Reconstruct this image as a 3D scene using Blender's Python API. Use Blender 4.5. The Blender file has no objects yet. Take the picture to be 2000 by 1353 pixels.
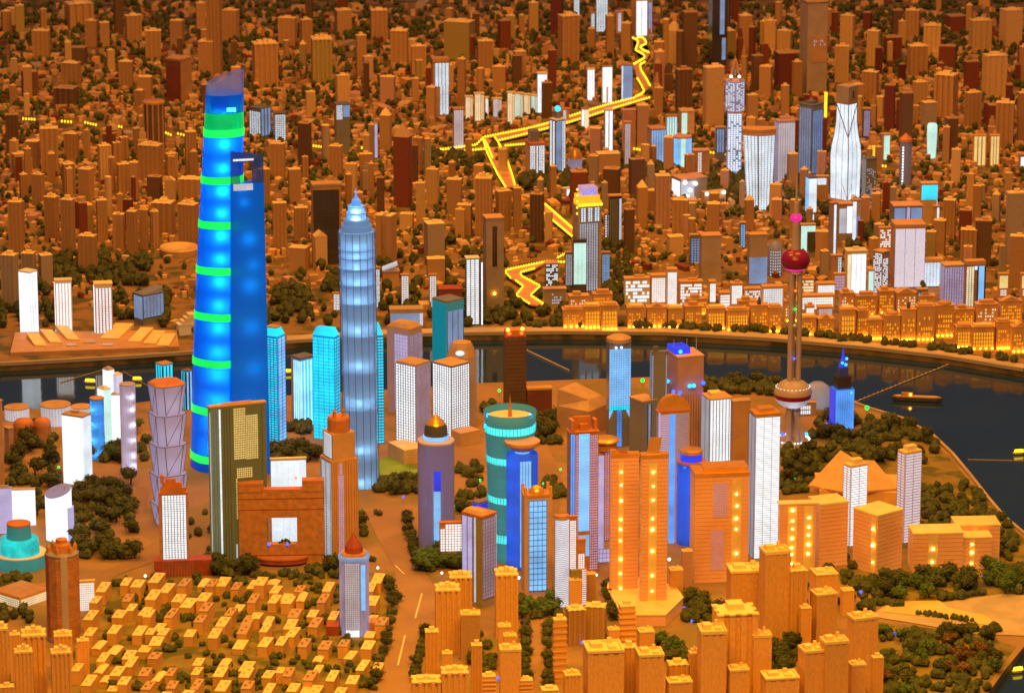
import bpy, math, random
from mathutils import Vector, noise as mnoise
random.seed(7)
R = math.radians
SC = bpy.context.scene
COL = SC.collection

# ------------------------------------------------------------------ camera
FPX, PCX, PCY, PITCH, CAMH = 7600.0, 1000.0, 676.5, R(15.0), 3.5
SP, CP = math.sin(PITCH), math.cos(PITCH)
cam = bpy.data.cameras.new('camera'); cam_ob = bpy.data.objects.new('camera', cam); COL.objects.link(cam_ob)
cam.sensor_fit = 'HORIZONTAL'; cam.sensor_width = 36.0; cam.lens = 36.0 * FPX / 2000.0
cam.clip_start = 0.5; cam.clip_end = 200.0
cam_ob.location = (0, 0, CAMH); cam_ob.rotation_euler = (R(90) - PITCH, 0, 0)
cam.dof.use_dof = True; cam.dof.focus_distance = 12.2; cam.dof.aperture_fstop = 10.0
SC.camera = cam_ob

# ------------------------------------------------------------------ hall light
W = bpy.data.worlds.new('World'); SC.world = W; W.use_nodes = True
W.node_tree.nodes['Background'].inputs[0].default_value = (0.40, 0.36, 0.62, 1)
W.node_tree.nodes['Background'].inputs[1].default_value = 0.125

def hall_lamp(loc, target, sx, sy, power, col, spread=180):
    l = bpy.data.lights.new('hall_lamp', 'AREA'); l.shape = 'RECTANGLE'; l.size = sx; l.size_y = sy
    l.energy = power; l.color = col; l.spread = R(spread)
    o = bpy.data.objects.new('hall_lamp', l); COL.objects.link(o); o.location = loc
    o.rotation_euler = (Vector(target) - Vector(loc)).to_track_quat('-Z', 'Y').to_euler()
    return o
AMBER = (1.0, 0.40, 0.055)
hall_lamp((0.2, 7.6, 3.9), (0.2, 9.5, 0), 3.2, 0.5, 102, (1.0, 0.45, 0.012), 110)
hall_lamp((0.0, 8.6, 6.2), (0.0, 11.4, 0), 3.0, 0.7, 100, (1.0, 0.41, 0.045))
hall_lamp((-1.8, 12.2, 6.2), (-1.4, 13.6, 0), 2.4, 0.8, 170, (1.0, 0.41, 0.035))
hall_lamp((1.9, 12.6, 6.2), (1.8, 14.4, 0), 2.4, 0.8, 215, (1.0, 0.38, 0.03))
hall_lamp((0.0, 15.6, 6.2), (0, 16.6, 0), 5.0, 0.9, 275, (1.0, 0.36, 0.03))

vs = SC.view_settings
vs.view_transform = 'Standard'; vs.look = 'None'; vs.exposure = 0.0; vs.gamma = 1.0; vs.use_curve_mapping = False
SC.render.engine = 'CYCLES'
SC.cycles.use_denoising = True
SC.cycles.max_bounces = 6; SC.cycles.diffuse_bounces = 3; SC.cycles.glossy_bounces = 3
SC.cycles.transmission_bounces = 4; SC.cycles.transparent_max_bounces = 6
SC.cycles.sample_clamp_indirect = 4.0
SC.cycles.use_light_tree = True

# ------------------------------------------------------------------ pixel helpers (photo is 2000 x 1353)
def G(x, y, z=0.0):
    a = (x - PCX) / FPX; b = (PCY - y) / FPX
    dy = CP + b * SP; dz = -SP + b * CP
    t = (z - CAMH) / dz
    return Vector((a * t, dy * t, z))
def PPM(p):
    return FPX / (p[1] * CP - (p[2] - CAMH) * SP)
def ZTOP(p, ytop):
    k = (PCY - ytop) / FPX; Y = p[1]
    return CAMH + (k * Y * CP - Y * SP) / (CP + k * SP)
def PROJ(p):
    s = PPM(p)
    return PCX + p[0] * s, PCY - (p[1] * SP + (p[2] - CAMH) * CP) * s

# ------------------------------------------------------------------ materials
MATS = {}
def nmat(name):
    m = bpy.data.materials.new(name); m.use_nodes = True; MATS[name] = m
    return m, m.node_tree, m.node_tree.nodes['Principled BSDF']
def noise_col(nt, c1, c2, scale, coord='Object', rnd=0.0, detail=4.0):
    tc = nt.nodes.new('ShaderNodeTexCoord'); nz = nt.nodes.new('ShaderNodeTexNoise')
    nz.inputs['Scale'].default_value = scale; nz.inputs['Detail'].default_value = detail
    nt.links.new(tc.outputs[coord], nz.inputs['Vector'])
    mr = nt.nodes.new('ShaderNodeMapRange'); mr.inputs[1].default_value = .3; mr.inputs[2].default_value = .7
    nt.links.new(nz.outputs['Fac'], mr.inputs[0])
    mx = nt.nodes.new('ShaderNodeMix'); mx.data_type = 'RGBA'
    mx.inputs[6].default_value = (*c1, 1); mx.inputs[7].default_value = (*c2, 1)
    nt.links.new(mr.outputs[0], mx.inputs[0])
    out = mx.outputs[2]
    if rnd:
        oi = nt.nodes.new('ShaderNodeObjectInfo'); hs = nt.nodes.new('ShaderNodeHueSaturation')
        m2 = nt.nodes.new('ShaderNodeMapRange'); m2.inputs[3].default_value = 1 - rnd; m2.inputs[4].default_value = 1 + rnd
        nt.links.new(oi.outputs['Random'], m2.inputs[0]); nt.links.new(m2.outputs[0], hs.inputs['Value'])
        nt.links.new(out, hs.inputs['Color']); out = hs.outputs['Color']
    return out
def paint(name, c, rough=.6, var=.12, scale=25.0, rnd=0.0, bump=0.0, coord='Object'):
    m, nt, b = nmat(name)
    c1 = tuple(x * (1 - var) for x in c); c2 = tuple(min(1, x * (1 + var)) for x in c)
    nt.links.new(noise_col(nt, c1, c2, scale, coord, rnd), b.inputs['Base Color'])
    b.inputs['Roughness'].default_value = rough
    if bump:
        nz = nt.nodes.new('ShaderNodeTexNoise'); nz.inputs['Scale'].default_value = 260
        bp = nt.nodes.new('ShaderNodeBump'); bp.inputs['Strength'].default_value = bump; bp.inputs['Distance'].default_value = .002
        tc = nt.nodes.new('ShaderNodeTexCoord'); nt.links.new(tc.outputs[coord], nz.inputs['Vector'])
        nt.links.new(nz.outputs['Fac'], bp.inputs['Height']); nt.links.new(bp.outputs[0], b.inputs['Normal'])
    return m
def lit(name, c, strength=1.0, var=.25, scale=14.0):
    """an acrylic panel lit from within: noise in the emission stands in for uneven tubes"""
    m, nt, b = nmat(name)
    b.inputs['Base Color'].default_value = (*[x * (.22 if strength > .2 else .72) for x in c], 1); b.inputs['Roughness'].default_value = .35
    tc = nt.nodes.new('ShaderNodeTexCoord'); nz = nt.nodes.new('ShaderNodeTexNoise'); nz.inputs['Scale'].default_value = scale
    nz.inputs['Detail'].default_value = 2
    nt.links.new(tc.outputs['Object'], nz.inputs['Vector'])
    mr = nt.nodes.new('ShaderNodeMapRange'); mr.inputs[1].default_value = .25; mr.inputs[2].default_value = .75
    mr.inputs[3].default_value = strength * (1 - var); mr.inputs[4].default_value = strength * (1 + var)
    n2 = nt.nodes.new('ShaderNodeTexNoise'); n2.inputs['Scale'].default_value = 130; n2.inputs['Detail'].default_value = 1; nt.links.new(tc.outputs['Object'], n2.inputs['Vector'])
    m2 = nt.nodes.new('ShaderNodeMapRange'); m2.inputs[1].default_value = .3; m2.inputs[2].default_value = .7; m2.inputs[3].default_value = .92; m2.inputs[4].default_value = 1.07
    mu = nt.nodes.new('ShaderNodeMath'); mu.operation = 'MULTIPLY'; nt.links.new(n2.outputs['Fac'], m2.inputs[0])
    nt.links.new(nz.outputs['Fac'], mr.inputs[0]); nt.links.new(mr.outputs[0], mu.inputs[0]); nt.links.new(m2.outputs[0], mu.inputs[1]); nt.links.new(mu.outputs[0], b.inputs['Emission Strength'])
    b.inputs['Emission Color'].default_value = (*c, 1)
    return m
def shell(name, c, glow=0.0, fac=.55, rough=.25, gc=None, clear=0.0):
    """thin translucent acrylic: lamps inside shine through it, glow adds inner light as emission of the shell"""
    m, nt, b = nmat(name)
    b.inputs['Base Color'].default_value = (*c, 1); b.inputs['Roughness'].default_value = rough
    if glow:
        b.inputs['Emission Color'].default_value = (*(gc or c), 1); b.inputs['Emission Strength'].default_value = glow
    t = nt.nodes.new('ShaderNodeBsdfTranslucent'); t.inputs[0].default_value = (*c, 1)
    mx = nt.nodes.new('ShaderNodeMixShader'); mx.inputs[0].default_value = fac
    out = nt.nodes['Material Output']
    nt.links.new(b.outputs[0], mx.inputs[1]); nt.links.new(t.outputs[0], mx.inputs[2]); nt.links.new(mx.outputs[0], out.inputs[0])
    if clear:
        tr = nt.nodes.new('ShaderNodeBsdfTransparent'); m2 = nt.nodes.new('ShaderNodeMixShader'); m2.inputs[0].default_value = clear
        nt.links.new(mx.outputs[0], m2.inputs[1]); nt.links.new(tr.outputs[0], m2.inputs[2]); nt.links.new(m2.outputs[0], out.inputs[0])
    return m
def M(n): return MATS[n]

# painted model parts, the glowing amber wall aside (base colours as under white light)
GEN = {'o': (.62, .42, .24), 'b': (.47, .28, .16), 'd': (.15, .085, .06), 'r': (.21, .055, .04), 'g': (.40, .33, .32),
       'p': (.56, .34, .32), 'l': (.40, .32, .13), 'm': (.15, .032, .045), 'n': (.76, .43, .18)}
GENWORD = {'o': 'tan', 'b': 'brown', 'd': 'dark brown', 'r': 'dark red', 'g': 'grey brown', 'p': 'pinkish', 'l': 'olive', 'm': 'maroon', 'n': 'amber'}
for k, c in GEN.items(): paint('wall_' + k, c, .65, .14, 18, .12)
paint('roof_pale', (.86, .66, .36), .7, .12, 30, .08)
paint('roof_brown', (.48, .31, .20), .7, .15, 30)
paint('cream', (.75, .68, .58), .6, .08); paint('brick', (.50, .23, .10), .7, .22, 60, 0, .2)
paint('brick_dark', (.36, .07, .05), .6, .2, 40); paint('terracotta', (.55, .20, .08), .55, .15, 30)
paint('wood', (.60, .36, .18), .6, .12, 20); paint('dark_frame', (.055, .05, .06), .5, .1); paint('grey_frame', (.15, .17, .25), .5, .1)
paint('olive_wall', (.30, .27, .09), .45, .12, 10); paint('gold_leaf', (.85, .45, .10), .28, .1, 40); MATS['gold_leaf'].node_tree.nodes['Principled BSDF'].inputs['Metallic'].default_value = .5
paint('slate', (.09, .085, .085), .45, .15); paint('grey_glass', (.22, .24, .30), .18, .12, 8); paint('lav_wall', (.52, .45, .60), .4, .1, 10)
paint('dark_glass', (.06, .055, .085), .15, .2, 8); paint('purple_glass', (.32, .28, .40), .25, .12, 8)
lit('amber_glow_wall', (1.0, .43, .10), .17, .35, 9); paint('blue_paint', (.05, .10, .60), .3, .1)  # the amber wall itself emits, standing in for light of bulbs inside
paint('concrete', (.42, .33, .27), .8, .15, 20, 0, .2, 'Generated'); paint('steel', (.5, .5, .52), .3, .1)
paint('magenta_ball', (.26, .012, .09), .25, .1); paint('white_paint', (.8, .8, .8), .5, .06); paint('pearl_shaft', (.50, .40, .40), .4, .08)
paint('ramp_deck', (.62, .33, .26), .7, .12, 20); paint('green_lens', (.02, .3, .05), .3)
# lit panels
lit('l_white', (.90, .95, 1.0), 1.12, .14); lit('l_cool', (.78, .90, 1.0), .95); lit('l_cyan', (.02, .72, 1.0), 1.1, .3); lit('l_mint', (.62, 1.0, .90), .85, .15)
lit('l_blue', (.10, .35, 1.0), 1.0, .35); lit('l_deep', (.03, .06, .95), .8, .4); lit('l_sky', (.22, .55, 1.0), .95, .3); lit('l_lav', (.62, .58, 1.0), .62, .25)
lit('l_dimlav', (.50, .43, .66), .38, .3); lit('l_cream', (1.0, .86, .55), .85); lit('l_gold', (1.0, .80, .28), .75, .2); lit('l_amber', (1.0, .42, .02), 1.0, .35)
lit('l_pink', (.85, .55, .85), .5, .2); lit('l_teal', (.02, .65, .65), .8, .5, 25); lit('l_pale', (.86, .78, .90), .72, .08, 5)
lit('l_greyblue', (.28, .42, .72), .58, .3); lit('l_ash', (.75, .80, .95), .58, .25)
lit('k_yellow', (1.0, .66, .02), 2.2, .1); lit('k_warm', (1.0, .58, .12), 17.0, .1); lit('k_white', (.9, 1.0, 1.0), 4.0, .1); lit('k_green', (.0, 1.0, .08), 2.6, .1)
lit('k_blue', (.02, .10, 1.0), 3.0, .1); lit('k_sky', (.02, .40, 1.0), 3.0, .1); lit('k_red', (1.0, .10, .01), 4.0, .1); lit('k_magenta', (.85, .02, .30), 1.0, .2); lit('k_orange', (1.0, .36, .02), 20.0, .1)
lit('lamp_cyan', (.2, 1.0, .9), 120.0, .05); lit('tube_cyan', (.05, .8, 1.0), 3.0, .05); lit('l_zone', (.0, .85, .22), .62, .3, 12); lit('lamp_white', (.75, .95, 1.0), 42.0, .05); lit('lamp_blue', (.15, .45, 1.0), 30.0, .05); lit('lamp_navy', (.1, .7, 1.0), 4.0, .05); lit('lamp_dim', (.75, .85, 1.0), 9.0, .05); lit('l_olive', (.30, .27, .07), .22, .2, 6); lit('l_sage', (.34, .42, .24), .26, .2, 6); lit('lamp_green', (.02, 1.0, .1), 160.0, .05)
lit('band_green', (.01, 1.0, .12), 1.0, .25, 8); lit('lamp_teal', (.1, 1.0, .9), 14.0, .05); lit('band_teal', (.08, .95, .95), 1.1, .25)
shell('s_blue', (.004, .10, .52), .95, gc=(.0, .045, .72)); shell('s_navy', (.008, .20, .55), .62, gc=(.0, .155, .80)); shell('s_jin', (.25, .50, .80), .36); shell('s_teal', (.09, .42, .45), .42)
shell('s_royal', (.06, .22, 1.0), .22); shell('s_violet', (.32, .31, .52), .16); shell('s_sky', (.08, .42, 1.0), .25); shell('s_grey', (.45, .48, .62), .06); shell('s_top', (.24, .24, .60), .34, .5, gc=(.24, .20, .75), clear=.4); shell('s_crown', (.05, .12, .34), .20, .5, gc=(.03, .12, .45), clear=.3)
shell('s_lav', (.54, .50, .68), .40); shell('s_cyan', (.02, .60, .85), .30); shell('s_white', (.85, .88, .95), .25)
# greenery
def leafmat(name, c1, c2):
    m, nt, b = nmat(name)
    nt.links.new(noise_col(nt, c1, c2, 60, 'Object', .30), b.inputs['Base Color']); b.inputs['Roughness'].default_value = .8
leafmat('leaf_dark', (.028, .042, .016), (.095, .115, .04)); leafmat('leaf_green', (.035, .085, .018), (.11, .19, .045)); leafmat('leaf_brown', (.09, .05, .02), (.22, .11, .04))
leafmat('leaf_far', (.045, .07, .014), (.11, .15, .03))
paint('bark', (.10, .06, .04), .9)

# ------------------------------------------------------------------ mesh builder
class MB:
    def __init__(s): s.v = []; s.f = []
    def add(s, vs, fs):
        o = len(s.v); s.v += [tuple(v) for v in vs]; s.f += [tuple(i + o for i in f) for f in fs]
    def box(s, x0, x1, y0, y1, z0, z1):
        s.add([(x0, y0, z0), (x1, y0, z0), (x1, y1, z0), (x0, y1, z0), (x0, y0, z1), (x1, y0, z1), (x1, y1, z1), (x0, y1, z1)],
              [(0, 3, 2, 1), (4, 5, 6, 7), (0, 1, 5, 4), (1, 2, 6, 5), (2, 3, 7, 6), (3, 0, 4, 7)])
        return s
    def loft(s, rings, cap0=True, cap1=True):
        n = len(rings[0]); vs = [p for r in rings for p in r]; fs = []
        for i in range(len(rings) - 1):
            for j in range(n):
                k = (j + 1) % n
                fs.append((i * n + j, i * n + k, (i + 1) * n + k, (i + 1) * n + j))
        if cap0: fs.append(tuple(reversed(range(n))))
        if cap1: fs.append(tuple(range((len(rings) - 1) * n, len(rings) * n)))
        s.add(vs, fs); return s
    def prism(s, poly, z0, z1, k=1.0):
        return s.loft([[(x, y, z0) for x, y in poly], [(x * k, y * k, z1) for x, y in poly]])
    def lathe(s, prof, n=24, cx=0, cy=0, sq=0.0, ph=0.0, ex=1.0, caps=True):
        rings = []
        for r, z in prof:
            ring = []
            for i in range(n):
                a = 2 * math.pi * i / n + ph
                c, q = math.cos(a), math.sin(a)
                m = 1.0
                if sq: m = 1.0 / max(abs(c), abs(q)) * sq + (1 - sq)
                ring.append((cx + r * c * m, cy + r * q * m * ex, z))
            rings.append(ring)
        return s.loft(rings, caps, caps)
    def ball(s, c, r, n=10, rz=None):
        rz = rz or r; m = max(4, n // 2)
        return s.lathe([(max(1e-5, r * math.sin(math.pi * i / m)), c[2] - rz * math.cos(math.pi * i / m)) for i in range(m + 1)], n, c[0], c[1])
    def bar(s, a, b, t):
        a = Vector(a); b = Vector(b); d = (b - a).normalized()
        u = d.cross(Vector((0, 0, 1)));
        if u.length < 1e-4: u = Vector((1, 0, 0))
        u.normalize(); w = d.cross(u)
        r = []
        for p in (a, b): r.append([tuple(p + u * x * t + w * y * t) for x, y in ((-1, -1), (1, -1), (1, 1), (-1, 1))])
        return s.loft(r)
    def mesh(s, name, mat, smooth=False):
        me = bpy.data.meshes.new(name); me.from_pydata(s.v, [], s.f)
        me.materials.append(M(mat) if isinstance(mat, str) else mat)
        if smooth:
            me.polygons.foreach_set('use_smooth', [True] * len(me.polygons)); me.set_sharp_from_angle(angle=R(38))
        me.validate(); me.update(); return me
    def build(s, name, mat, parent=None, smooth=False, kind=None, label=None):
        o = bpy.data.objects.new(name, s.mesh(name, mat, smooth)); COL.objects.link(o)
        if parent is not None: o.parent = parent
        if kind: o['kind'] = kind
        if label: o['label'] = label
        return o

HEROES = []      # (ref phrase, px x, px base y)
FOOT = []        # footprints (x, y, r)
def tag(o, label, cat, group=None):
    o['label'] = label; o['category'] = cat
    if group: o['group'] = group
    return o
def empty(name, loc, rz=0):
    o = bpy.data.objects.new(name, None); COL.objects.link(o); o.location = loc; o.rotation_euler = (0, 0, rz); o.empty_display_size = .05
    return o

class T:
    """a tower: an Empty at its base and the parts under it; local -Y is the face right of the near corner, -X the one left of it"""
    def __init__(t, name, label, xl, xc, xr, yt, yb, th=30.0, dep=None, ref=None, cat='tower', group=None):
        p = G(xc, yb); s = PPM(p); a = R(th)
        t.s = s
        w = (xr - xc) / s / math.cos(a) if xr - xc > .5 else (dep or 30) / s
        d = (xc - xl) / s / math.sin(a) if xc - xl > .5 else (dep or (xr - xl)) / s
        t.w, t.d = w, d
        u = Vector((math.cos(a), math.sin(a), 0)); v = Vector((-math.sin(a), math.cos(a), 0))
        c = p + u * w / 2 + v * d / 2
        t.h = ZTOP(p, yt); t.yb, t.yt = yb, yt
        t.root = empty(name, c, a)
        tag(t.root, label, cat, group)
        FOOT.append((c.x, c.y, .5 * math.hypot(w, d)))
        if ref: HEROES.append((ref, (xl + xr) / 2, yb))
    def z(t, y): return t.h * (t.yb - y) / (t.yb - t.yt)
    def px(t, n): return n / t.s
    def body(t, mat, z0=0, z1=None, name='body', ins=0.0, k=1.0):
        x, y = t.w / 2 - ins, t.d / 2 - ins
        return MB().prism([(-x, -y), (x, -y), (x, y), (-x, y)], z0, t.h if z1 is None else z1, k).build(name, mat, t.root)
    def ribs(t, mat, n=6, m=4, dp=.1, z1=None, name='body'):
        return MB().prism(ribpoly(t.w, t.d, n, m, dp * min(t.w, t.d)), 0, t.h if z1 is None else z1).build(name, mat, t.root)
    def roof(t, mat='roof_pale', th=2.0, over=1.5, name='roof', z=None, block=None, bmat=None):
        e = over / t.s; z = t.h if z is None else z
        o = MB().box(-t.w / 2 - e, t.w / 2 + e, -t.d / 2 - e, t.d / 2 + e, z, z + th / t.s).build(name, mat, t.root)
        if block:
            for (x, y, w, d, h) in block:
                MB().box((x - w / 2) * t.w, (x + w / 2) * t.w, (y - d / 2) * t.d, (y + d / 2) * t.d, z + th / t.s, z + (th + h) / t.s).build('roof_block', bmat or mat, o)
        return o
    def face(t, f, u0, u1, v0, v1, o0, o1, mb):
        z0, z1 = v0 * t.h, v1 * t.h
        if f == 'R': mb.box((u0 - .5) * t.w, (u1 - .5) * t.w, -t.d / 2 - o1, -t.d / 2 - o0, z0, z1)
        else: mb.box(-t.w / 2 - o1, -t.w / 2 - o0, (.5 - u1) * t.d, (.5 - u0) * t.d, z0, z1)   # u runs left to right as seen
    def panel(t, f, u0, u1, v0, v1, mat, nx=0, ny=0, bx=.2, by=.22, bar='dark_frame', name='lit_panel'):
        mb = MB(); t.face(f, u0, u1, v0, v1, -.0004, .0012, mb)
        o = mb.build(name, mat, t.root)
        if nx or ny:
            g = MB()
            if nx:
                du = (u1 - u0) / nx
                for i in range(nx + 1):
                    c = u0 + i * du; t.face(f, c - du * bx / 2, c + du * bx / 2, v0, v1, .0012, .0024, g)
            if ny:
                dv = (v1 - v0) / ny
                for i in range(ny + 1):
                    c = v0 + i * dv; t.face(f, u0, u1, c - dv * by / 2, c + dv * by / 2, .0012, .0021, g)
            g.build('window_bars', bar, o, kind='stuff')
        return o
    def dots(t, f, u0, u1, v0, v1, nx, ny, mat, fx=.6, fy=.55, keep=1.0):
        g = MB(); du = (u1 - u0) / nx; dv = (v1 - v0) / ny
        for i in range(nx):
            for j in range(ny):
                if keep < 1 and random.random() > keep: continue
                a = u0 + (i + .5) * du; b = v0 + (j + .5) * dv
                t.face(f, a - du * fx / 2, a + du * fx / 2, b - dv * fy / 2, b + dv * fy / 2, -.0003, .0012, g)
        if g.v: return g.build('windows', mat, t.root, kind='stuff')
    def bulb(t, f, u, v, r, mat='k_warm', name='bulb'):
        r = r / t.s
        if f == 'R': c = ((u - .5) * t.w, -t.d / 2 - r * 1.5, v * t.h)
        else: c = (-t.w / 2 - r * 1.5, (.5 - u) * t.d, v * t.h)
        return MB().ball(c, r, 8).build(name, mat, t.root, True)
    def lamp(t, x, y, z, r, mat='lamp_white', rz=None):
        return MB().ball((x * t.w / 2, y * t.d / 2, z * t.h), r / t.s, 10, (rz or r) / t.s).build('lamp', mat, t.root, True)

def ribpoly(w, d, n, m, dp):
    """rectangle w x d whose sides step in and out"""
    pts = []
    def side(x0, y0, x1, y1, nx, ny, k):
        k = max(1, k | 1)
        for i in range(k):
            a, b = i / k, (i + 1) / k
            o = dp if i % 2 else 0.0
            for q in (a, b): pts.append((x0 + (x1 - x0) * q - nx * o, y0 + (y1 - y0) * q - ny * o))
    x, y = w / 2, d / 2
    side(-x, -y, x, -y, 0, -1, n); side(x, -y, x, y, 1, 0, m); side(x, y, -x, y, 0, 1, n); side(-x, y, -x, -y, -1, 0, m)
    out = []
    for p in pts:
        if not out or (abs(p[0] - out[-1][0]) + abs(p[1] - out[-1][1])) > 1e-7: out.append(p)
    return out

class RT(T):
    """a round or many-sided tower"""
    def __init__(t, name, label, x, wpx, yt, yb, th=0, ref=None, cat='tower', group=None):
        p0 = G(x, yb); s = PPM(p0); r = wpx / 2 / s
        p = p0 + Vector((0, r * .8, 0))
        t.s, t.r, t.w, t.d = s, r, 2 * r, 2 * r
        t.h = ZTOP(p0, yt); t.yb, t.yt = yb, yt
        t.root = empty(name, p, R(th)); tag(t.root, label, cat, group)
        FOOT.append((p.x, p.y, r))
        if ref: HEROES.append((ref, x, yb))
    def lathe(t, name, mat, prof, n=28, smooth=True, parent=None, sq=0, ph=0, ex=1.0):
        """prof in (share of radius, photo row)"""
        return MB().lathe([(max(1e-5, r * t.r), t.z(y)) for r, y in prof], n, 0, 0, sq, ph, ex).build(name, mat, parent or t.root, smooth)
# ------------------------------------------------------------------ ground, river, roads
def sheet(name, pts, z, mat, skirt=0.0, kind='structure'):
    v = [(p.x, p.y, z) for p in pts]; mb = MB()
    if skirt: mb.loft([[(x, y, z - skirt) for x, y, _ in v], v], False, True)
    else: mb.add(v, [tuple(range(len(v)))])
    o = mb.build(name, mat); o['kind'] = kind
    return o
def P(*px): return [G(x, y) for x, y in px]

m, nt, b = nmat('water')
nt.links.new(noise_col(nt, (.010, .030, .09), (.018, .044, .12), 3.0), b.inputs['Base Color'])
b.inputs['Roughness'].default_value = .07; b.inputs['IOR'].default_value = 1.85; b.inputs['Specular Tint'].default_value = (.55, .78, 1.0, 1)
nz = nt.nodes.new('ShaderNodeTexNoise'); nz.inputs['Scale'].default_value = 9; tc = nt.nodes.new('ShaderNodeTexCoord'); nt.links.new(tc.outputs['Object'], nz.inputs['Vector'])
bp = nt.nodes.new('ShaderNodeBump'); bp.inputs['Strength'].default_value = .05; bp.inputs['Distance'].default_value = .01
nt.links.new(nz.outputs['Fac'], bp.inputs['Height']); nt.links.new(bp.outputs[0], b.inputs['Normal'])

def groundmat(name, c1, c2, c3, s1, s2):
    m, nt, b = nmat(name)
    a = noise_col(nt, c1, c2, s1, detail=6); tc = nt.nodes.new('ShaderNodeTexCoord'); nz = nt.nodes.new('ShaderNodeTexNoise'); nz.inputs['Scale'].default_value = s2
    nt.links.new(tc.outputs['Object'], nz.inputs['Vector'])
    mr = nt.nodes.new('ShaderNodeMapRange'); mr.inputs[1].default_value = .48; mr.inputs[2].default_value = .6; nt.links.new(nz.outputs['Fac'], mr.inputs[0])
    mx = nt.nodes.new('ShaderNodeMix'); mx.data_type = 'RGBA'; nt.links.new(mr.outputs[0], mx.inputs[0]); nt.links.new(a, mx.inputs[6]); mx.inputs[7].default_value = (*c3, 1)
    nt.links.new(mx.outputs[2], b.inputs['Base Color']); b.inputs['Roughness'].default_value = .85
    n2 = nt.nodes.new('ShaderNodeTexNoise'); n2.inputs['Scale'].default_value = 300; nt.links.new(tc.outputs['Object'], n2.inputs['Vector'])
    bp = nt.nodes.new('ShaderNodeBump'); bp.inputs['Strength'].default_value = .25; bp.inputs['Distance'].default_value = .002
    nt.links.new(n2.outputs['Fac'], bp.inputs['Height']); nt.links.new(bp.outputs[0], b.inputs['Normal'])
groundmat('land', (.29, .175, .10), (.37, .225, .125), (.23, .17, .07), 8, 5)
groundmat('land_far', (.20, .12, .06), (.30, .19, .10), (.08, .075, .025), 14, 9)
groundmat('turf', (.20, .15, .04), (.28, .20, .06), (.10, .10, .025), 20, 12)
groundmat('road', (.31, .18, .115), (.37, .22, .145), (.28, .165, .105), 6, 4)
groundmat('lawn', (.16, .34, .04), (.26, .42, .07), (.12, .20, .03), 18, 7)
groundmat('paving', (.48, .38, .32), (.58, .46, .38), (.44, .36, .30), 12, 8)
groundmat('sand', (.72, .55, .22), (.80, .62, .28), (.66, .48, .20), 14, 8)

NEARBANK = [(-150, 806), (0, 802), (60, 799), (180, 797), (300, 782), (380, 772), (560, 772), (760, 760), (930, 748), (1100, 742), (1300, 735), (1530, 745), (1640, 778),
            (1700, 800), (1760, 818), (1822, 852), (1860, 888), (1895, 930), (1930, 975), (1962, 1012), (2010, 1052), (2110, 1130), (2110, 1190), (2000, 1262), (1962, 1308), (1930, 1353), (1870, 1440)]
FARBANK = [(-240, 740), (0, 713), (130, 706), (250, 699), (380, 690), (560, 669), (760, 657), (930, 653), (1100, 651), (1300, 653), (1500, 664), (1600, 673), (1700, 682), (1850, 699), (2000, 724), (2250, 772)]
ocean = [Vector((-6, 8, 0)), Vector((6, 8, 0)), Vector((6, 24, 0)), Vector((-6, 24, 0))]
o = sheet('river_water', ocean, -.022, 'water')
sheet('near_ground', P(*NEARBANK) + [G(1870, 1500), G(-250, 1500)], 0, 'land', .03)
sheet('far_ground', P(*FARBANK) + [Vector((6, G(0, 700).y, 0)), Vector((6.5, 23.5, 0)), Vector((-6.5, 23.5, 0)), Vector((-6, G(0, 700).y, 0))], 0, 'land_far', .03)
def strip(name, line, w0, w1, z, mat):
    """band beside a line of photo points, w in photo rows above it"""
    return sheet(name, P(*[(x, y - w0) for x, y in line]) + P(*[(x, y - w1) for x, y in reversed(line)]), z, mat)
strip('promenade_paving', FARBANK[5:15], 1.5, 13, .0015, 'paving')
# bank parapet along the far promenade
mb = MB()
for (x0, y0), (x1, y1) in zip(FARBANK[1:14], FARBANK[2:15]):
    a, c = G(x0, y0), G(x1, y1); mb.bar((a.x, a.y, .004), (c.x, c.y, .004), .006)
o = mb.build('flood_wall', 'concrete'); tag(o, 'low grey brown flood wall running along the far river bank', 'wall')
mb = MB()
NB = NEARBANK[12:22]
for (x0, y0), (x1, y1) in zip(NB, NB[1:]):
    a, c = G(x0, y0), G(x1, y1); mb.bar((a.x, a.y, .003), (c.x, c.y, .003), .005)
o = mb.build('flood_wall', 'concrete'); tag(o, 'low kerb wall curving along the tree-covered river point', 'wall')
# roads on the near side
sheet('avenue_road', P((712, 1000), (806, 990), (800, 1040), (812, 1080), (838, 1130), (862, 1165), (850, 1230), (822, 1300), (798, 1353), (790, 1430), (690, 1430), (722, 1353), (752, 1290), (772, 1220), (782, 1170), (770, 1110), (742, 1060)), .0012, 'road')
sheet('side_road', P((-40, 1160), (100, 1135), (190, 1118), (300, 1082), (300, 1098), (230, 1122), (190, 1150), (175, 1200), (150, 1210), (150, 1150), (100, 1150), (-40, 1195)), .0014, 'road')
sheet('park_road', P((215, 1020), (262, 960), (285, 925), (300, 925), (290, 975), (262, 1040), (300, 1060), (285, 1072), (200, 1050)), .0013, 'road')
sheet('lane_road', P((1036, 1204), (1062, 1204), (1066, 1360), (1036, 1360)), .0013, 'road')
sheet('plaza_paving', P((880, 850), (1060, 850), (1100, 940), (1090, 1010), (900, 1000), (868, 930)), .0016, 'road')
sheet('garden_turf', P((205, 1130), (640, 1118), (770, 1120), (765, 1200), (735, 1300), (690, 1430), (60, 1430), (150, 1260)), .001, 'turf')
sheet('lawn', P((735, 898), (760, 893), (800, 905), (822, 915), (824, 940), (790, 946), (735, 925)), .0018, 'lawn')
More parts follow.
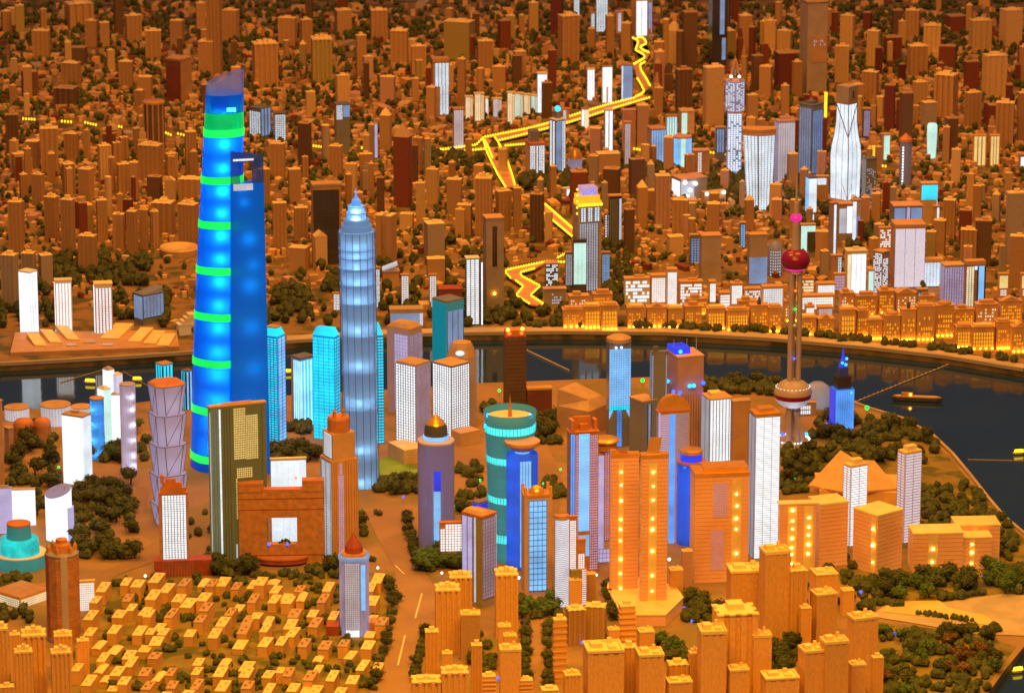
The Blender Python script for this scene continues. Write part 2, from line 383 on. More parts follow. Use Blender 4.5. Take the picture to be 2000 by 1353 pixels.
sheet('quay_paving', P((1700, 1204), (1740, 1174), (1850, 1176), (1960, 1160), (2030, 1165), (2020, 1243), (1900, 1238), (1800, 1220)), .0022, 'paving')
sheet('quay_sand', P((1738, 1176), (1835, 1174), (1850, 1187), (1925, 1204), (1954, 1222), (1938, 1224), (1850, 1209), (1725, 1196)), .0034, 'sand')
sheet('shore_turf', P((1540, 900), (1640, 800), (1780, 830), (1850, 890), (1950, 1005), (2010, 1060), (2000, 1180), (1700, 1180), (1690, 1060), (1820, 1000), (1600, 960)), .001, 'turf')
sheet('corner_turf', P((1680, 1210), (1900, 1236), (1985, 1262), (1915, 1353), (1880, 1420), (1650, 1420)), .001, 'turf')
for i, (a, c) in enumerate((((824, 1160), (811, 1208)), ((791, 1242), (777, 1300)), ((772, 1105), (790, 1122)))):
    p, q = G(*a), G(*c); d = (q - p).normalized(); n = Vector((-d.y, d.x, 0)) * .0022
    o = sheet('lane_marking', [p - n, q - n, q + n, p + n], .0026, 'cream')
# seams in the mirror that stands for the river
for i, (a, c, w) in enumerate((((1640, 797), (1862, 708), .0025), ((1028, 684), (1112, 724), .0025), ((118, 746), (208, 720), .0018), ((240, 725), (300, 760), .0018), ((1890, 897), (2030, 900), .0018))):
    p, q = G(*a, z=-.02), G(*c, z=-.02)
    n = MB(); k = 26; d = q - p
    n.bar(p, q, w * .6)
    o = n.build('river_seam', 'concrete'); o['kind'] = 'structure'
    if i < 2:
        g = MB()
        for j in range(k): g.ball(p + d * ((j + .5) / k) + Vector((0, 0, .002)), w, 5)
        g.build('rope_float', 'cream', o, kind='stuff')
# ------------------------------------------------------------------ the tallest tower: twisted, blue, seven lit zones
def blue_tower():
    t = RT('twisted_tower', 'tallest tower, twisted and glowing blue with bright green rings and slanted top', 420, 104, 160, 922, ref='tall twisted blue tower')
    H, r0 = t.h, t.r
    dx = (449 - 420) / t.s
    def ring(f, k=1.0, n=36):
        r = r0 * (1 - .31 * f ** .9) * k; tw = R(100) * f + .4
        return [((1 + .07 * math.cos(3 * (a - tw))) * r * math.cos(a) + dx * f, (1 + .07 * math.cos(3 * (a - tw))) * r * math.sin(a) * .9, H * f) for a in [2 * math.pi * i / n for i in range(n)]]
    fa, fb = t.z(262) / H, t.z(224) / H
    MB().loft([ring(i / 40 * fa) for i in range(41)], False, False).build('glass_shell', 's_blue', t.root, True)
    MB().loft([ring(fa + (fb - fa) * i / 6) for i in range(7)], False, False).build('green_zone', 'l_zone', t.root, True)
    MB().loft([ring(fb + (.962 - fb) * i / 6) for i in range(7)], False, False).build('glass_shell', 's_blue', t.root, True)
    # slanted open crown
    lo = ring(.962); hi = []
    for x, y, z in lo:
        q = (x - dx) / (r0 * .8)
        hi.append((x + dx * .03, y, z + (.020 + .044 * (q + .95) * .5) * H))
    MB().loft([lo, hi], False, False).build('crown', 's_top', t.root, True)
    for y in (262, 352, 438, 527, 617, 708, 802, 897):
        f = t.z(y) / H
        a, b = ring(f - .0095, 1.035), ring(f + .0095, 1.035)
        MB().loft([a, b]).build('light_band', 'band_green', t.root, True)
    for y in (262, 352, 438, 527, 617, 708, 802, 897):
        for dyy, s_, mt in ((20, 1.0, 'lamp_cyan'), (-24, .9, 'lamp_cyan')):
            yy = y + dyy
            if yy > 905: continue
            f = t.z(yy) / H
            mt2 = 'lamp_green' if y == 262 and dyy < 0 else mt
            MB().ball((dx * f + r0 * .06, -r0 * .90 * (1 - .31 * f ** .9) + r0 * .27, H * f), r0 * .115 * s_, 12, r0 * .10).build('lamp', mt2, t.root, True)
    for y in (245, 307, 395, 482, 572, 662, 755, 850):      # unseen discs added to keep each lamp's light in its zone
        f = t.z(y) / H
        MB().loft([ring(f, .97), ring(f + .004, .97)]).build('light_baffle', 'blue_paint', t.root)
    f = t.z(216) / H
    MB().box(dx * f - r0 * .3, dx * f + r0 * .5, -r0 * .58, -r0 * .50, H * f - .006, H * f + .006).build('lamp_tube', 'tube_cyan', t.root)
blue_tower()

def opener_tower():
    """dark blue tower that narrows to an edge with an opening below the top"""
    t = T('blue_glass_tower', 'dark blue glass tower with a trapezoid opening below its narrow top', 437, 452, 524, 305, 926, th=14, ref='dark blue opening-topped tower')
    w, d, h = t.w, t.d, t.h
    def ring(f, x0=None, x1=None):
        a = -w / 2 + w * .19 * f if x0 is None else x0
        b = w / 2 + w * .05 * f if x1 is None else x1
        k = (1 - .82 * f) * d * 1.5 / 2
        return [(a, -k, h * f), (b, -k, h * f), (b, k, h * f), (a, k, h * f)]
    f0, f1 = .905, .972
    MB().loft([ring(i / 12 * f0) for i in range(13)], False, True).build('glass_shell', 's_navy', t.root)
    xa0, xa1 = -w / 2 + w * .19, w / 2 + w * .05
    ol, orr = xa0 + w * .20, xa1 - w * .24
    MB().loft([ring(f0 + .0004, None, ol + .004), ring(f1, None, ol)]).build('crown_leg', 's_crown', t.root)
    MB().loft([ring(f0 + .0004, orr - .004), ring(f1, orr)]).build('crown_leg', 's_crown', t.root)
    MB().loft([ring(f1 + .0004), [(x, y, z + (.006 if x < 0 else -.014) * h) for x, y, z in ring(1.0)]]).build('crown_beam', 's_crown', t.root)
    k = (1 - .82 * f1) * d * 1.5 / 2
    MB().box(xa0 + w * .06, xa1 - w * .26, -k - .002, -k, h * .975, h * .981).build('light_strip', 'l_cool', t.root)
    k = (1 - .82 * f0) * d * 1.5 / 2
    MB().box(xa0 + w * .05, xa1 - w * .30, -k - .004, -k - .001, h * .885, h * .905).build('light_strip', 'l_ash', t.root)
    for y, x, s in ((372, -.05, .5), (400, .0, .5), (470, .1, .8), (520, .2, .6), (560, .1, .9), (640, .1, .9), (720, .15, .9), (790, .0, .8)):
        f = t.z(y) / h; kk = (1 - .82 * f) * d * 1.5 / 2
        MB().box(w * (x - .16 * s), w * (x + .20 * s), -kk * .5, -kk * .5 + .004, h * f - .018 * s, h * f + .018 * s).build('lamp', 'lamp_navy', t.root)
opener_tower()

def pagoda_tower():
    t = RT('tiered_tower', 'silvery blue pagoda-like tower of flared tiers with a bright blue tip', 706, 70, 382, 955, ref='silver pagoda-like tower')
    n = 16
    tiers = [(955, 900, .93, .95), (900, 800, .92, .98), (800, 727, .94, 1.0), (727, 655, .95, 1.02), (655, 592, .96, 1.02), (592, 556, .96, 1.02), (556, 524, .96, 1.02), (524, 503, .97, 1.02), (503, 488, .97, 1.02), (488, 455, .97, 1.0), (455, 444, .84, .86), (444, 433, .72, .74), (433, 419, .54, .57), (419, 407, .47, .50)]
    dx = -6 / t.s
    for i, (ya, yb, ra, rb) in enumerate(tiers):
        za, zb = t.z(ya), t.z(yb); f = (za + zb) / 2 / t.h
        mb = MB().lathe([(ra * t.r, za), (ra * t.r, za + (zb - za) * .82), (rb * t.r, zb - .0006)], n, dx * f, 0, .18, .2)
        mb.build('tier', 's_jin', t.root)
        if i not in (10, 11):
            hh = zb - za
            for q in ((-.42, .0, .42) if i < 10 else (0,)):
                MB().ball((dx * f + q * t.r * .9, -t.r * ra * (.80 - abs(q) * .5), za + hh * .22), t.r * (.055 if i < 10 else .09), 8).build('lamp', 'lamp_white', t.root, True)
    # vertical fins
    g = MB()
    for k in range(n):
        a = 2 * math.pi * k / n + .2
        c, s_ = math.cos(a), math.sin(a); m_ = 1 / max(abs(c), abs(s_)) * .18 + .82
        g.bar((c * t.r * .985 * m_, s_ * t.r * .985 * m_, 0), (dx * .9 + c * t.r * 1.03 * m_, s_ * t.r * 1.03 * m_, t.z(456)), .0009)
    g.build('facade_fins', 'grey_frame', t.root, kind='stuff')
    MB().lathe([(.27 * t.r, t.z(407)), (.22 * t.r, t.z(396)), (.10 * t.r, t.z(394)), (.05 * t.r, t.z(384)), (1e-5, t.z(372))], 12, dx, 0).build('spire', 'l_blue', t.root)
pagoda_tower()

def gold_slab():
    t = T('slab_tower', 'olive gold slab tower with a white light stripe and pale yellow window field', 411, 415, 522, 797, 1104, th=20, ref='olive gold slab tower')
    t.body('l_olive'); t.panel('R', .012, .164, .0, .99, 'l_sage', name='pale_bay'); t.roof('wood', 3, 1.0, block=[(.0, .0, .5, .4, 3)])
    t.panel('R', .165, .195, .01, .985, 'l_cool', name='light_stripe')
    t.panel('R', .0, .012, .0, .97, 'l_ash', name='light_stripe')
    t.panel('R', .42, .63, .66, .985, 'l_gold', 7, 22, .25, .3, 'olive_wall')
    t.panel('R', .633, .85, .655, .935, 'l_gold', 7, 20, .25, .3, 'olive_wall')
    t.panel('R', .46, .74, .54, .605, 'l_gold', 8, 5, .3, .35, 'olive_wall')
    t.panel('R', .44, .475, .28, .54, 'l_gold', 1, 26, .3, .5, 'olive_wall')
    for u in (.06, .11, .25, .30, .35, .92): t.panel('R', u, u + .008, .0, .985, 'slate', name='groove')
    t.panel('R', .43, .455, .03, .12, 'l_ash', name='door_light')
gold_slab()

def portal_block():
    t = T('portal_building', 'brown brick building with square hole through it and raised corner shoulders', 467, 468, 635, 961, 1102, th=3, dep=26, ref='brick portal building')
    w, d, h = t.w, t.d, t.h
    def col(x0, x1, z0, z1, nm, m_='brick', g=0):
        return MB().box((x0 - .5) * w, (x1 - .5) * w, -d / 2 - g, d / 2 + g, z0 * h, z1 * h).build(nm, m_, t.root)
    col(0, .325, 0, .999, 'wing'); col(.675, 1, 0, .999, 'wing')
    col(.3252, .6748, 0, .27, 'base_wall'); col(.3252, .6748, .64, .998, 'bridge')
    a = col(0, .29, 1.0, 1.09, 'shoulder', 'brick', .002); b = col(.74, 1, 1.0, 1.12, 'shoulder', 'brick', .002)
    for (x0, x1, z) in ((0.0, .29, 1.0902), (.74, 1.0, 1.1202)): col(x0, x1, z, z + .03, 'parapet', 'terracotta', .003)
    col(.2902, .7398, 1.0, 1.03, 'roof', 'terracotta')
    for z in (.12, .45, .75, .9): col(.0, 1.0, z, z + .008, 'string_course', 'brick_dark', .0012) if z not in (.45,) else None
    # curved canopy
    pts = [(-.30 * w * math.cos(a_), -d / 2 - .035 * math.sin(a_) - .001) for a_ in [math.pi * i / 14 for i in range(15)]]
    MB().prism(list(reversed(pts))[::-1], .09 * h, .115 * h).build('canopy', 'terracotta', t.root)
    pts2 = [(x * .96, -d / 2 - .001 + (y + d / 2 + .001) * .93) for x, y in pts]
    MB().prism(pts2, .03 * h, .089 * h).build('canopy_wall', 'brick_dark', t.root)
    MB().ball((.17 * w, d * .2, h * 1.16), .004, 8).build('red_lamp', 'k_red', t.root, True)
    for x, m_ in ((-.155, 'k_blue'), (.06, 'k_blue')): MB().ball((x * w, -d / 2 - .002, .275 * h), .0045, 8).build('blue_lamp', m_, t.root, True)
    g = MB()
    rs = random.Random(3)
    for i in range(26):   # planting on the sill of the hole
        q = rs.uniform(-1, 1); g.ball((.03 * w + q * .016, -.004 + rs.uniform(-.006, .004), .27 * h + rs.uniform(.001, .004 + .014 * (1 - abs(q)))), rs.uniform(.0022, .004), 6)
    g.build('sill_shrub', 'leaf_dark', t.root, kind='stuff')
portal_block()
t = T('glowing_box', 'short glowing white block behind the brick portal building', 530, 531, 600, 897, 1066, th=7, dep=40, ref='glowing white block')
t.body('lav_wall'); t.panel('R', .01, .99, .02, .98, 'l_cool', 6, 0, .04, 0, 'l_ash'); t.roof('white_paint', 1.5, .5)

def flared_tower():
    t = T('flared_tower', 'lavender translucent tower stacked from five upward flaring storeys', 289, 316, 368, 758, 1032, th=28, ref='lavender flared tower')
    w, d, h = t.w, t.d, t.h
    zs = [0, t.z(990), t.z(932), t.z(874), t.z(815), h]
    def oct_(k, z):
        x, y, c = w / 2 * k, d / 2 * k, .22 * min(w, d)
        return [(-x + c, -y, z), (x - c, -y, z), (x, -y + c, z), (x, y - c, z), (x - c, y, z), (-x + c, y, z), (-x, y - c, z), (-x, -y + c, z)]
    for i in range(5):
        a, b = oct_(.88, zs[i]), oct_(1.10, zs[i + 1] - .0006)
        o = MB().loft([a, b]).build('storey', 's_lav', t.root)
        g = MB()
        for j in range(8): g.bar(a[j], b[j], .0009)
        for j in range(8): g.bar(b[j], b[(j + 1) % 8], .0009)
        g.bar(a[0], b[1], .0008); g.bar(a[6], b[7], .0008)
        g.build('edge_bars', 'grey_frame', o, kind='stuff')
        MB().ball((0, -d * .1, zs[i] + (zs[i + 1] - zs[i]) * .35), .009, 8).build('lamp', 'lamp_dim', t.root, True)
    MB().loft([oct_(1.08, h), oct_(.92, h + .006)]).build('roof', 'terracotta', t.root)
flared_tower()

t = T('brick_tower', 'brown brick tower with gridded white window wall and stepped orange crown on red podium', 312, 313, 370, 965, 1122, th=6, dep=40, ref='brick tower with white windows')
t.body('brick'); t.panel('R', .11, .93, .19, .985, 'l_white', 8, 28, .22, .18, 'grey_frame')
o = t.roof('terracotta', 2, 1)
for k, (x0, x1, z0, z1) in enumerate(((.06, .94, 2, 12), (.14, .80, 12, 22), (.24, .60, 22, 30))):
    MB().box((x0 - .5) * t.w, (x1 - .5) * t.w, -t.d * (.45 - .1 * k), t.d * (.45 - .1 * k), t.h + z0 / t.s + .0002 * k, t.h + z1 / t.s).build('crown_step', 'terracotta', o)
MB().box(-t.w * .42, -t.w * .30, -.01, .01, t.h + 22.2 / t.s, t.h + 38 / t.s).build('pinnacle', 'terracotta', o)
MB().box(-t.w * .70, t.w * 1.25, -t.d / 2 - .02, t.d / 2 + .015, -.0, t.px(32)).build('podium', 'brick_dark', t.root)
g = MB()
for i in range(11): g.box(-t.w * .4 + i * t.w * .1, -t.w * .4 + i * t.w * .1 + .0015, -t.d / 2 - .0215, -t.d / 2 - .02, .004, t.px(28))
g.build('podium_fins', 'purple_glass', t.root, kind='stuff')

# --------------------------------------------- left bank of glowing towers
t = T('glowing_tower', 'plain glowing white square tower at the edge of the leafy park', 123, 165, 178, 815, 949, th=62, ref='plain glowing white tower')
t.body('white_paint'); t.panel('L', 0, 1, 0, .985, 'l_white', 5, 0, .05, 0, 'l_cool'); t.panel('R', 0, 1, 0, .985, 'l_cool'); t.roof('roof_brown', 2, 1, block=[(.1, .1, .3, .3, 4)])
t = RT('glass_tower', 'slim blue octagonal glass tower beside the plain glowing white tower', 191, 28, 782, 898, ref='slim blue octagonal tower')
t.lathe('shaft', 's_sky', [(1, 898), (1, 782)], 8, False, ph=.2); t.lathe('roof', 'roof_brown', [(1.05, 781.6), (1.05, 779), (.5, 777)], 8, False, ph=.2)
for y in (800, 830, 860, 885): t.lamp(-.3, -.3, t.z(y) / t.h, 2.2, 'lamp_white')
t = T('white_tower', 'pale cyan glowing tower rising just behind the slim blue octagonal tower', 192, 206, 218, 762, 872, th=40)
t.body('white_paint'); t.panel('L', 0, 1, 0, 1, 'l_white'); t.panel('R', 0, 1, 0, 1, 'l_mint'); t.roof('white_paint', 2, .5, block=[(0, 0, .5, .5, 3)])
t = T('white_tower', 'white glowing tower topped with a small pink cap near the river', 203, 214, 225, 724, 848, th=40)
t.body('white_paint'); t.panel('L', 0, 1, 0, 1, 'l_white'); t.panel('R', 0, 1, 0, 1, 'l_white'); t.roof('lav_wall', 2, .5, block=[(0, 0, .6, .6, 3)])
t = T('white_tower', 'broad plain white glowing slab standing in front of a lavender tower', 214, 215, 240, 772, 866, th=6, dep=14)
t.body('white_paint'); t.panel('R', 0, 1, 0, 1, 'l_white'); t.roof('lav_wall', 1.5, .5, block=[(-.1, 0, .3, .5, 3)])
t = T('lavender_tower', 'pale lavender tower peeking over the broad white slab', 219, 230, 241, 733, 848, th=40)
t.body('lav_wall'); t.panel('L', 0, 1, .3, 1, 'l_lav'); t.panel('R', 0, 1, .3, 1, 'l_pale'); t.roof('white_paint', 1.5, .5)
t = RT('round_tower', 'slim round lavender tower standing alone among park trees', 252, 30, 754, 922, ref='slim round lavender tower')
t.lathe('shaft', 's_lav', [(1, 922), (1, 754)], 20); t.lathe('roof', 'lav_wall', [(1.04, 753.6), (1.04, 752), (.8, 751)], 20)
for y in (775, 800, 830, 860, 890, 910): t.lamp(.45, -.45, t.z(y) / t.h, 2.2)
g = MB()
for k in range(20):
    a = 2 * math.pi * k / 20; g.bar((t.r * math.cos(a) * 1.005, t.r * math.sin(a) * 1.005, 0), (t.r * math.cos(a) * 1.005, t.r * math.sin(a) * 1.005, t.h), .0006)
g.build('facade_fins', 'lav_wall', t.root, kind='stuff')
for i, (x, w, yt, yb, rf, lb) in enumerate(((31, 48, 801, 822, 'roof_brown', 'low white glowing drum building beside the river, its wall fluted'), (107, 58, 797, 832, 'roof_brown', 'larger low white glowing drum building with a brown roof by the river'), (158, 40, 799, 824, 'wood', 'low white drum building behind the plain glowing white tower'))):
    t = RT('drum_building', lb, x, w, yt, yb, cat='building', ref='low white drum by river' if i == 1 else None)
    t.lathe('wall', 'l_ash', [(1, yb), (1, yt)], 24); t.lathe('roof', rf, [(1.04, yt - .3), (1.04, yt - 2), (.1, yt - 3)], 24)
    g = MB()
    for k in range(30):
        a = 2 * math.pi * k / 30; g.bar((t.r * math.cos(a), t.r * math.sin(a), 0), (t.r * math.cos(a), t.r * math.sin(a), t.h), .0008)
    g.build('wall_fins', 'white_paint', t.root, kind='stuff')
for i, (x, w, yt, yb, lb) in enumerate(((45, 40, 820, 862, 'round red brick building with a domed roof among dark trees'), (82, 34, 818, 866, 'second round red brick building with domed roof, just right of its twin'))):
    t = RT('domed_building', lb, x, w, yt, yb, cat='building')
    t.lathe('wall', 'brick', [(1, yb), (1, yt + 16)], 20); t.lathe('dome', 'terracotta', [(1.03, yt + 15.6), (.95, yt + 8), (.7, yt + 3), (.02, yt)], 20)
t = T('cyan_tower', 'bright cyan fluted tower top showing beyond the lavender flared tower', 305, 320, 338, 714, 806, th=40, ref='bright cyan fluted tower')
t.body('s_cyan'); t.panel('L', 0, 1, 0, .98, 'l_cyan', 3, 0, .3); t.panel('R', 0, 1, 0, .98, 'l_cyan', 3, 0, .3); t.roof('roof_brown', 2, 1)
t = T('cyan_tower', 'narrow dim cyan tower squeezed between lavender flared and tall blue towers', 355, 364, 376, 726, 800, th=40)
t.body('s_cyan'); t.panel('L', 0, 1, 0, .98, 'l_cyan', 3, 0, .4); t.panel('R', 0, 1, 0, .98, 'l_sky', 2, 0, .4); t.roof('grey_frame', 2, 1)
t = T('brown_tower', 'plain brown tower cut by the picture edge beside the white drums', -14, -2, 9, 785, 962, th=40); t.body('wall_b'); t.roof('roof_brown')
t = T('brown_house', 'small pinkish brown block under dark trees beside the round brick buildings', 8, 18, 26, 838, 884, th=40, cat='building'); t.body('wall_p'); t.roof('roof_brown')
t = T('white_tower', 'lavender white glowing tower at the picture edge above the teal building', -14, -13, 25, 955, 1042, th=8, dep=24); t.body('lav_wall'); t.panel('R', 0, 1, 0, 1, 'l_lav'); t.roof('lav_wall', 2, 1, block=[(.1, 0, .5, .5, 4)])
t = T('white_tower', 'short square glowing white block next to the lavender white tower', 24, 25, 70, 957, 1026, th=5, dep=26, ref='short square glowing block'); t.body('white_paint'); t.panel('R', 0, 1, 0, .99, 'l_white'); t.roof('lav_wall', 1.5, .5)
t = RT('round_tower', 'thick glowing white round tower with a slanted lavender top', 114, 52, 966, 1058, ref='thick white round tower')
n = 28; lo = [(t.r * math.cos(2 * math.pi * i / n), t.r * .8 * math.sin(2 * math.pi * i / n), 0) for i in range(n)]
hi = [(x, y, t.h + (y / t.r) * .012 + (x / t.r) * .010) for x, y, _ in lo]
MB().loft([lo, hi], True, False).build('shaft', 'l_white', t.root, True)
MB().loft([[(x * .98, y * .98, z + .0004) for x, y, z in hi], [(x * .98, y * .98, z + .004) for x, y, z in hi]]).build('slanted_roof', 'l_dimlav', t.root, True)
MB().box(t.r * .45, t.r * .55, -.004, .004, t.h, t.h + .02).build('mast', 'lav_wall', t.root)
MB().box(t.r * .72, t.r * 1.12, -t.r * .6, t.r * .2, 0, t.h * .7).build('side_wing', 'l_lav', t.root)
t = RT('teal_building', 'stepped teal glass building with a glowing cyan storey', 34, 104, 1030, 1116, cat='building', ref='stepped teal building')
t.lathe('podium', 's_teal', [(1.0, 1116), (1.0, 1092)], 32); t.lathe('podium_roof', 'cream', [(1.02, 1091.7), (1.02, 1090)], 32)
t.lathe('middle_storey', 'l_teal', [(.78, 1089.7), (.70, 1062)], 32); t.lathe('upper_block', 's_teal', [(.48, 1061.7), (.44, 1036)], 16); t.lathe('roof', 'terracotta', [(.46, 1035.7), (.46, 1033), (.1, 1031)], 16)
for x in (-.4, 0, .4): t.lamp(x, -.5, .25, 2.5, 'lamp_teal')

def maroon_tower():
    t = RT('brown_round_tower', 'shiny maroon octagonal tower with pinnacles round its orange cap', 123, 66, 1083, 1256, ref='maroon octagonal tower')
    t.lathe('shaft', 'brick', [(1, 1256), (1, 1090)], 12, False, ph=.26); t.lathe('collar', 'purple_glass', [(1.0, 1089.6), (1.03, 1086), (.9, 1083)], 12, False, ph=.26)
    t.lathe('cap', 'terracotta', [(.62, 1082.6), (.5, 1070), (.36, 1066), (.34, 1060), (.05, 1058)], 12, False)
    for k in range(6):
        a = 2 * math.pi * k / 6 + .3
        MB().lathe([(.12 * t.r, t.h), (.12 * t.r, t.h + t.px(10)), (1e-4, t.h + t.px(18))], 8, .8 * t.r * math.cos(a), .8 * t.r * math.sin(a)).build('pinnacle', 'gold_leaf', t.root)
    # glazed bay with edges
    a0 = R(-70)
    MB().box(.02 * t.r, .42 * t.r, -t.r * 1.005, -t.r * .8, 0, t.h * .985).build('glass_bay', 'lav_wall', t.root)
    g = MB()
    for k in range(24): g.lathe([(1.004 * t.r, t.h * k / 24), (1.004 * t.r, t.h * k / 24 + .0008)], 12, 0, 0, 0, .26)
    g.build('floor_lines', 'brick_dark', t.root, kind='stuff')
    t.lathe('plinth', 'purple_glass', [(1.04, 1256), (1.04, 1248)], 12, False, ph=.26)
maroon_tower()
t = T('dotted_block', 'small cream block full of lit windows behind the maroon tower', 150, 151, 186, 1136, 1196, th=10, dep=30, cat='building'); t.body('cream'); t.dots('R', .05, .95, .05, .95, 9, 13, 'l_white'); t.roof('roof_pale', 2, 1)
t = T('long_hall', 'long low hall with rows of lit windows and a bright strip roof', -20, 40, 90, 1170, 1190, th=50, cat='building', ref='long low lit hall'); t.body('cream'); t.dots('R', .03, .97, .1, .9, 16, 4, 'l_cream'); t.dots('L', .03, .97, .1, .9, 14, 4, 'l_cream'); o = t.roof('gold_leaf', 3, 0)

# --------------------------------------------- centre
def ribbed_orange():
    t = T('ribbed_tower', 'orange ribbed tower with finned white side and two small roof figures', 626, 651, 700, 822, 1104, th=28, ref='orange ribbed tower')
    w, d, h = t.w, t.d, t.h
    MB().prism([(-w / 2, -d / 2), (w / 2, -d / 2), (w / 2, d / 2), (-w / 2, d / 2)], 0, h * .72).build('shaft', 'wood', t.root)
    MB().prism([(-w * .43, -d * .43), (w * .43, -d * .43), (w * .43, d * .43), (-w * .43, d * .43)], h * .7202, h * .90).build('upper_shaft', 'wood', t.root)
    MB().lathe([(w * .40, h * .9002), (w * .40, h * .985), (w * .36, h)], 14).build('crown_drum', 'terracotta', t.root)
    for i, x in enumerate((-.22, .14)):
        MB().lathe([(.006, h), (.004, h + .012), (.006, h + .016), (1e-4, h + .028)], 8, x * w, -.01).build('roof_figure', 'brick', t.root)
    for f, u0, u1, z0, z1 in (('L', .12, .88, .02, .70),):
        t.panel(f, u0, u1, z0, z1, 'l_cool', 2, 58, .06, .42, 'grey_frame')
    mb = MB(); mb.box(-w * .43 - .0014, -w * .43, -d * .3, d * .3, h * .73, h * .89); o = mb.build('lit_panel', 'l_cool', t.root)
    g = MB()
    for k in range(13): z = h * .73 + k * h * .0125; g.box(-w * .43 - .0022, -w * .43 - .0014, -d * .3, d * .3, z, z + .0022)
    g.build('window_bars', 'grey_frame', o, kind='stuff')
    t.panel('R', .22, .44, .04, .62, 'l_lav', 3, 40, .25, .35, 'wood'); t.panel('R', .27, .39, .625, .70, 'l_lav', 2, 6, .25, .35, 'wood')
    for u in (.06, .14, .52, .62, .72, .84, .93): t.panel('R', u, u + .022, 0, .715, 'terracotta', name='rib')
    t.panel('L', .0, .05, 0, .715, 'lav_wall', name='rib'); t.panel('L', .94, 1.0, 0, .715, 'lav_wall', name='rib')
ribbed_orange()

def spire_cone_tower():
    t = RT('cone_roofed_tower', 'grey blue rounded tower with a dark red cone roof among small houses', 692, 58, 1092, 1242, ref='red cone-roofed tower')
    t.lathe('shaft', 'l_dimlav', [(1, 1242), (1, 1096)], 16, True, sq=.35); t.lathe('cornice', 'l_greyblue', [(1.06, 1095.6), (1.06, 1090), (.9, 1088)], 16, sq=.35)
    t.lathe('cap_base', 'gold_leaf', [(.85, 1087.6), (.85, 1084)], 16, False, sq=.4); t.lathe('cone_roof', 'brick_dark', [(.62, 1083.6), (.60, 1074), (.35, 1062), (1e-3, 1046)], 8, False)
    w = t.r
    mb = MB(); mb.box(-w * .58, w * .40, -w * 1.02, -w * .95, t.h * .10, t.h * .95); o = mb.build('lit_panel', 'l_ash', t.root)
    g = MB()
    for i in range(8): x = -w * .58 + i * w * .14; g.box(x - .0007, x + .0007, -w * 1.045, -w * 1.02, t.h * .1, t.h * .95)
    for j in range(34): z = t.h * (.1 + .025 * j); g.box(-w * .58, w * .40, -w * 1.04, -w * 1.02, z, z + .0012)
    g.build('window_bars', 'purple_glass', o, kind='stuff')
    MB().box(w * .5, w * .78, -w * 1.0, -w * .7, t.h * .35, t.h * .93).build('side_glazing', 'l_sky', t.root)
    MB().box(-w * .55, w * .35, -w * 1.03, -w * .96, .0, t.h * .09).build('lobby_glazing', 'l_cool', t.root)
    MB().box(-w * 1.9, -w * 1.04, -w * .8, w * .5, 0, t.px(20)).build('annex', 'brick_dark', t.root); MB().box(w * 1.04, w * 1.5, -w * .6, w * .5, 0, t.px(26)).build('annex', 'brick', t.root)
spire_cone_tower()

def dome_tower():
    t = RT('dome_tower', 'round violet tower with a dark ribbed drum and pointed gold dome', 852, 70, 866, 1082, ref='violet gold-domed tower')
    t.lathe('shaft', 's_violet', [(1, 1082), (1, 870)], 26, True, sq=.25); t.lathe('cornice', 'lav_wall', [(1.03, 869.6), (1.03, 866), (.8, 864)], 26, sq=.2)
    t.lathe('light_collar', 'l_sky', [(.70, 863.6), (.72, 857)], 26); t.lathe('drum', 'slate', [(.66, 856.6), (.64, 843), (.56, 836)], 26)
    t.lathe('dome', 'gold_leaf', [(.54, 835.6), (.42, 829), (.2, 823), (.03, 817), (1e-3, 813)], 20)
    w = t.r
    MB().box(-w * .12, w * .26, -w * 1.06, -w * .9, t.h * .06, t.h * .58).build('light_shaft', 'l_sky', t.root)
    MB().box(-w * .10, w * .28, -w * 1.04, -w * .92, t.h * .5802, t.h * .76).build('window_bay', 'l_deep', t.root)
    g = MB()
    for k in range(52):
        a = 2 * math.pi * k / 52; m_ = 1 / max(abs(math.cos(a)), abs(math.sin(a))) * .25 + .75
        g.bar((w * 1.003 * m_ * math.cos(a), w * 1.003 * m_ * math.sin(a), 0), (w * 1.003 * m_ * math.cos(a), w * 1.003 * m_ * math.sin(a), t.h * .97), .0006)
    g.build('facade_fins', 'purple_glass', t.root, kind='stuff')
    for y in (890, 930, 980, 1030): t.lamp(-.2, -.2, t.z(y) / t.h, 3, 'lamp_blue')
dome_tower()
t = T('dotted_block', 'low brick block with a bright grid of white windows beside the gold-domed tower', 858, 859, 906, 1022, 1098, th=5, dep=34, cat='building', ref='low white-windowed block')
t.body('brick'); t.dots('R', .03, .22, .28, .86, 2, 9, 'l_white', .75, .7); t.dots('R', .24, .97, .28, .98, 6, 11, 'l_white', .78, .7); t.roof('terracotta', 2, 1)

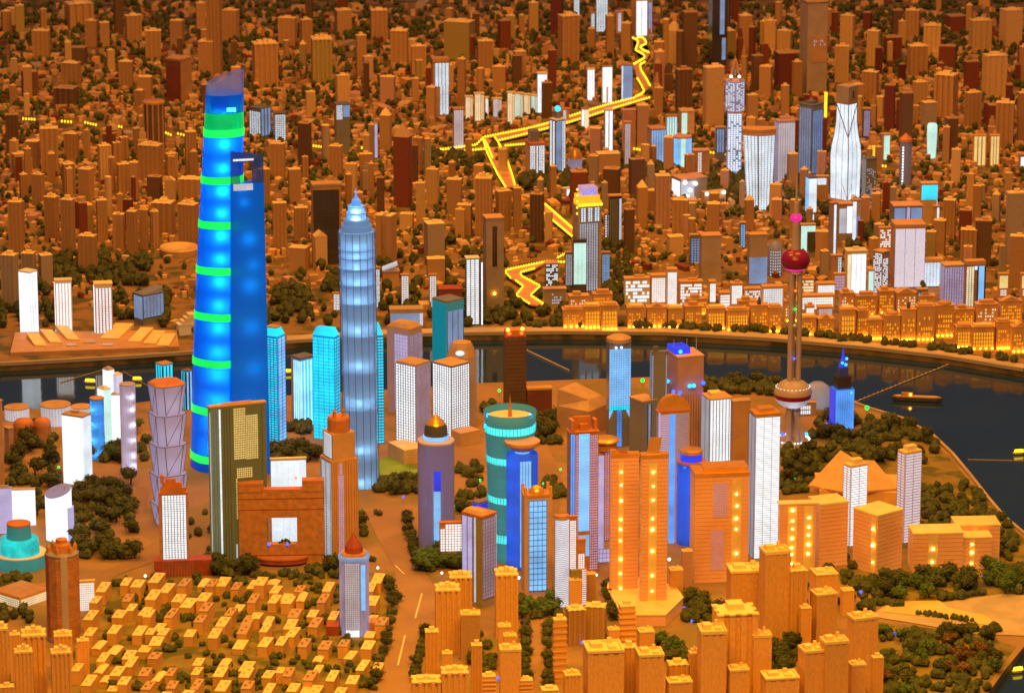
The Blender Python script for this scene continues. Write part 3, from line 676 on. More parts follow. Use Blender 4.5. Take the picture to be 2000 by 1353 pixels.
def teal_tower():
    t = RT('teal_tower', 'round teal glass tower with glowing cyan bands and a dished rim', 996, 100, 812, 1100, ref='round teal tower')
    t.lathe('glass_shell', 's_teal', [(.80, 1100), (.86, 1000), (.92, 900), (1.0, 830)], 32)
    MB().lathe([(t.r, t.z(829.5)), (t.r * 1.04, t.z(812))], 32, caps=False).build('rim', 's_teal', t.root, True); MB().lathe([(t.r * .93, t.z(826)), (t.r * .93, t.z(824))], 32).build('roof_deck', 'cream', t.root, True)
    for y0, y1, k in ((850, 836, 1.0), (908, 895, .925), (985, 972, .875), (1062, 1046, .83)):
        MB().lathe([(t.r * (k + .004), t.z(y0)), (t.r * (k + .008), t.z(y1))], 32, caps=False).build('light_band', 'band_teal', t.root, True)
        g = MB()
        for j in range(44):
            a = 2 * math.pi * j / 44; r_ = t.r * (k + .012); g.bar((r_ * math.cos(a), r_ * math.sin(a), t.z(y0)), (r_ * math.cos(a), r_ * math.sin(a), t.z(y1)), .0009)
        g.build('band_bars', 's_teal', t.root, kind='stuff')
    for x, y, z in ((-.86, -.5, 815), (.8, -.55, 815), (-.95, -.32, 838), (.92, -.34, 838)): MB().ball((x * t.r, y * t.r, t.z(z)), t.px(3), 8, t.px(5)).build('blue_lamp', 'k_sky', t.root, True)
    MB().lathe([(.006, t.z(824)), (.004, t.z(805)), (1e-4, t.z(780))], 8).build('mast', 'terracotta', t.root)
    g = MB()
    for k in range(20):
        z = t.h * (.04 + k * .045); f = z / t.h; r_ = t.r * (.803 + .2 * f ** 1.0)
        g.lathe([(r_, z), (r_, z + .0008)], 32, caps=False)
    g.build('floor_lines', 'grey_glass', t.root, kind='stuff')
    for y in (1080, 1020, 950, 880): t.lamp(0, -.45, t.z(y) / t.h, 3.0, 'lamp_teal')
teal_tower()

def disc_tower():
    t = RT('disc_roofed_tower', 'blue glowing tower carrying a wide flat orange disc on top', 1020, 64, 884, 1112, ref='blue orange-disc tower')
    t.lathe('shaft', 's_royal', [(1, 1112), (1, 896), (.9, 890)], 10, False, ph=.3); t.lathe('neck', 'l_sky', [(.45, 889.6), (.45, 886)], 16)
    t.lathe('disc_roof', 'wood', [(.55, 885.6), (1.06, 874), (1.1, 869), (1.08, 867)], 36)
    w = t.r
    MB().box(-w * .15, w * .55, -w * 1.02, -w * .88, t.h * .03, t.h * .93).build('glass_bay', 'l_sky', t.root)
    g = MB()
    for x in (-.15, .02, .2, .37, .55): g.box(w * x - .0006, w * x + .0006, -w * 1.035, -w * 1.02, t.h * .03, t.h * .93)
    g.build('window_bars', 'blue_paint', t.root, kind='stuff')
    for y in (905, 950, 1000, 1050, 1090): t.lamp(-.35, -.3, t.z(y) / t.h, 3, 'lamp_blue')
disc_tower()

t = T('blue_tower', 'blue window tower framed in tan with small gold dome and corner pinnacles', 1018, 1024, 1078, 972, 1156, th=10, dep=44, ref='blue gold-domed tower')
t.body('lav_wall'); t.panel('R', .17, .80, .01, .965, 'l_sky', 4, 16, .10, .10, 'blue_paint'); t.panel('R', .0, .10, 0, 1, 'wood', name='corner_pier'); t.panel('R', .87, 1.0, 0, 1, 'wood', name='corner_pier')
o = t.roof('gold_leaf', 5, 1)
MB().lathe([(t.w * .30, t.h + t.px(5.2)), (t.w * .27, t.h + t.px(11)), (t.w * .16, t.h + t.px(17)), (1e-4, t.h + t.px(20))], 20).build('dome', 'gold_leaf', t.root, True)
for x, y in ((-.45, -.42), (.45, -.42), (-.45, .42), (.45, .42)): MB().box(x * t.w - .004, x * t.w + .004, y * t.d - .004, y * t.d + .004, t.h + t.px(5.2), t.h + t.px(20)).build('pinnacle', 'wood', t.root)

t = T('lavender_tower', 'lavender tower with an ochre centre strip and a sloping orange roof', 903, 941, 970, 1012, 1188, th=48, ref='ochre-striped lavender tower')
t.body('purple_glass'); t.panel('L', .0, .55, .3, .98, 'l_lav', 2, 0, .08); t.panel('L', .72, .98, 0, .99, 'olive_wall', name='centre_strip'); t.panel('L', .62, .70, .05, .99, 'l_ash', name='light_stripe'); t.panel('R', .06, .9, .1, .98, 'l_dimlav', 5, 22, .15, .15, 'purple_glass'); t.panel('R', .9, .97, 0, .99, 'l_lav', name='light_stripe')
o = t.roof('terracotta', 4, 1)
MB().prism([(-t.w * .5, -t.d * .5), (t.w * .0, -t.d * .5), (t.w * .0, t.d * .5), (-t.w * .5, t.d * .5)], t.h + t.px(4.2), t.h + t.px(11), .8).build('roof_ridge', 'wood', o)
t = T('blue_box', 'small violet box with slanted roof behind the ochre-striped tower', 922, 934, 966, 985, 1052, th=40, cat='building'); t.body('l_deep'); t.roof('purple_glass', 4, 0)

def curved_stair_tower():
    for i, (xl, xr, yt, yb, lb, m_) in enumerate(((1082, 1132, 1012, 1186, 'striped white curved tower beside two stepped brick blocks', 'brick'),)):
        t = T('stepped_tower', lb, 1082, 1084, 1144, 1010, 1186, th=10, dep=34, ref='stepped striped tower')
        w, d, h = t.w, t.d, t.h
        pts = [(-w / 2 + w * .40 * (1 - math.cos(a)), -d / 2 - .012 * math.sin(a)) for a in [math.pi / 2 * 2 * k / 10 for k in range(11)]]
        pts = [(-w * .5 + w * .45 * k / 10, -d / 2 - .012 * math.sin(math.pi * k / 10)) for k in range(11)]
        poly = pts + [(-w * .05, d / 2), (-w * .5, d / 2)]
        MB().prism(poly, 0, h).build('curved_body', 'lav_wall', t.root)
        g = MB()
        for k in range(46):
            z = h * (.02 + k * .0208)
            for a, b in zip(pts, pts[1:]):
                g.add([(a[0], a[1] - .0012, z), (b[0], b[1] - .0012, z), (b[0], b[1] - .0012, z + h * .011), (a[0], a[1] - .0012, z + h * .011)], [(0, 1, 2, 3)])
        g.build('lit_floors', 'l_cool', t.root, kind='stuff')
        MB().prism([(x * 1.02, y) for x, y in poly], h + .0002, h + .004).build('roof', 'terracotta', t.root)
        for k, (x0, x1, z1) in enumerate(((-.045, .22, .98), (.222, .5, .72))):
            o = MB().box(x0 * w, x1 * w, -d / 2 + .004, d / 2, 0, z1 * h).build('stepped_block', 'brick', t.root)
            MB().box(x0 * w - .001, x1 * w + .001, -d / 2 + .003, d / 2, z1 * h + .0002, z1 * h + .005).build('block_roof', 'terracotta', o)
            g = MB()
            for j in range(26):
                z = h * (.42 if k == 0 else .05) + j * h * .0205
                if z > z1 * h - .008: break
                for q in (.25, .5, .75): 
                    xx = (x0 + (x1 - x0) * q) * w; g.box(xx - .002, xx + .002, -d / 2 + .0028, -d / 2 + .004, z, z + h * .012)
            g.build('windows', 'l_white', o, kind='stuff')
        MB().box(.0 * w, .34 * w, -d / 2 - .012, -d / 2 + .0035, 0, h * .42).build('front_annex', 'olive_wall', t.root)
        g = MB()
        for j in range(17):
            for q in range(4): g.box(.36 * w + q * .035 * w, .38 * w + q * .035 * w, -d / 2 - .0132, -d / 2 - .012, .01 + j * h * .023, .01 + j * h * .023 + .0028)
        MB().box(.342 * w, .5 * w, -d / 2 - .012, -d / 2 + .0035, 0, h * .42).build('front_annex', 'brick', t.root); g.build('windows', 'l_white', t.root, kind='stuff')
curved_stair_tower()

t = T('blue_tower', 'bright blue lit tower with a ruined-looking orange crown', 1107, 1113, 1168, 846, 1120, th=12, dep=46, ref='blue orange-crowned tower')
t.body('brick'); t.panel('R', .30, .68, .30, .99, 'l_sky'); t.panel('R', .30, .68, .12, .27, 'l_sky'); t.panel('R', .0, .16, .02, .99, 'l_blue', 2, 0, .2); t.dots('R', .17, .29, .02, .98, 2, 52, 'l_pink'); t.dots('R', .70, .98, .02, .98, 4, 52, 'l_lav', .5, .5)
o = t.roof('terracotta', 2, 1.5)
for x, y, w_, d_, h_ in ((-.40, 0, .14, .9, 24), (.42, .1, .12, .7, 22), (0, .35, .6, .2, 26), (.02, -.05, .3, .3, 14)): MB().box((x - w_ / 2) * t.w, (x + w_ / 2) * t.w, (y - d_ / 2) * t.d, (y + d_ / 2) * t.d, t.h + t.px(2.2), t.h + t.px(h_)).build('crown_fin', 'terracotta', o)
for x in (.40, .5, .6): t.bulb('R', x, .965, 1.6, 'k_sky')
t = T('pink_tower', 'pink dotted tower with a flat round orange cap beside the amber towers', 1157, 1163, 1206, 884, 1098, th=12, dep=40, ref='pink dotted tower')
t.body('lav_wall'); t.panel('R', .0, .36, .05, .97, 'l_lav'); t.panel('R', .40, 1.0, .20, 1.0, 'l_pink', 6, 40, .35, .35, 'brick'); t.panel('R', .0, 1, .0, .12, 'l_lav', 6, 3, .1, .1, 'purple_glass')
o = t.roof('terracotta', 3, 1); MB().lathe([(t.w * .52, t.h + t.px(3.2)), (t.w * .50, t.h + t.px(18))], 22).build('drum', 'brick', t.root, True)
MB().lathe([(t.w * .60, t.h + t.px(18.2)), (t.w * .62, t.h + t.px(22)), (t.w * .5, t.h + t.px(25)), (.02, t.h + t.px(26))], 26).build('round_cap', 'gold_leaf', t.root, True)

def amber(name, label, xl, xc, xr, yt, yb, th, cols, dep=None, ref=None, roofkind=0, lav=()):
    t = T(name, label, xl, xc, xr, yt, yb, th, dep=dep, ref=ref)
    t.body('amber_glow_wall')
    g = MB(); n = max(6, int(t.h * t.s / 8))
    for k in range(1, n):
        z = k / n
        t.face('R', 0, 1, z, z + .0009 / t.h, 0, .0009, g); t.face('L', 0, 1, z, z + .0009 / t.h, 0, .0009, g)
    g.build('floor_lines', 'wood', t.root, kind='stuff')
    for f, u, w_, vs in cols:
        t.panel(f, u - w_, u + w_, .02, .97, 'roof_pale', name='stair_bay')
        for v in vs: t.bulb(f, u + random.uniform(-.01, .01), v, random.uniform(1.5, 2.5))
    return t
t = amber('amber_tower', 'amber tower with a column of glowing bulbs and open roof lights', 1190, 1192, 1246, 894, 1172, 8, [('R', .36, .09, (.90, .81, .70, .57, .50, .42, .29, .19, .08))], 44, 'amber bulb tower')
o = t.roof('gold_leaf', 8, 1); MB().box(-t.w * .22, t.w * .1, -t.d * .3, t.d * .2, t.h + t.px(8.2), t.h + t.px(10)).build('roof_hatch', 'brick_dark', o); MB().box(-t.w * .5, -t.w * .3, -t.d * .4, t.d * .4, t.h + t.px(8.2), t.h + t.px(14)).build('roof_wall', 'gold_leaf', o)
t = amber('amber_tower', 'amber tower with a bulb column and a tilted square roof slab', 1249, 1252, 1302, 895, 1196, 9, [('R', .42, .16, (.91, .82, .73, .61, .54, .40, .24, .14))], 40, 'amber slab-roofed tower')
o = t.roof('gold_leaf', 7, 1.5)
mb = MB(); a, b_ = t.w * .30, t.h + t.px(7.4); mb.loft([[(-a, -t.d * .2, b_), (a * .6, -t.d * .2, b_), (a * .6, -t.d * .1, b_), (-a, -t.d * .1, b_)], [(-a * .6, t.d * .15, b_ + t.px(30)), (a, t.d * .15, b_ + t.px(30)), (a, t.d * .25, b_ + t.px(30)), (-a * .6, t.d * .25, b_ + t.px(30))]]); mb.build('roof_slab', 'gold_leaf', o)
# podium under both amber towers
pd = P((1186, 1170), (1208, 1210), (1240, 1222), (1300, 1222), (1334, 1188), (1318, 1166), (1260, 1150), (1190, 1150)); c = sum(pd, Vector()) / 8
o = MB().prism([(p.x - c.x, p.y - c.y) for p in pd], 0, .030).build('podium_building', 'amber_glow_wall'); o.location = c; tag(o, 'low angular amber podium at the foot of the two bulb towers', 'building')
MB().prism([((p.x - c.x) * 1.015, (p.y - c.y) * 1.015) for p in pd], .0302, .034).build('podium_roof', 'roof_pale', o)

t = T('helmet_tower', 'mauve dotted tower under a rounded orange helmet roof', 1280, 1284, 1344, 806, 1062, th=14, dep=50, ref='orange helmet-roofed tower')
t.body('lav_wall'); t.panel('R', .36, .54, .0, .98, 'l_blue'); t.dots('R', .02, .34, .02, .98, 5, 56, 'l_lav'); t.dots('R', .57, .98, .02, .98, 7, 56, 'l_dimlav'); t.panel('R', .0, .05, 0, 1, 'l_lav')
o = t.roof('terracotta', 3, 2)
arc = [(-t.w * .52 * math.cos(a), t.h + t.px(3.2) + t.px(30) * math.sin(a)) for a in [math.pi * k / 14 for k in range(15)]]
MB().loft([[(x, -t.d * .42, z) for x, z in arc], [(x * .96, t.d * .42, z) for x, z in arc]]).build('helmet_roof', 'gold_leaf', t.root, True)
t = RT('blue_round_tower', 'deep blue glowing round tower with two flat orange discs', 1349, 54, 908, 1066, ref='deep blue round tower')
t.lathe('shaft', 's_royal', [(1, 1066), (1, 908)], 24); t.lathe('lower_disc', 'terracotta', [(1.06, 907.6), (1.06, 904)], 24); t.lathe('drum', 'l_deep', [(.80, 903.6), (.80, 890)], 24); t.lathe('upper_disc', 'gold_leaf', [(.82, 889.6), (.82, 884), (.5, 882)], 24)
for y in (930, 960, 1000, 1040): t.lamp(.05, -.35, t.z(y) / t.h, 3.2, 'lamp_blue')
for x in (-.5, .2, .6): MB().ball((x * t.r, -t.r * .9, t.z(912)), t.px(2.4), 8).build('blue_lamp', 'k_blue', t.root, True)

t = T('grey_tower', 'grey pointed tower standing behind the mauve helmet tower', 1268, 1271, 1302, 690, 900, th=12, dep=36); t.body('grey_glass'); t.panel('R', .0, .12, .2, .98, 'l_ash', 1, 40, .1, .5); t.panel('R', .88, .98, .3, .98, 'l_ash', 1, 40, .1, .5); t.roof('grey_frame', 2, 0, block=[(-.2, 0, .3, .4, 10)])
t = T('grey_block', 'squat blue grey glass block with a slanted tan roof', 1230, 1254, 1284, 786, 905, th=35, cat='building'); t.body('grey_glass'); t.panel('R', .35, .55, .1, .95, 'l_greyblue', 1, 0); t.roof('wood', 3, 1)
def lamp_tower():
    t = T('brown_lamp_tower', 'mauve brown tower studded with glowing blue lamps near its top', 1303, 1322, 1373, 700, 892, th=18, ref='blue-lamped brown tower')
    t.body('wall_p'); g = MB()
    for k in range(9): t.face('R', .12 + k * .1, .13 + k * .1, 0, .62, 0, .0014, g)
    g.build('facade_fins', 'dark_frame', t.root, kind='stuff')
    for f, u, v in (('R', .05, .66), ('R', .42, .72), ('R', .58, .72), ('R', .95, .74), ('R', .95, .62), ('L', .35, .72), ('L', .9, .66), ('L', .95, .56)): t.bulb(f, u, v, 4.2, 'k_blue' if v != .72 else 'k_sky')
    o = t.roof('wall_p', 3, 1)
    MB().box(-t.w * .5, t.w * .1, -t.d * .2, t.d * .5, t.h + t.px(3.2), t.h + t.px(15)).build('roof_house', 'l_deep', o); MB().ball((-t.w * .3, -t.d * .2 - .006, t.h + t.px(9)), t.px(4), 8).build('blue_lamp', 'k_sky', o)
    for x in (-.45, .05, .42): MB().bar((x * t.w, 0, t.h), (x * t.w, 0, t.h + t.px(30)), .0008).build('mast', 'steel', o)
lamp_tower()
t = T('white_ribbed_tower', 'bright white tower with black vertical ribs and tan cap, beside a plain brown slab', 1371, 1385, 1429, 781, 918, th=18, ref='white black-ribbed tower')
t.body('white_paint'); t.panel('R', 0, 1, 0, .99, 'l_white', 7, 34, .16, .10, 'dark_frame'); t.panel('L', 0, 1, 0, .99, 'l_ash', 2, 40, .05, .3, 'grey_frame'); t.roof('wood', 2, 1, block=[(-.1, 0, .5, .5, 8)], bmat='roof_pale')
t = T('brown_tower', 'plain brown slab between the two tall white towers', 1426, 1430, 1464, 786, 940, th=12, dep=36); t.body('wall_b'); t.roof('roof_brown', 3, 1)
t = T('white_tall_tower', 'tallest white lined tower on the near bank with a gold stepped cap', 1462, 1472, 1521, 812, 1090, th=14, ref='tall white lined tower')
t.body('wood'); t.panel('R', .0, .97, .0, .985, 'l_white', 3, 62, .035, .16, 'grey_frame'); t.panel('L', .0, .96, .0, .985, 'l_ash', 2, 62, .1, .34, 'grey_frame'); o = t.roof('gold_leaf', 3, 1, block=[(0, 0, .6, .6, 8)])

t = amber('amber_block', 'broad amber block with a violet window grid and bulb column', 1349, 1356, 1461, 932, 1138, 7, [('R', .77, .09, (.83, .72, .60, .50, .27, .14))], 46, 'broad amber gridded block')
t.panel('R', .33, .60, .62, .94, 'l_dimlav', 6, 14, .35, .3, 'amber_glow_wall'); t.panel('R', .30, .54, .12, .50, 'l_dimlav', 6, 18, .4, .35, 'amber_glow_wall'); o = t.roof('gold_leaf', 7, 1.5); MB().box(-t.w * .32, t.w * .5, -t.d * .3, t.d * .5, t.h + t.px(7.2), t.h + t.px(14)).build('upper_roof', 'gold_leaf', o)
t = amber('amber_block', 'amber twin-bayed block with two glowing bulb columns', 1519, 1521, 1592, 986, 1116, 6, [('R', .35, .13, (.92, .76, .64, .50, .36, .26, .12)), ('R', .80, .13, (.80, .66, .54, .40, .26))], 40, 'amber twin-bulb block')
o = t.roof('roof_pale', 3, 2)
t = amber('amber_block', 'amber block with rounded front between twin-bulb block and white tower', 1581, 1600, 1656, 988, 1108, 20, [], 40); t.panel('L', .2, .6, 0, .97, 'wood', name='bay'); t.roof('roof_pale', 4, 1)
t = amber('amber_block', 'amber block standing in front of the pinkish white tower', 1669, 1712, 1765, 1010, 1122, 40, [('L', .85, .10, (.78, .5, .2))], 40, 'amber front block'); t.roof('roof_pale', 4, 1)
t = amber('amber_block', 'wide low amber block with two bulbs at the tree edge', 1778, 1782, 1880, 1044, 1118, 4, [('R', .40, .10, (.62, .28))], 36, 'wide low amber block'); t.roof('roof_pale', 3, 1)
t = amber('amber_block', 'stepped amber block with three bulbs beside the wooded shore', 1862, 1866, 1936, 1052, 1112, 4, [('R', .45, .08, (.82, .56, .2))], 30, 'stepped amber block'); t.roof('roof_pale', 3, 1)
t = amber('amber_block', 'tallest rear part of the stepped amber shore blocks', 1862, 1866, 1952, 1028, 1098, 4, [('R', .42, .06, (.86,))], 40); t.roof('roof_pale', 3, 1)

for nm, lb, xl, xc, xr, yt, yb, rf in (('white_slim_tower', 'slim bright white lined tower in front of the tan angular hall', 1647, 1659, 1692, 912, 1066, 'slim white lined tower'), ('white_slim_tower', 'slim pinkish white lined tower beside the wooded point', 1752, 1764, 1797, 886, 1060, 'pinkish white lined tower')):
    t = T(nm, lb, xl, xc, xr, yt, yb, 30, ref=rf); mm = 'l_white' if xl < 1700 else 'l_pale'
    t.body('amber_glow_wall'); t.panel('R', 0, 1, 0, .99, mm, 2, 32, .05, .25, 'lav_wall'); t.panel('L', 0, 1, 0, .99, mm, 2, 32, .12, .35, 'lav_wall'); t.roof('roof_pale', 3, .5, block=[(0, 0, .6, .6, 9)])

def angular_hall():
    c = G(1668, 1000); o = empty('angular_hall', c); tag(o, 'tan angular convention hall with two folded sloping roofs', 'building'); HEROES.append(('tan angular hall', 1668, 1000)); FOOT.append((c.x, c.y + .08, .15))
    s = PPM(c)
    def q(x, y, z=0): p = G(x, y); return (p.x - c.x, p.y - c.y, z)
    hz = 36 / s
    a = [q(1600, 992), q(1752, 996), q(1752, 960), q(1590, 956)]
    MB().loft([a, [(x, y, hz) for x, y, _ in a]]).build('wall', 'wall_n', o)
    r = [(-.115 + .0, .02, hz * 1.02), (.0, .0, hz * 1.02), (.02, .14, hz * 1.1), (-.12, .16, hz * 1.1)]
    def slope(p0, p1, p2, p3, nm): MB().loft([[p0, p1, p2, p3], [(x, y, z + .006) for x, y, z in (p0, p1, p2, p3)]]).build(nm, 'wood', o)
    slope(q(1578, 985, hz * 1.01), q(1655, 1000, hz * 1.01), q(1668, 964, hz * 1.9), q(1640, 950, hz * 2.0), 'sloping_roof')
    slope(q(1657, 1000, hz * 1.02), q(1752, 992, hz * 1.02), q(1706, 960, hz * 1.7), q(1670, 964, hz * 1.85), 'sloping_roof')
    g = MB()
    for i in range(6): p = q(1606 + i * 11, 993, hz + .008); g.ball(p, .0035, 6)
    g.build('eave_studs', 'roof_pale', o, kind='stuff')
angular_hall()
# ------------------------------------------------------------------ the tower with two big balls
def pearl():
    p = G(1548, 866); s = PPM(p); o = empty('ball_tower', p + Vector((0, .03, 0))); tag(o, 'tall three-shafted tower threaded through two big balls with magenta lights', 'tower'); HEROES.append(('tall tower of two balls', 1548, 866)); FOOT.append((p.x, p.y + .03, .06))
    def z(y): return ZTOP(p + Vector((0, .03, 0)), y)
    def rel(x): return (x - 1548) / s
    for k in range(3):
        a = R(90 + 120 * k + 14); x, y = .016 * math.cos(a), .016 * math.sin(a)
        MB().lathe([(.0092, .0), (.0085, z(560)), (.0075, z(520))], 12, x, y).build('shaft', 'pearl_shaft', o, True)
    for k in range(3):
        a = R(-90 + 120 * k + 40); MB().bar((.010 * math.cos(a), .010 * math.sin(a), z(800)), (.062 * math.cos(a), .062 * math.sin(a), 0), .0055).build('leg', 'pearl_shaft', o)
    r = 37 / s; zc = z(768)
    pf = lambda a, b: [(max(1e-4, r * math.sin(R(q))), zc - r * .80 * math.cos(R(q))) for q in [a + (b - a) * i / 8 for i in range(9)]]
    MB().lathe(pf(24, 74), 32).build('ball_base', 's_white', o, True)
    MB().lathe(pf(74.1, 92), 32).build('ball_band', 'magenta_ball', o, True)
    MB().lathe(pf(92.1, 166), 32).build('ball_cap', 'pearl_shaft', o, True)
    g = MB()
    for k in range(26):
        a = 2 * math.pi * k / 26; g.ball((r * .90 * math.cos(a), r * .90 * math.sin(a), zc + r * .40), .0009, 5)
    g.build('ball_lights', 'k_white', o, kind='stuff')
    MB().ball((.0, -r * .5, zc - r * .35), .006, 8).build('lamp', 'lamp_dim', o)
    r = 28.5 / s; zc = z(508)
    prof = [(r * math.sin(math.pi * i / 14) + 1e-5, zc - r * .80 * math.cos(math.pi * i / 14)) for i in range(15)]
    MB().lathe(prof[4:], 32).build('upper_ball', 'magenta_ball', o, True)
    MB().lathe(prof[2:5], 32).build('ball_glow', 'k_magenta', o, True).scale = (1.001, 1.001, 1)
    MB().lathe([(r * .52, zc - r * .9), (r * .45, zc - r * .66)], 24).build('ball_collar', 'pearl_shaft', o, True)
    MB().lathe([(.0145, zc + r * .6), (.012, z(440)), (.012, z(432))], 16).build('upper_shaft', 'pearl_shaft', o, True)
    MB().lathe([(.012, z(432) + .0003), (.017, z(429)), (.019, z(424)), (.013, z(418))], 18).build('space_ball', 'k_magenta', o, True)
    MB().lathe([(.009, z(418) + .0003), (.007, z(395)), (.004, z(394)), (.0035, z(360)), (.001, z(335))], 10).build('antenna', 'pearl_shaft', o, True)
    for y, m_, rr in ((564, 'k_red', .004), (600, 'k_green', .004), (632, 'white_paint', .006), (696, 'k_blue', .0042)): MB().ball((0, -.026, z(y)), rr, 10).build('shaft_lamp' if m_[0] == 'k' else 'small_ball', m_, o, True)
    for x, m_ in ((-.032, 'k_blue'), (.044, 'k_sky'), (.036, 'k_blue')): MB().ball((x, -.02, .028), .006, 8).build('foot_lamp', m_, o, True)
    MB().lathe([(.056, .0), (.056, .004)], 30).build('plaza_disc', 'concrete', o)
    g = MB()
    for k in range(34):
        a = 2 * math.pi * k / 34; g.ball((.056 * math.cos(a), .056 * math.sin(a), .007), .0026, 5)
    g.build('ring_lights', 'k_white', o, kind='stuff')
pearl()
t = RT('globe_building', 'grey globe-shaped hall between the ball tower and the blue tower', 1598, 58, 752, 806, cat='building')
t.lathe('globe', 's_grey', [(.6, 806), (.92, 796), (1, 786), (.95, 772), (.75, 760), (.4, 753), (.02, 751)], 26); MB().lathe([(t.r * 1.1, 0), (t.r * 1.1, .012)], 26).build('plinth', 'concrete', t.root)
t.lamp(0, -.3, .4, 2.5)
t = T('lit_hall', 'small hall with glowing white windows at the foot of the globe', 1556, 1558, 1594, 788, 812, th=6, dep=20, cat='building'); t.body('concrete'); t.panel('R', .05, .7, .1, .85, 'l_cool', 6, 2, .25, .2, 'concrete'); t.roof('roof_brown', 2, 1)
def blue_pin():
    t = T('blue_pin_tower', 'solid blue glowing tower with a narrow dark top and blue pinnacle', 1622, 1630, 1668, 762, 850, th=15, ref='solid blue pinnacle tower')
    t.body('s_sky'); t.panel('R', .02, .98, .0, .985, 'l_blue', 8, 0, .04, 0, 'blue_paint'); t.panel('L', 0, 1, 0, .98, 'l_deep'); w, d, h = t.w, t.d, t.h
    MB().box(-w * .36, w * .36, -d * .36, d * .36, h + .0002, h + t.px(24)).build('upper_block', 'dark_glass', t.root); MB().box(-w * .22, w * .22, -d * .22, d * .22, h + t.px(24.2), h + t.px(42)).build('top_block', 'blue_paint', t.root)
    MB().lathe([(w * .2, h + t.px(42.2)), (w * .1, h + t.px(58)), (1e-4, h + t.px(82))], 10).build('pinnacle', 'l_deep', t.root)
    for x, y in ((.08, 48), (-.1, 52), (.12, 60)): MB().ball((x * w, -d * .25, h + t.px(y)), t.px(3), 8).build('blue_lamp', 'k_sky', t.root, True)
    for x in (.1, .9): t.bulb('R', x, .02, 2.4, 'k_sky')
    t.bulb('R', .8, .93, 2.4, 'k_sky')
blue_pin()
t = T('cyan_notched_tower', 'blue glass tower with a split front notch and round tan cap', 1184, 1189, 1231, 672, 872, th=10, dep=42, ref='blue split-front tower')
t.body('grey_glass'); t.panel('R', .0, 1, .40, .95, 'l_sky', 9, 24, .06, .08, 'blue_paint'); t.panel('R', .0, 1, .355, .40, 'l_cyan', 9, 2, .1, .1); t.panel('R', .36, .60, .0, .354, 'l_blue', 2, 20, .1, .25, 'blue_paint')
mb = MB(); x, y = t.w / 2, -t.d / 2
mb.add([(-x, y - .001, t.h * .354), (-x, y - .001, t.h * .26), (-x + t.w * .2, y - .001, t.h * .354), (x, y - .001, t.h * .354), (x, y - .001, t.h * .26), (x - t.w * .22, y - .001, t.h * .354)], [(0, 1, 2), (4, 3, 5)]); mb.build('fishtail_glazing', 'l_sky', t.root)
o = t.roof('grey_frame', 2, 0); MB().lathe([(t.w * .58, t.h + t.px(2.2)), (t.w * .56, t.h + t.px(9)), (t.w * .3, t.h + t.px(14)), (.002, t.h + t.px(15))], 20).build('round_cap', 'roof_brown', t.root, True)
for u in (.3, .55): t.bulb('R', u, .965, 2, 'k_white')
t = T('lamp_top_tower', 'dark brown tower with four glowing red orange lamps on top', 983, 986, 1028, 660, 812, th=8, dep=38, ref='red-lamped dark tower')
t.body('wall_d'); o = t.roof('brick_dark', 2, 0); MB().box(-t.w * .46, t.w * .46, -t.d * .4, t.d * .4, t.h + t.px(2.2), t.h + t.px(14)).build('lamp_house', 'k_red' if 0 else 'terracotta', o)
for x, z_ in ((-.35, 16), (.32, 17), (-.28, 8), (.28, 8)): MB().ball((x * t.w, -t.d * .45, t.h + t.px(z_)), t.px(3.2), 8).build('lamp', 'k_orange' if z_ > 10 else 'k_red', o, True)
g = MB()
for k in range(20): t.face('R', 0, 1, k * .05, k * .05 + .003, 0, .0008, g)
g.build('floor_lines', 'dark_frame', t.root, kind='stuff')
t = T('convention_hall', 'sprawling brown hall with angular folded roof behind the crowned blue tower', 1088, 1150, 1192, 772, 852, th=55, cat='building', ref='sprawling brown hall')
t.body('wall_b', 0, t.h * .6); MB().loft([[(-t.w * .5, -t.d * .5, t.h * .602), (t.w * .5, -t.d * .5, t.h * .602), (t.w * .5, t.d * .5, t.h * .602), (-t.w * .5, t.d * .5, t.h * .602)], [(-t.w * .2, -t.d * .3, t.h * .8), (t.w * .4, -t.d * .3, t.h * .8), (t.w * .4, t.d * .5, t.h), (-t.w * .45, t.d * .5, t.h)]]).build('folded_roof', 'roof_brown', t.root)
t = T('low_hall', 'low brown hall at the waterside between red-lamped tower and brown hall', 1028, 1030, 1078, 762, 812, th=6, dep=60, cat='building'); t.body('wall_r'); t.roof('wood', 4, 1)
# white and cyan towers behind the pagoda-like one
t = T('cyan_grid_tower', 'cyan gridded tower with sloped top, half hidden by the dark blue tower', 514, 545, 558, 650, 868, th=62, ref='sloped cyan tower'); t.body('s_cyan', 0, t.h * .965)
t.panel('L', .1, .98, .0, .95, 'l_cyan', 4, 44, .12, .35, 'blue_paint'); t.panel('R', .02, .98, 0, .95, 'l_sky', 2, 30, .06, .1, 'blue_paint'); MB().prism([(-t.w / 2, -t.d / 2), (t.w / 2, -t.d / 2), (t.w / 2, t.d / 2), (-t.w / 2, t.d / 2)], t.h * .9652, t.h * 1.03, .7).build('sloped_top', 'l_cyan', t.root); o = MB().box(-t.w * .35, t.w * .35, -t.d * .35, t.d * .35, t.h * 1.0302, t.h * 1.04).build('roof', 'roof_brown', t.root)
t = T('cyan_tower', 'shorter bright cyan tower with pale stripes beside the sloped cyan tower', 569, 588, 614, 702, 834, th=42, ref='shorter bright cyan tower'); t.body('lav_wall'); t.panel('L', .35, 1, 0, .97, 'l_cyan', 3, 0, .3, 0, 'l_cool'); t.panel('R', .05, .98, 0, .97, 'l_cyan', 4, 0, .3, 0, 'l_cool'); t.roof('grey_frame', 3, 1)
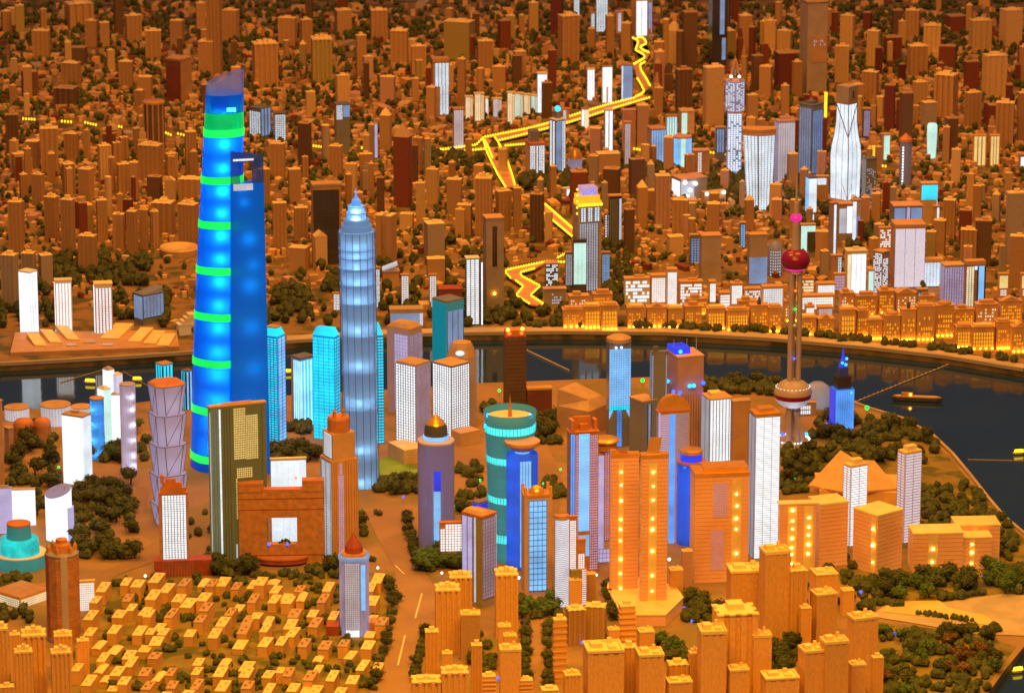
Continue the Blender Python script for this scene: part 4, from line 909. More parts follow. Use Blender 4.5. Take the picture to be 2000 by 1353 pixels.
t = T('cyan_wide_tower', 'widest bright cyan gridded tower, its top sloped, beside the pagoda-like tower', 612, 655, 664, 652, 860, th=66, ref='wide cyan tower'); t.body('s_cyan', 0, t.h * .97); t.panel('L', .02, 1, 0, .955, 'l_cyan', 4, 30, .035, .08, 'blue_paint'); t.panel('R', 0, 1, 0, .955, 'l_cyan', 3, 30, .1, .2, 'blue_paint'); MB().prism([(-t.w / 2, -t.d / 2), (t.w / 2, -t.d / 2), (t.w / 2, t.d / 2), (-t.w / 2, t.d / 2)], t.h * .9702, t.h * 1.04, .72).build('sloped_top', 'l_cyan', t.root)
t = T('cyan_narrow_tower', 'cyan gridded tower edge peeking out to the right of the pagoda-like tower', 724, 727, 750, 648, 866, th=10, dep=40); t.body('s_cyan', 0, t.h * .965); t.panel('R', .1, 1, 0, .955, 'l_cyan', 4, 36, .12, .35, 'blue_paint'); MB().prism([(-t.w / 2, -t.d / 2), (t.w / 2, -t.d / 2), (t.w / 2, t.d / 2), (-t.w / 2, t.d / 2)], t.h * .9652, t.h * 1.07, .35).build('pointed_top', 'l_cyan', t.root)
t = T('lavender_tower', 'wide pale lavender tower with curved glazing and sloped tan roof by the river', 756, 800, 824, 648, 812, th=55, ref='wide lavender tower'); t.body('lav_wall'); t.panel('L', .35, .95, .05, .95, 'l_lav', 5, 22, .08, .1, 'lav_wall'); t.panel('R', 0, 1, 0, .95, 'l_dimlav', 3, 20, .08, .1, 'lav_wall'); t.roof('wood', 4, 0); MB().prism([(-t.w * .5, -t.d * .5), (t.w * .5, -t.d * .5), (t.w * .5, t.d * .5), (-t.w * .5, t.d * .5)], t.h + t.px(4.2), t.h + t.px(12), .7).build('roof_slope', 'roof_brown', t.root)
t = T('white_grid_tower', 'white gridded tower with grey right side standing on a low tan base', 774, 813, 840, 714, 892, th=52, ref='white gridded tower'); t.body('lav_wall'); t.panel('L', .0, 1, 0, .985, 'l_white', 8, 34, .18, .16, 'grey_frame'); t.panel('R', 0, 1, 0, .985, 'l_dimlav', 3, 34, .05, .22, 'lav_wall'); t.roof('roof_brown', 1.5, 0)
t = T('white_grid_tower', 'white tower gridded on both faces beside the dome-shouldered grey tower', 846, 882, 916, 716, 862, th=45, ref='twin-faced white tower'); t.body('grey_frame'); t.panel('L', 0, 1, 0, .985, 'l_white', 8, 30, .16, .14, 'grey_frame'); t.panel('R', 0, 1, 0, .985, 'l_white', 8, 30, .22, .18, 'grey_frame'); t.roof('wood', 1.5, 0)
t = T('base_block', 'low tan base block in front of the twin-faced white tower', 880, 900, 938, 848, 872, th=35, cat='building'); t.body('wall_o'); t.roof('wood', 1.5, 0)
t = T('base_block', 'low tan oval base under the white gridded tower', 756, 790, 836, 880, 908, th=30, cat='building'); t.body('wall_o'); t.roof('roof_pale', 1, 0)
t = RT('dome_shoulder_tower', 'grey mauve tower with rounded brown top and one bright oval light', 902, 62, 700, 832, ref='grey rounded-top tower'); t.lathe('shaft', 'lav_wall', [(1, 832), (1, 700)], 8, False, ph=.39); t.lathe('rounded_top', 'roof_brown', [(1, 699.6), (.72, 680), (.6, 674), (.1, 671)], 8, False, ph=.39)
MB().ball((-.1 * t.r, -t.r * .78, t.z(690)), t.px(9), 12, t.px(5)).build('oval_light', 'l_cool', t.root, True)
t = T('cyan_glass_tower', 'teal grey glass tower with a dark red top by the river', 844, 872, 906, 592, 740, th=40, ref='teal grey glass tower'); t.body('s_teal'); t.panel('R', .05, .95, .02, .88, 'l_greyblue', 3, 0, .06); t.panel('L', .02, .98, .02, .98, 's_cyan'); t.roof('grey_glass', 3, 0)
for z_ in (.2, .45, .7): t.lamp(-.3, -.3, z_, 2.5, 'lamp_teal')
t = T('red_block', 'dark red flat block just behind the teal grey glass tower', 856, 858, 903, 566, 640, th=4, dep=22, cat='building'); t.body('wall_r'); t.roof('brick_dark', 2, 1)
t = T('blue_hall', 'low blue-fronted hall on the far bank left of the teal grey tower', 760, 762, 826, 606, 640, th=4, dep=60, cat='building'); t.body('wall_g'); t.panel('R', .02, .88, .05, .8, 'l_greyblue'); t.roof('concrete', 2, 1); t.panel('R', .9, 1, .1, .8, 'l_ash')

# ------------------------------------------------------------------ far bank: lit towers
def far(label, xl, xc, xr, yt, yb, th, bodym, panels, roofm='roof_brown', ref=None, name='lit_tower', rh=2, block=None, dep=None, cat='tower', **k):
    t = T(name, label, xl, xc, xr, yt, yb, th, dep=dep, ref=ref, cat=cat)
    t.body(bodym)
    for p in panels:
        if p[0] == 'd': t.dots(*p[1:])
        else: t.panel(*p)
    t.roof(roofm, rh, 1, block=block)
    return t
W_ = 'l_white'
far('leftmost of three white towers on the far bank, plain and tallest', 39, 61, 73, 533, 655, 58, 'white_paint', [('L', 0, 1, 0, .99, W_, 4, 0, .03, 0, 'l_cool'), ('R', 0, 1, 0, .99, W_, 3, 24, .05, .12, 'l_ash')], 'white_paint', 'tallest plain white tower')
far('middle of three white fluted towers on the far bank', 107, 110, 142, 549, 651, 10, 'cream', [('R', .04, .96, 0, .95, W_, 5, 26, .28, .1, 'cream'), ('L', 0, 1, 0, .95, W_)], 'cream', 'middle white fluted tower', dep=28)
far('white tower with five dotted window columns, closest of three to the blue wedge', 183, 187, 221, 556, 658, 10, 'cream', [('R', .04, .96, 0, .93, W_, 5, 28, .32, .25, 'wall_b'), ('L', 0, 1, 0, .95, W_)], 'roof_pale', 'white dotted-column tower', dep=28)
t = far('blue grey wedge building with its top sloping up to the far end', 260, 280, 318, 578, 636, 40, 'grey_glass', [('R', .02, .98, .25, .97, 'l_greyblue', 6, 10, .1, .1, 'grey_glass'), ('L', .05, .95, .2, .95, 'l_greyblue')], 'grey_glass', 'blue grey wedge')
MB().loft([[(-t.w * .5, -t.d * .4, t.h + .002), (t.w * .5, -t.d * .4, t.h + .002), (t.w * .5, t.d * .4, t.h + .002), (-t.w * .5, t.d * .4, t.h + .002)], [(-t.w * .1, -t.d * .4, t.h + .006), (t.w * .5, -t.d * .4, t.h + .018), (t.w * .5, t.d * .4, t.h + .018), (-t.w * .1, t.d * .4, t.h + .006)]]).build('wedge_top', 's_grey', t.root)
t = far('white stepped villa block on the far bank next to the tall blue tower', 342, 350, 382, 636, 656, 20, 'white_paint', [], 'white_paint', cat='building', name='stepped_block')
for i in range(3): MB().box(-t.w * (.3 - .2 * i), t.w * .5, -t.d * .5, t.d * .5, t.h + t.px(2 + 6 * i) + .0002, t.h + t.px(8 + 6 * i)).build('step', 'cream', t.root)
far('small white blue tower pair, its left face bright, right of the tall blue tower', 487, 510, 528, 214, 272, 50, 'grey_glass', [('L', 0, 1, .02, .9, 'l_cool', 5, 18, .2, .3), ('R', 0, 1, .1, 1, 'l_greyblue', 3, 0, .2)], 'grey_frame', 'white and grey far tower')
far('cyan dotted tower just right of the white and grey far tower', 533, 537, 559, 223, 280, 12, 'grey_glass', [('d', 'R', .04, .96, .02, .97, 5, 15, 'l_cool', .8, .55)], 'grey_frame', 'cyan dotted far tower', dep=20)
far('blue grey glass tower with lit upper corner behind the pagoda-like tower', 652, 658, 684, 206, 300, 14, 'grey_glass', [('d', 'R', .0, .45, .7, 1, 4, 9, 'l_cool', .7, .6), ('R', .5, .98, .75, .99, 'l_greyblue')], 'grey_frame', 'blue grey corner-lit tower', dep=22)
far('pinstriped lavender tower, thin as a stick, left of the pink block', 729, 730, 738, 243, 308, 10, 'lav_wall', [('R', .2, .9, 0, 1, 'l_lav')], 'lav_wall', dep=8)
t = far('brown-capped tower with an L-shaped cool white light wall', 842, 846, 877, 122, 228, 10, 'wall_b', [('R', .12, 1, .55, .98, 'l_cool', 4, 16, .15, .2), ('R', .42, .98, .03, .55, 'l_cool', 3, 20, .15, .2)], 'wall_b', 'L-lit white far tower', rh=7, dep=26)
far('white pinstriped tower above the winding yellow road junction', 884, 886, 906, 214, 290, 8, 'lav_wall', [('R', .05, .95, 0, .97, 'l_ash', 5, 0, .35, 0, 'wall_b')], 'wall_b', 'pinstriped white far tower', dep=18)
for i, (xl, xr, yt, yb, mt, lb) in enumerate(((908, 924, 190, 236, 'l_cream', 'dim cream lit block, leftmost of the cream row'), (926, 946, 184, 236, 'l_cream', 'taller cream lit block in the cream row'), (947, 954, 192, 232, 'l_white', 'sliver-thin white lit block in the cream row'), (962, 980, 194, 228, 'l_ash', 'dull white block ending the left cream row'),
        (990, 1006, 182, 242, 'l_cream', 'cream lit block with bright edge starting the right cream row'), (1004, 1022, 184, 232, 'l_mint', 'mint white block in the right cream row'), (1022, 1036, 186, 226, 'l_cream', 'second cream block in the right cream row'), (1036, 1050, 188, 222, 'l_mint', 'last mint block beside the slim white far tower'))):
    far(lb, xl, xl + 1, xr, yt, yb, 6, 'cream', [('R', .05, .6, 0, .98, mt, 3, 0, .3, 0, 'cream'), ('d', 'R', .65, .95, .05, .95, 2, 12, mt)], 'cream', dep=14, cat='building', name='cream_block', ref='cream-lit block row' if i in (1, 5) else None)
far('slim white ribbed tower right of the cream block row', 1048, 1050, 1068, 145, 220, 8, 'white_paint', [('R', 0, 1, 0, .98, W_, 4, 30, .15, .1, 'l_ash')], 'white_paint', 'slim white far tower', dep=14)
far('white tower standing left of the white twin-legged tower', 1146, 1147, 1161, 136, 196, 8, 'white_paint', [('R', 0, 1, 0, .98, W_, 3, 0, .1)], 'white_paint', dep=12)
far('white tower with split lower half beside the blue far tower', 1175, 1176, 1196, 131, 202, 8, 'white_paint', [('R', .05, .95, .45, .98, W_), ('R', .05, .42, .02, .44, W_, 2, 0, .1), ('R', .58, .95, .02, .44, W_, 2, 0, .1)], 'wall_b', 'split white far tower', dep=14)
far('blue far tower with one bright edge beside the winding yellow road', 1213, 1214, 1236, 128, 196, 6, 'blue_paint', [('R', .12, .95, .0, .98, 'l_greyblue'), ('R', 0, .11, 0, .98, 'l_cool')], 'wall_b', 'blue far tower', dep=14)
far('small white ribbed tower in front of the blue far tower', 1222, 1223, 1236, 147, 190, 6, 'cream', [('R', .1, .9, 0, .97, 'l_ash', 3, 0, .3, 0, 'wall_b')], 'cream', dep=10)
far('white lit tower at the top edge, leftmost of four', 1119, 1120, 1132, -14, 30, 6, 'wall_b', [('R', .1, .95, 0, .9, 'l_cool', 3, 14, .2, .2)], 'wall_b', dep=10)
far('broad white window tower at the top edge', 1163, 1164, 1187, -16, 62, 8, 'cream', [('R', .02, .98, 0, .95, 'l_cool', 5, 24, .2, .2)], 'wall_b', 'broad white top-edge tower', dep=16)
far('narrow white tower left of the broad white top-edge tower', 1153, 1154, 1162, 26, 65, 6, 'cream', [('R', .1, .9, 0, .97, 'l_cool', 2, 12, .2, .2)], 'wall_b', dep=8)
far('small half-lit pink tower right of the broad white top-edge tower', 1202, 1203, 1217, 24, 66, 6, 'wall_p', [('R', .3, .7, .1, .95, 'l_ash')], 'wall_p', dep=10)
far('large plain white tower at the top edge above the yellow road', 1241, 1242, 1264, 2, 70, 8, 'white_paint', [('R', 0, 1, 0, .98, W_, 2, 0, .08)], 'white_paint', 'plain white top-edge tower', dep=14)
far('lavender ribbed tower attached to the plain white top-edge tower', 1264, 1265, 1274, 4, 64, 8, 'lav_wall', [('R', .1, .9, 0, .97, 'l_lav', 3, 0, .3)], 'lav_wall', dep=10)
t = far('white-edged tower with a blue ball on top', 1074, 1086, 1104, 236, 344, 35, 'grey_glass', [('L', .0, .9, 0, .98, W_, 2, 40, .3, .25, 'grey_frame'), ('R', .0, .6, 0, .98, 'l_greyblue'), ('R', .62, 1, 0, .98, W_, 2, 40, .3, .25, 'grey_frame')], 'white_paint', 'blue-balled white tower')
MB().box(-t.w * .22, t.w * .22, -t.d * .22, t.d * .22, t.h + t.px(2.2), t.h + t.px(16)).build('neck', 'grey_glass', t.root); MB().ball((0, 0, t.h + t.px(21)), t.px(6), 12).build('blue_ball', 'k_sky', t.root, True)
t = far('pinkish tower with white gridded front and a grey box on top', 1026, 1035, 1064, 284, 352, 12, 'wall_p', [('R', .0, .36, 0, .98, W_, 3, 22, .25, .25, 'grey_frame'), ('R', .42, .55, 0, .98, W_, 1, 22, .2, .25, 'grey_frame'), ('R', .6, .98, 0, .98, W_, 3, 22, .25, .25, 'grey_frame')], 'terracotta', 'white-fronted pinkish tower', rh=4)
MB().box(-t.w * .4, t.w * .2, -t.d * .3, t.d * .3, t.h + t.px(4.2), t.h + t.px(26)).build('roof_box', 'grey_glass', t.root)
t = RT('domed_hall', 'small hall with glowing orange half dome on lavender walls', 1123, 28, 312, 334, cat='building', ref='orange half-domed hall'); t.lathe('wall', 'l_dimlav', [(1, 334), (1, 312)], 16); t.lathe('dome', 'gold_leaf', [(1.0, 311.7), (.9, 302), (.6, 294), (.05, 291)], 16)
far('white glowing slab behind the blue-balled tower', 1135, 1136, 1150, 214, 254, 6, 'wall_b', [('R', .0, .35, 0, .98, W_), ('R', .4, .98, 0, .98, 'l_cream')], 'wall_b', dep=10)
far('tall narrow white tower with a dark centre seam', 1179, 1181, 1197, 216, 294, 8, 'white_paint', [('R', 0, 1, 0, .98, W_, 2, 0, .2)], 'white_paint', 'seamed white tower', dep=12)
far('pink ribbed tower right of the seamed white tower', 1215, 1217, 1241, 217, 300, 8, 'wall_p', [('R', .1, .9, .02, .97, 'wall_p', 6, 0, .4, 0, 'terracotta')], 'wall_p', 'pink ribbed far tower', dep=18)
far('dim blue fluted tower left of the cyan tower cluster', 1264, 1272, 1300, 254, 326, 14, 'wall_p', [('R', .05, .95, .03, .98, 'l_greyblue', 5, 0, .25, 0, 'l_sky')], 'wall_p', 'dim blue fluted tower')
far('pale cyan fluted tower at the back of the cyan cluster', 1300, 1302, 1322, 228, 278, 8, 'cream', [('R', 0, 1, 0, .97, 'l_mint', 4, 0, .3, 0, 'l_greyblue')], 'wall_b', dep=16)
far('tan tower with one bright cyan strip in the cyan cluster', 1326, 1330, 1356, 219, 270, 8, 'wall_o', [('R', .05, .45, .02, .95, 'l_mint')], 'wall_o', dep=18)
t = RT('cyan_round_tower', 'rounded cyan tower with a pale centre stripe in the cyan cluster', 1333, 36, 268, 326, ref='rounded cyan tower'); t.lathe('shaft', 'l_sky', [(1, 326), (1, 272)], 18); t.lathe('roof', 'wall_p', [(1.03, 271.6), (1.03, 268), (.5, 266)], 18); MB().box(-.2 * t.r, .3 * t.r, -t.r * 1.03, -t.r * .8, 0, t.h * .95).build('pale_stripe', 'l_mint', t.root)
far('brown tower with one dotted white column right of the cyan cluster', 1352, 1355, 1386, 296, 338, 8, 'wall_b', [('d', 'R', .25, .5, .02, .95, 2, 12, W_)], 'wall_p', dep=20)
def rotated_tower():
    t = RT('spired_tower', 'speckled blue tower with turned upper half and a four-legged spire', 1434, 34, 158, 338, ref='speckled blue spired tower')
    r = t.r
    o = MB().box(-r * .8, r * .8, -r * .8, r * .8, 0, t.z(224)).build('lower_shaft', 'l_greyblue', t.root)
    g = MB()
    for i in range(5):
        for j in range(30):
            if random.random() < .9:
                x = -r * .75 + i * r * .31; z = .01 + j * t.z(226) / 30; g.box(x, x + r * .22, -r * .8 - .0012, -r * .8, z, z + t.z(226) / 30 * .6)
    g.build('windows', 'l_white', o, kind='stuff')
    MB().loft([[(-r * .7, -r * .7, t.z(223.8)), (r * .7, -r * .7, t.z(223.8)), (r * .7, r * .7, t.z(223.8)), (-r * .7, r * .7, t.z(223.8))], [(-r * .75, -r * .75, t.z(219)), (r * .75, -r * .75, t.z(219)), (r * .75, r * .75, t.z(219)), (-r * .75, r * .75, t.z(219))]]).build('waist', 'wall_p', t.root)
    o = MB().lathe([(r * 1.12, t.z(218.8)), (r * 1.12, t.z(160))], 4, 0, 0, 0, R(0)).build('upper_shaft', 'l_dimlav', t.root)
    g = MB()
    for s_ in (-1, 1):
        for i in range(4):
            for j in range(17):
                if random.random() < .7:
                    q = .1 + i * .22; z = t.z(217) + j * (t.z(162) - t.z(217)) / 17
                    a = Vector((s_ * r * 1.12 * q, -r * 1.12 * (1 - q), z)); b = Vector((s_ * r * 1.12 * (q + .14), -r * 1.12 * (1 - q - .14), z)); n_ = Vector((s_ * .0009, -.0009, 0))
                    hh = Vector((0, 0, .004)); g.add([a + n_, b + n_, b + n_ + hh, a + n_ + hh], [(0, 1, 2, 3)])
    g.build('windows', 'l_cool', o, kind='stuff')
    MB().lathe([(r * 1.15, t.z(159.8)), (r * .9, t.z(156))], 4).build('shoulder', 'wall_p', t.root)
    for k in range(4):
        a = math.pi / 2 * k + .785; MB().bar((r * .75 * math.cos(a), r * .75 * math.sin(a), t.z(156)), (0, 0, t.z(118)), .0035).build('spire_leg', 'wall_p', t.root)
    MB().lathe([(.005, t.z(150)), (.001, t.z(112))], 8).build('spire_core', 'steel', t.root)
    for x in (-.5, .45): MB().ball((x * r, -r * .5, t.z(151)), t.px(3), 8).build('spot_lamp', 'k_white', t.root, True)
rotated_tower()
t = RT('white_curved_tower', 'big white gridded tower with bowed front and flat tan lid', 1482, 64, 268, 412, ref='big bowed white tower')
n = 9; pts = [(-t.r * .95 + 1.9 * t.r * i / n, -t.r * .25 - t.r * .35 * math.sin(math.pi * i / n)) for i in range(n + 1)] + [(t.r * .95, t.r * .5), (-t.r * .95, t.r * .5)]
MB().loft([[(x * .78 + t.r * .08, y * .8, 0) for x, y in pts], [(x, y, t.h) for x, y in pts]]).build('bowed_body', 'l_cool', t.root)
g = MB()
for i in range(n + 1):
    x, y = pts[i]; g.bar((x * .78 + t.r * .08, y * .8 - .001, 0), (x, y - .001, t.h), .0008 if i != 4 else .002)
for j in range(34):
    f = j / 34; q = [(x * (.78 + .22 * f) + t.r * .08 * (1 - f), y * (.8 + .2 * f) - .0008, t.h * f) for x, y in pts[:n + 1]]
    for a, b in zip(q, q[1:]): g.bar(a, b, .0004)
g.build('window_bars', 'grey_frame', t.root, kind='stuff'); MB().prism([(x * 1.05, y * 1.05) for x, y in pts], t.h + .0003, t.h + t.px(8)).build('roof_band', 'wall_p', t.root); MB().prism([(x * 1.08, y * 1.08) for x, y in pts], t.h + t.px(8.2), t.h + t.px(13)).build('lid', 'wood', t.root)
far('grey white pinstriped tower with a notched top right of the bowed tower', 1513, 1518, 1551, 238, 358, 14, 'lav_wall', [('R', 0, 1, 0, .97, 'l_ash', 7, 50, .2, .25, 'lav_wall'), ('L', 0, 1, 0, .97, 'l_dimlav')], 'wall_p', 'grey pinstriped tower', block=[(0, 0, .6, .6, 6), (.1, 0, .2, .3, 10)])
far('blue gridded glass tower with dark grey top', 1560, 1584, 1607, 208, 346, 45, 'grey_glass', [('L', .05, .95, 0, .96, 'l_greyblue', 5, 34, .2, .25, 'grey_glass'), ('R', .05, .95, 0, .93, 'l_greyblue', 5, 34, .15, .2, 'blue_paint')], 'grey_frame', 'blue gridded far tower', block=[(0, 0, .5, .5, 5)])
t = far('upright yellow light pole beside the blue gridded tower', 1610, 1611, 1614, 184, 264, 5, 'k_yellow', [], 'k_yellow', name='light_pole', dep=3, cat='lamp', rh=1)
def tapered():
    t = T('tapered_tower', 'bright white blue shouldered tower with diagonal braces', 1622, 1655, 1683, 208, 392, 48, ref='bright braced white tower')
    w, d, h = t.w, t.d, t.h
    def ring(k, z): return [(-w / 2 * k, -d / 2 * k, z), (w / 2 * k, -d / 2 * k, z), (w / 2 * k, d / 2 * k, z), (-w / 2 * k, d / 2 * k, z)]
    f = [(0, .95), (.45, 1.0), (.55, .95), (.66, .80), (.8, .68), (1, .66)]
    rs = [ring(k, h * z) for z, k in f]
    MB().loft(rs).build('glass_body', 'l_cool', t.root)
    g = MB()
    for j in range(4):
        for a, b in zip(rs, rs[1:]): g.bar(a[j], b[j], .0016)
    for j in (0, 3):
        for a, b in zip(rs, rs[1:]):
            for q in (.33, .66):
                A = Vector(a[j]).lerp(Vector(a[(j + 1) % 4]), q); B = Vector(b[j]).lerp(Vector(b[(j + 1) % 4]), q); g.bar(A, B, .0007)
        g.bar(rs[3][(j + (j == 3)) % 4], rs[5][(j + (j == 0)) % 4], .0014); g.bar(rs[0][(j + (j == 3)) % 4], rs[2][(j + (j == 0)) % 4], .0008)
    g.build('brace_bars', 'grey_frame', t.root, kind='stuff')
    MB().loft([ring(.67, h + .0003), ring(.70, h + t.px(36))]).build('crown_box', 'wall_g', t.root); MB().box(-.004, .004, -d * .36, -d * .34, h + t.px(12), h + t.px(26)).build('crown_slot', 'dark_glass', t.root)
tapered()
far('dark tower with sparkling dotted facade right of the braced white tower', 1684, 1690, 1711, 312, 400, 16, 'grey_glass', [('d', 'R', .05, .95, .0, .8, 5, 24, 'l_ash', .4, .5, .45)], 'grey_frame', 'sparkling dotted tower')
far('amber dotted tower glowing at its base behind the sparkling tower', 1697, 1700, 1710, 262, 318, 10, 'wall_n', [('d', 'R', .1, .9, .1, .6, 2, 8, 'k_yellow', .6, .5)], 'wall_o', dep=10)
far('small cyan lit tower left of the lavender cone-capped tower', 1720, 1722, 1738, 264, 312, 8, 'wall_p', [('R', .25, .95, 0, .97, 'l_mint')], 'wall_p', dep=12)
t = RT('cone_capped_tower', 'lavender grey round tower with an orange cone cap and a dotted edge', 1768, 24, 278, 362, ref='lavender cone-capped tower'); t.lathe('shaft', 's_grey', [(1, 362), (1, 278)], 14); t.lathe('cone_cap', 'terracotta', [(1.15, 277.6), (1.1, 273), (.05, 262)], 14)
g = MB()
for j in range(14): g.ball((-t.r * .5, -t.r * .92, t.h * (.03 + j * .065)), t.px(1.3), 5)
g.build('edge_dots', 'k_white', t.root, kind='stuff')
t = RT('cyan_round_tower', 'glowing cyan round tower standing alone on the right skyline', 1820, 20, 243, 310, ref='lone glowing cyan tower'); t.lathe('shaft', 'l_mint', [(.8, 310), (1, 262), (1, 247), (.8, 243)], 14)
for i, (xl, xr, lb) in enumerate(((1899, 1925, 'wider of two yellow lit towers with pointed centre ribs'), (1932, 1951, 'narrower right one of two yellow lit ribbed towers'))):
    far(lb, xl, xl + 1, xr, 266, 326, 6, 'wall_n', [('R', .02, .98, .05, .98, 'l_gold', 3, 0, .3, 0, 'wall_n')], 'wall_n', 'pair of yellow towers' if i == 0 else None, block=[(0, 0, .3, .4, 8)], dep=16)
far('white lit tower cut by the right picture edge', 1990, 1992, 2004, 304, 336, 8, 'wall_p', [('R', .1, 1, 0, .9, W_)], 'wall_p', dep=10)
t = far('pale blue tower with dark base behind the ball tower', 1574, 1579, 1594, 348, 432, 16, 'grey_glass', [('R', 0, 1, .2, .98, 'l_cool'), ('L', 0, 1, .2, .98, 'l_sky'), ('R', .2, .7, .02, .15, 'l_cool')], 'grey_frame', 'pale blue dark-based tower')
far('cyan-fronted tower on the right below a flat tan roof', 1796, 1798, 1830, 360, 440, 6, 'wall_o', [('R', .02, .98, .62, .97, 'l_cyan', 6, 5, .06, .08, 'l_sky'), ('R', .95, 1, .1, .6, 'l_ash')], 'wall_o', 'cyan-fronted tower', dep=24)
far('wide grey blue glass block behind the white panel tower', 1740, 1744, 1800, 404, 500, 6, 'grey_glass', [('R', .02, .4, .1, .97, 'l_greyblue'), ('R', .45, .56, .2, .98, 'l_lav'), ('R', .6, .98, .1, .97, 'l_greyblue')], 'wall_p', dep=30)
far('huge plain white panel tower with two thin seams and tan roof', 1742, 1746, 1805, 444, 562, 5, 'wall_p', [('R', .0, 1, .01, .97, 'l_pale', 3, 0, .025)], 'wood', 'white panel tower', rh=5, dep=34)
far('bright white tower with double frame left of the purple dotted tower', 1650, 1653, 1692, 492, 576, 6, 'cream', [('R', .04, .2, .0, .93, 'l_cream'), ('R', .22, .96, .02, .94, W_, 3, 0, .04)], 'cream', 'double-framed white tower', dep=26, block=[(0, 0, .3, .3, 5)])
far('dark purple tower covered with slanting lines of white dots', 1705, 1722, 1737, 494, 576, 45, 'purple_glass', [('d', 'L', .05, .95, .02, .97, 5, 24, W_, .6, .5, .85), ('d', 'R', .05, .8, .02, .85, 4, 22, W_, .6, .5, .85)], 'wood', 'purple dotted tower')
far('sky blue glass block right of the white panel tower', 1801, 1803, 1841, 512, 560, 6, 'wall_o', [('R', 0, 1, .02, .97, 'l_cool', 6, 12, .12, .1, 'l_greyblue')], 'wall_o', 'sky blue glass block', dep=26, rh=6)
far('lavender tower with dotted floors and curved edge below the sky blue block', 1838, 1843, 1882, 520, 606, 10, 'lav_wall', [('R', 0, 1, .02, .97, 'l_lav', 8, 30, .25, .3, 'purple_glass'), ('L', 0, 1, 0, .97, 'l_dimlav')], 'wall_o', 'dotted lavender tower')
far('cream and sky blue block split by a brown recess', 1882, 1885, 1922, 518, 614, 10, 'wall_b', [('R', .0, .42, .02, .97, 'l_cream', 3, 24, .15, .15), ('R', .62, 1.0, .0, .97, 'l_sky', 1, 0), ('R', .43, .61, .9, .97, 'l_cool')], 'wood', 'cream and blue split block', rh=8, dep=30)
for i, (xl, xr, lb) in enumerate(((1948, 1969, 'small yellow-lit tower at the right near the bank'), (1992, 2012, 'small yellow-lit tower cut by the right edge near the bank'))):
    far(lb, xl, xl + 1, xr, 536, 596, 6, 'wall_n', [('R', .1, .9, .55, .95, 'l_gold'), ('d', 'R', .2, .8, .3, .5, 4, 3, W_)], 'wood', dep=16)
far('grey tower with pale base glow at far centre right', 1460, 1463, 1498, 460, 556, 8, 'wall_g', [('R', .0, 1, .02, .55, 'l_greyblue')], 'wood', 'grey base-lit tower', dep=24)
far('flat grey tan tower near the far bank, left of the grey base-lit one', 1366, 1370, 1408, 462, 556, 8, 'wall_g', [], 'wood', 'flat grey tan tower', dep=24)
far('narrow dark tower with one white glowing edge line', 1617, 1620, 1634, 398, 530, 14, 'purple_glass', [('R', .5, .8, 0, .98, 'l_cool')], 'brick', 'white-edged dark tower')
t = far('grey tower with a bright white curved face panel', 1634, 1637, 1664, 400, 480, 8, 'wall_g', [('R', .05, .55, .3, .9, 'l_ash'), ('R', .6, 1, .3, .95, W_)], 'wall_p', 'curved-panel grey tower', dep=20)
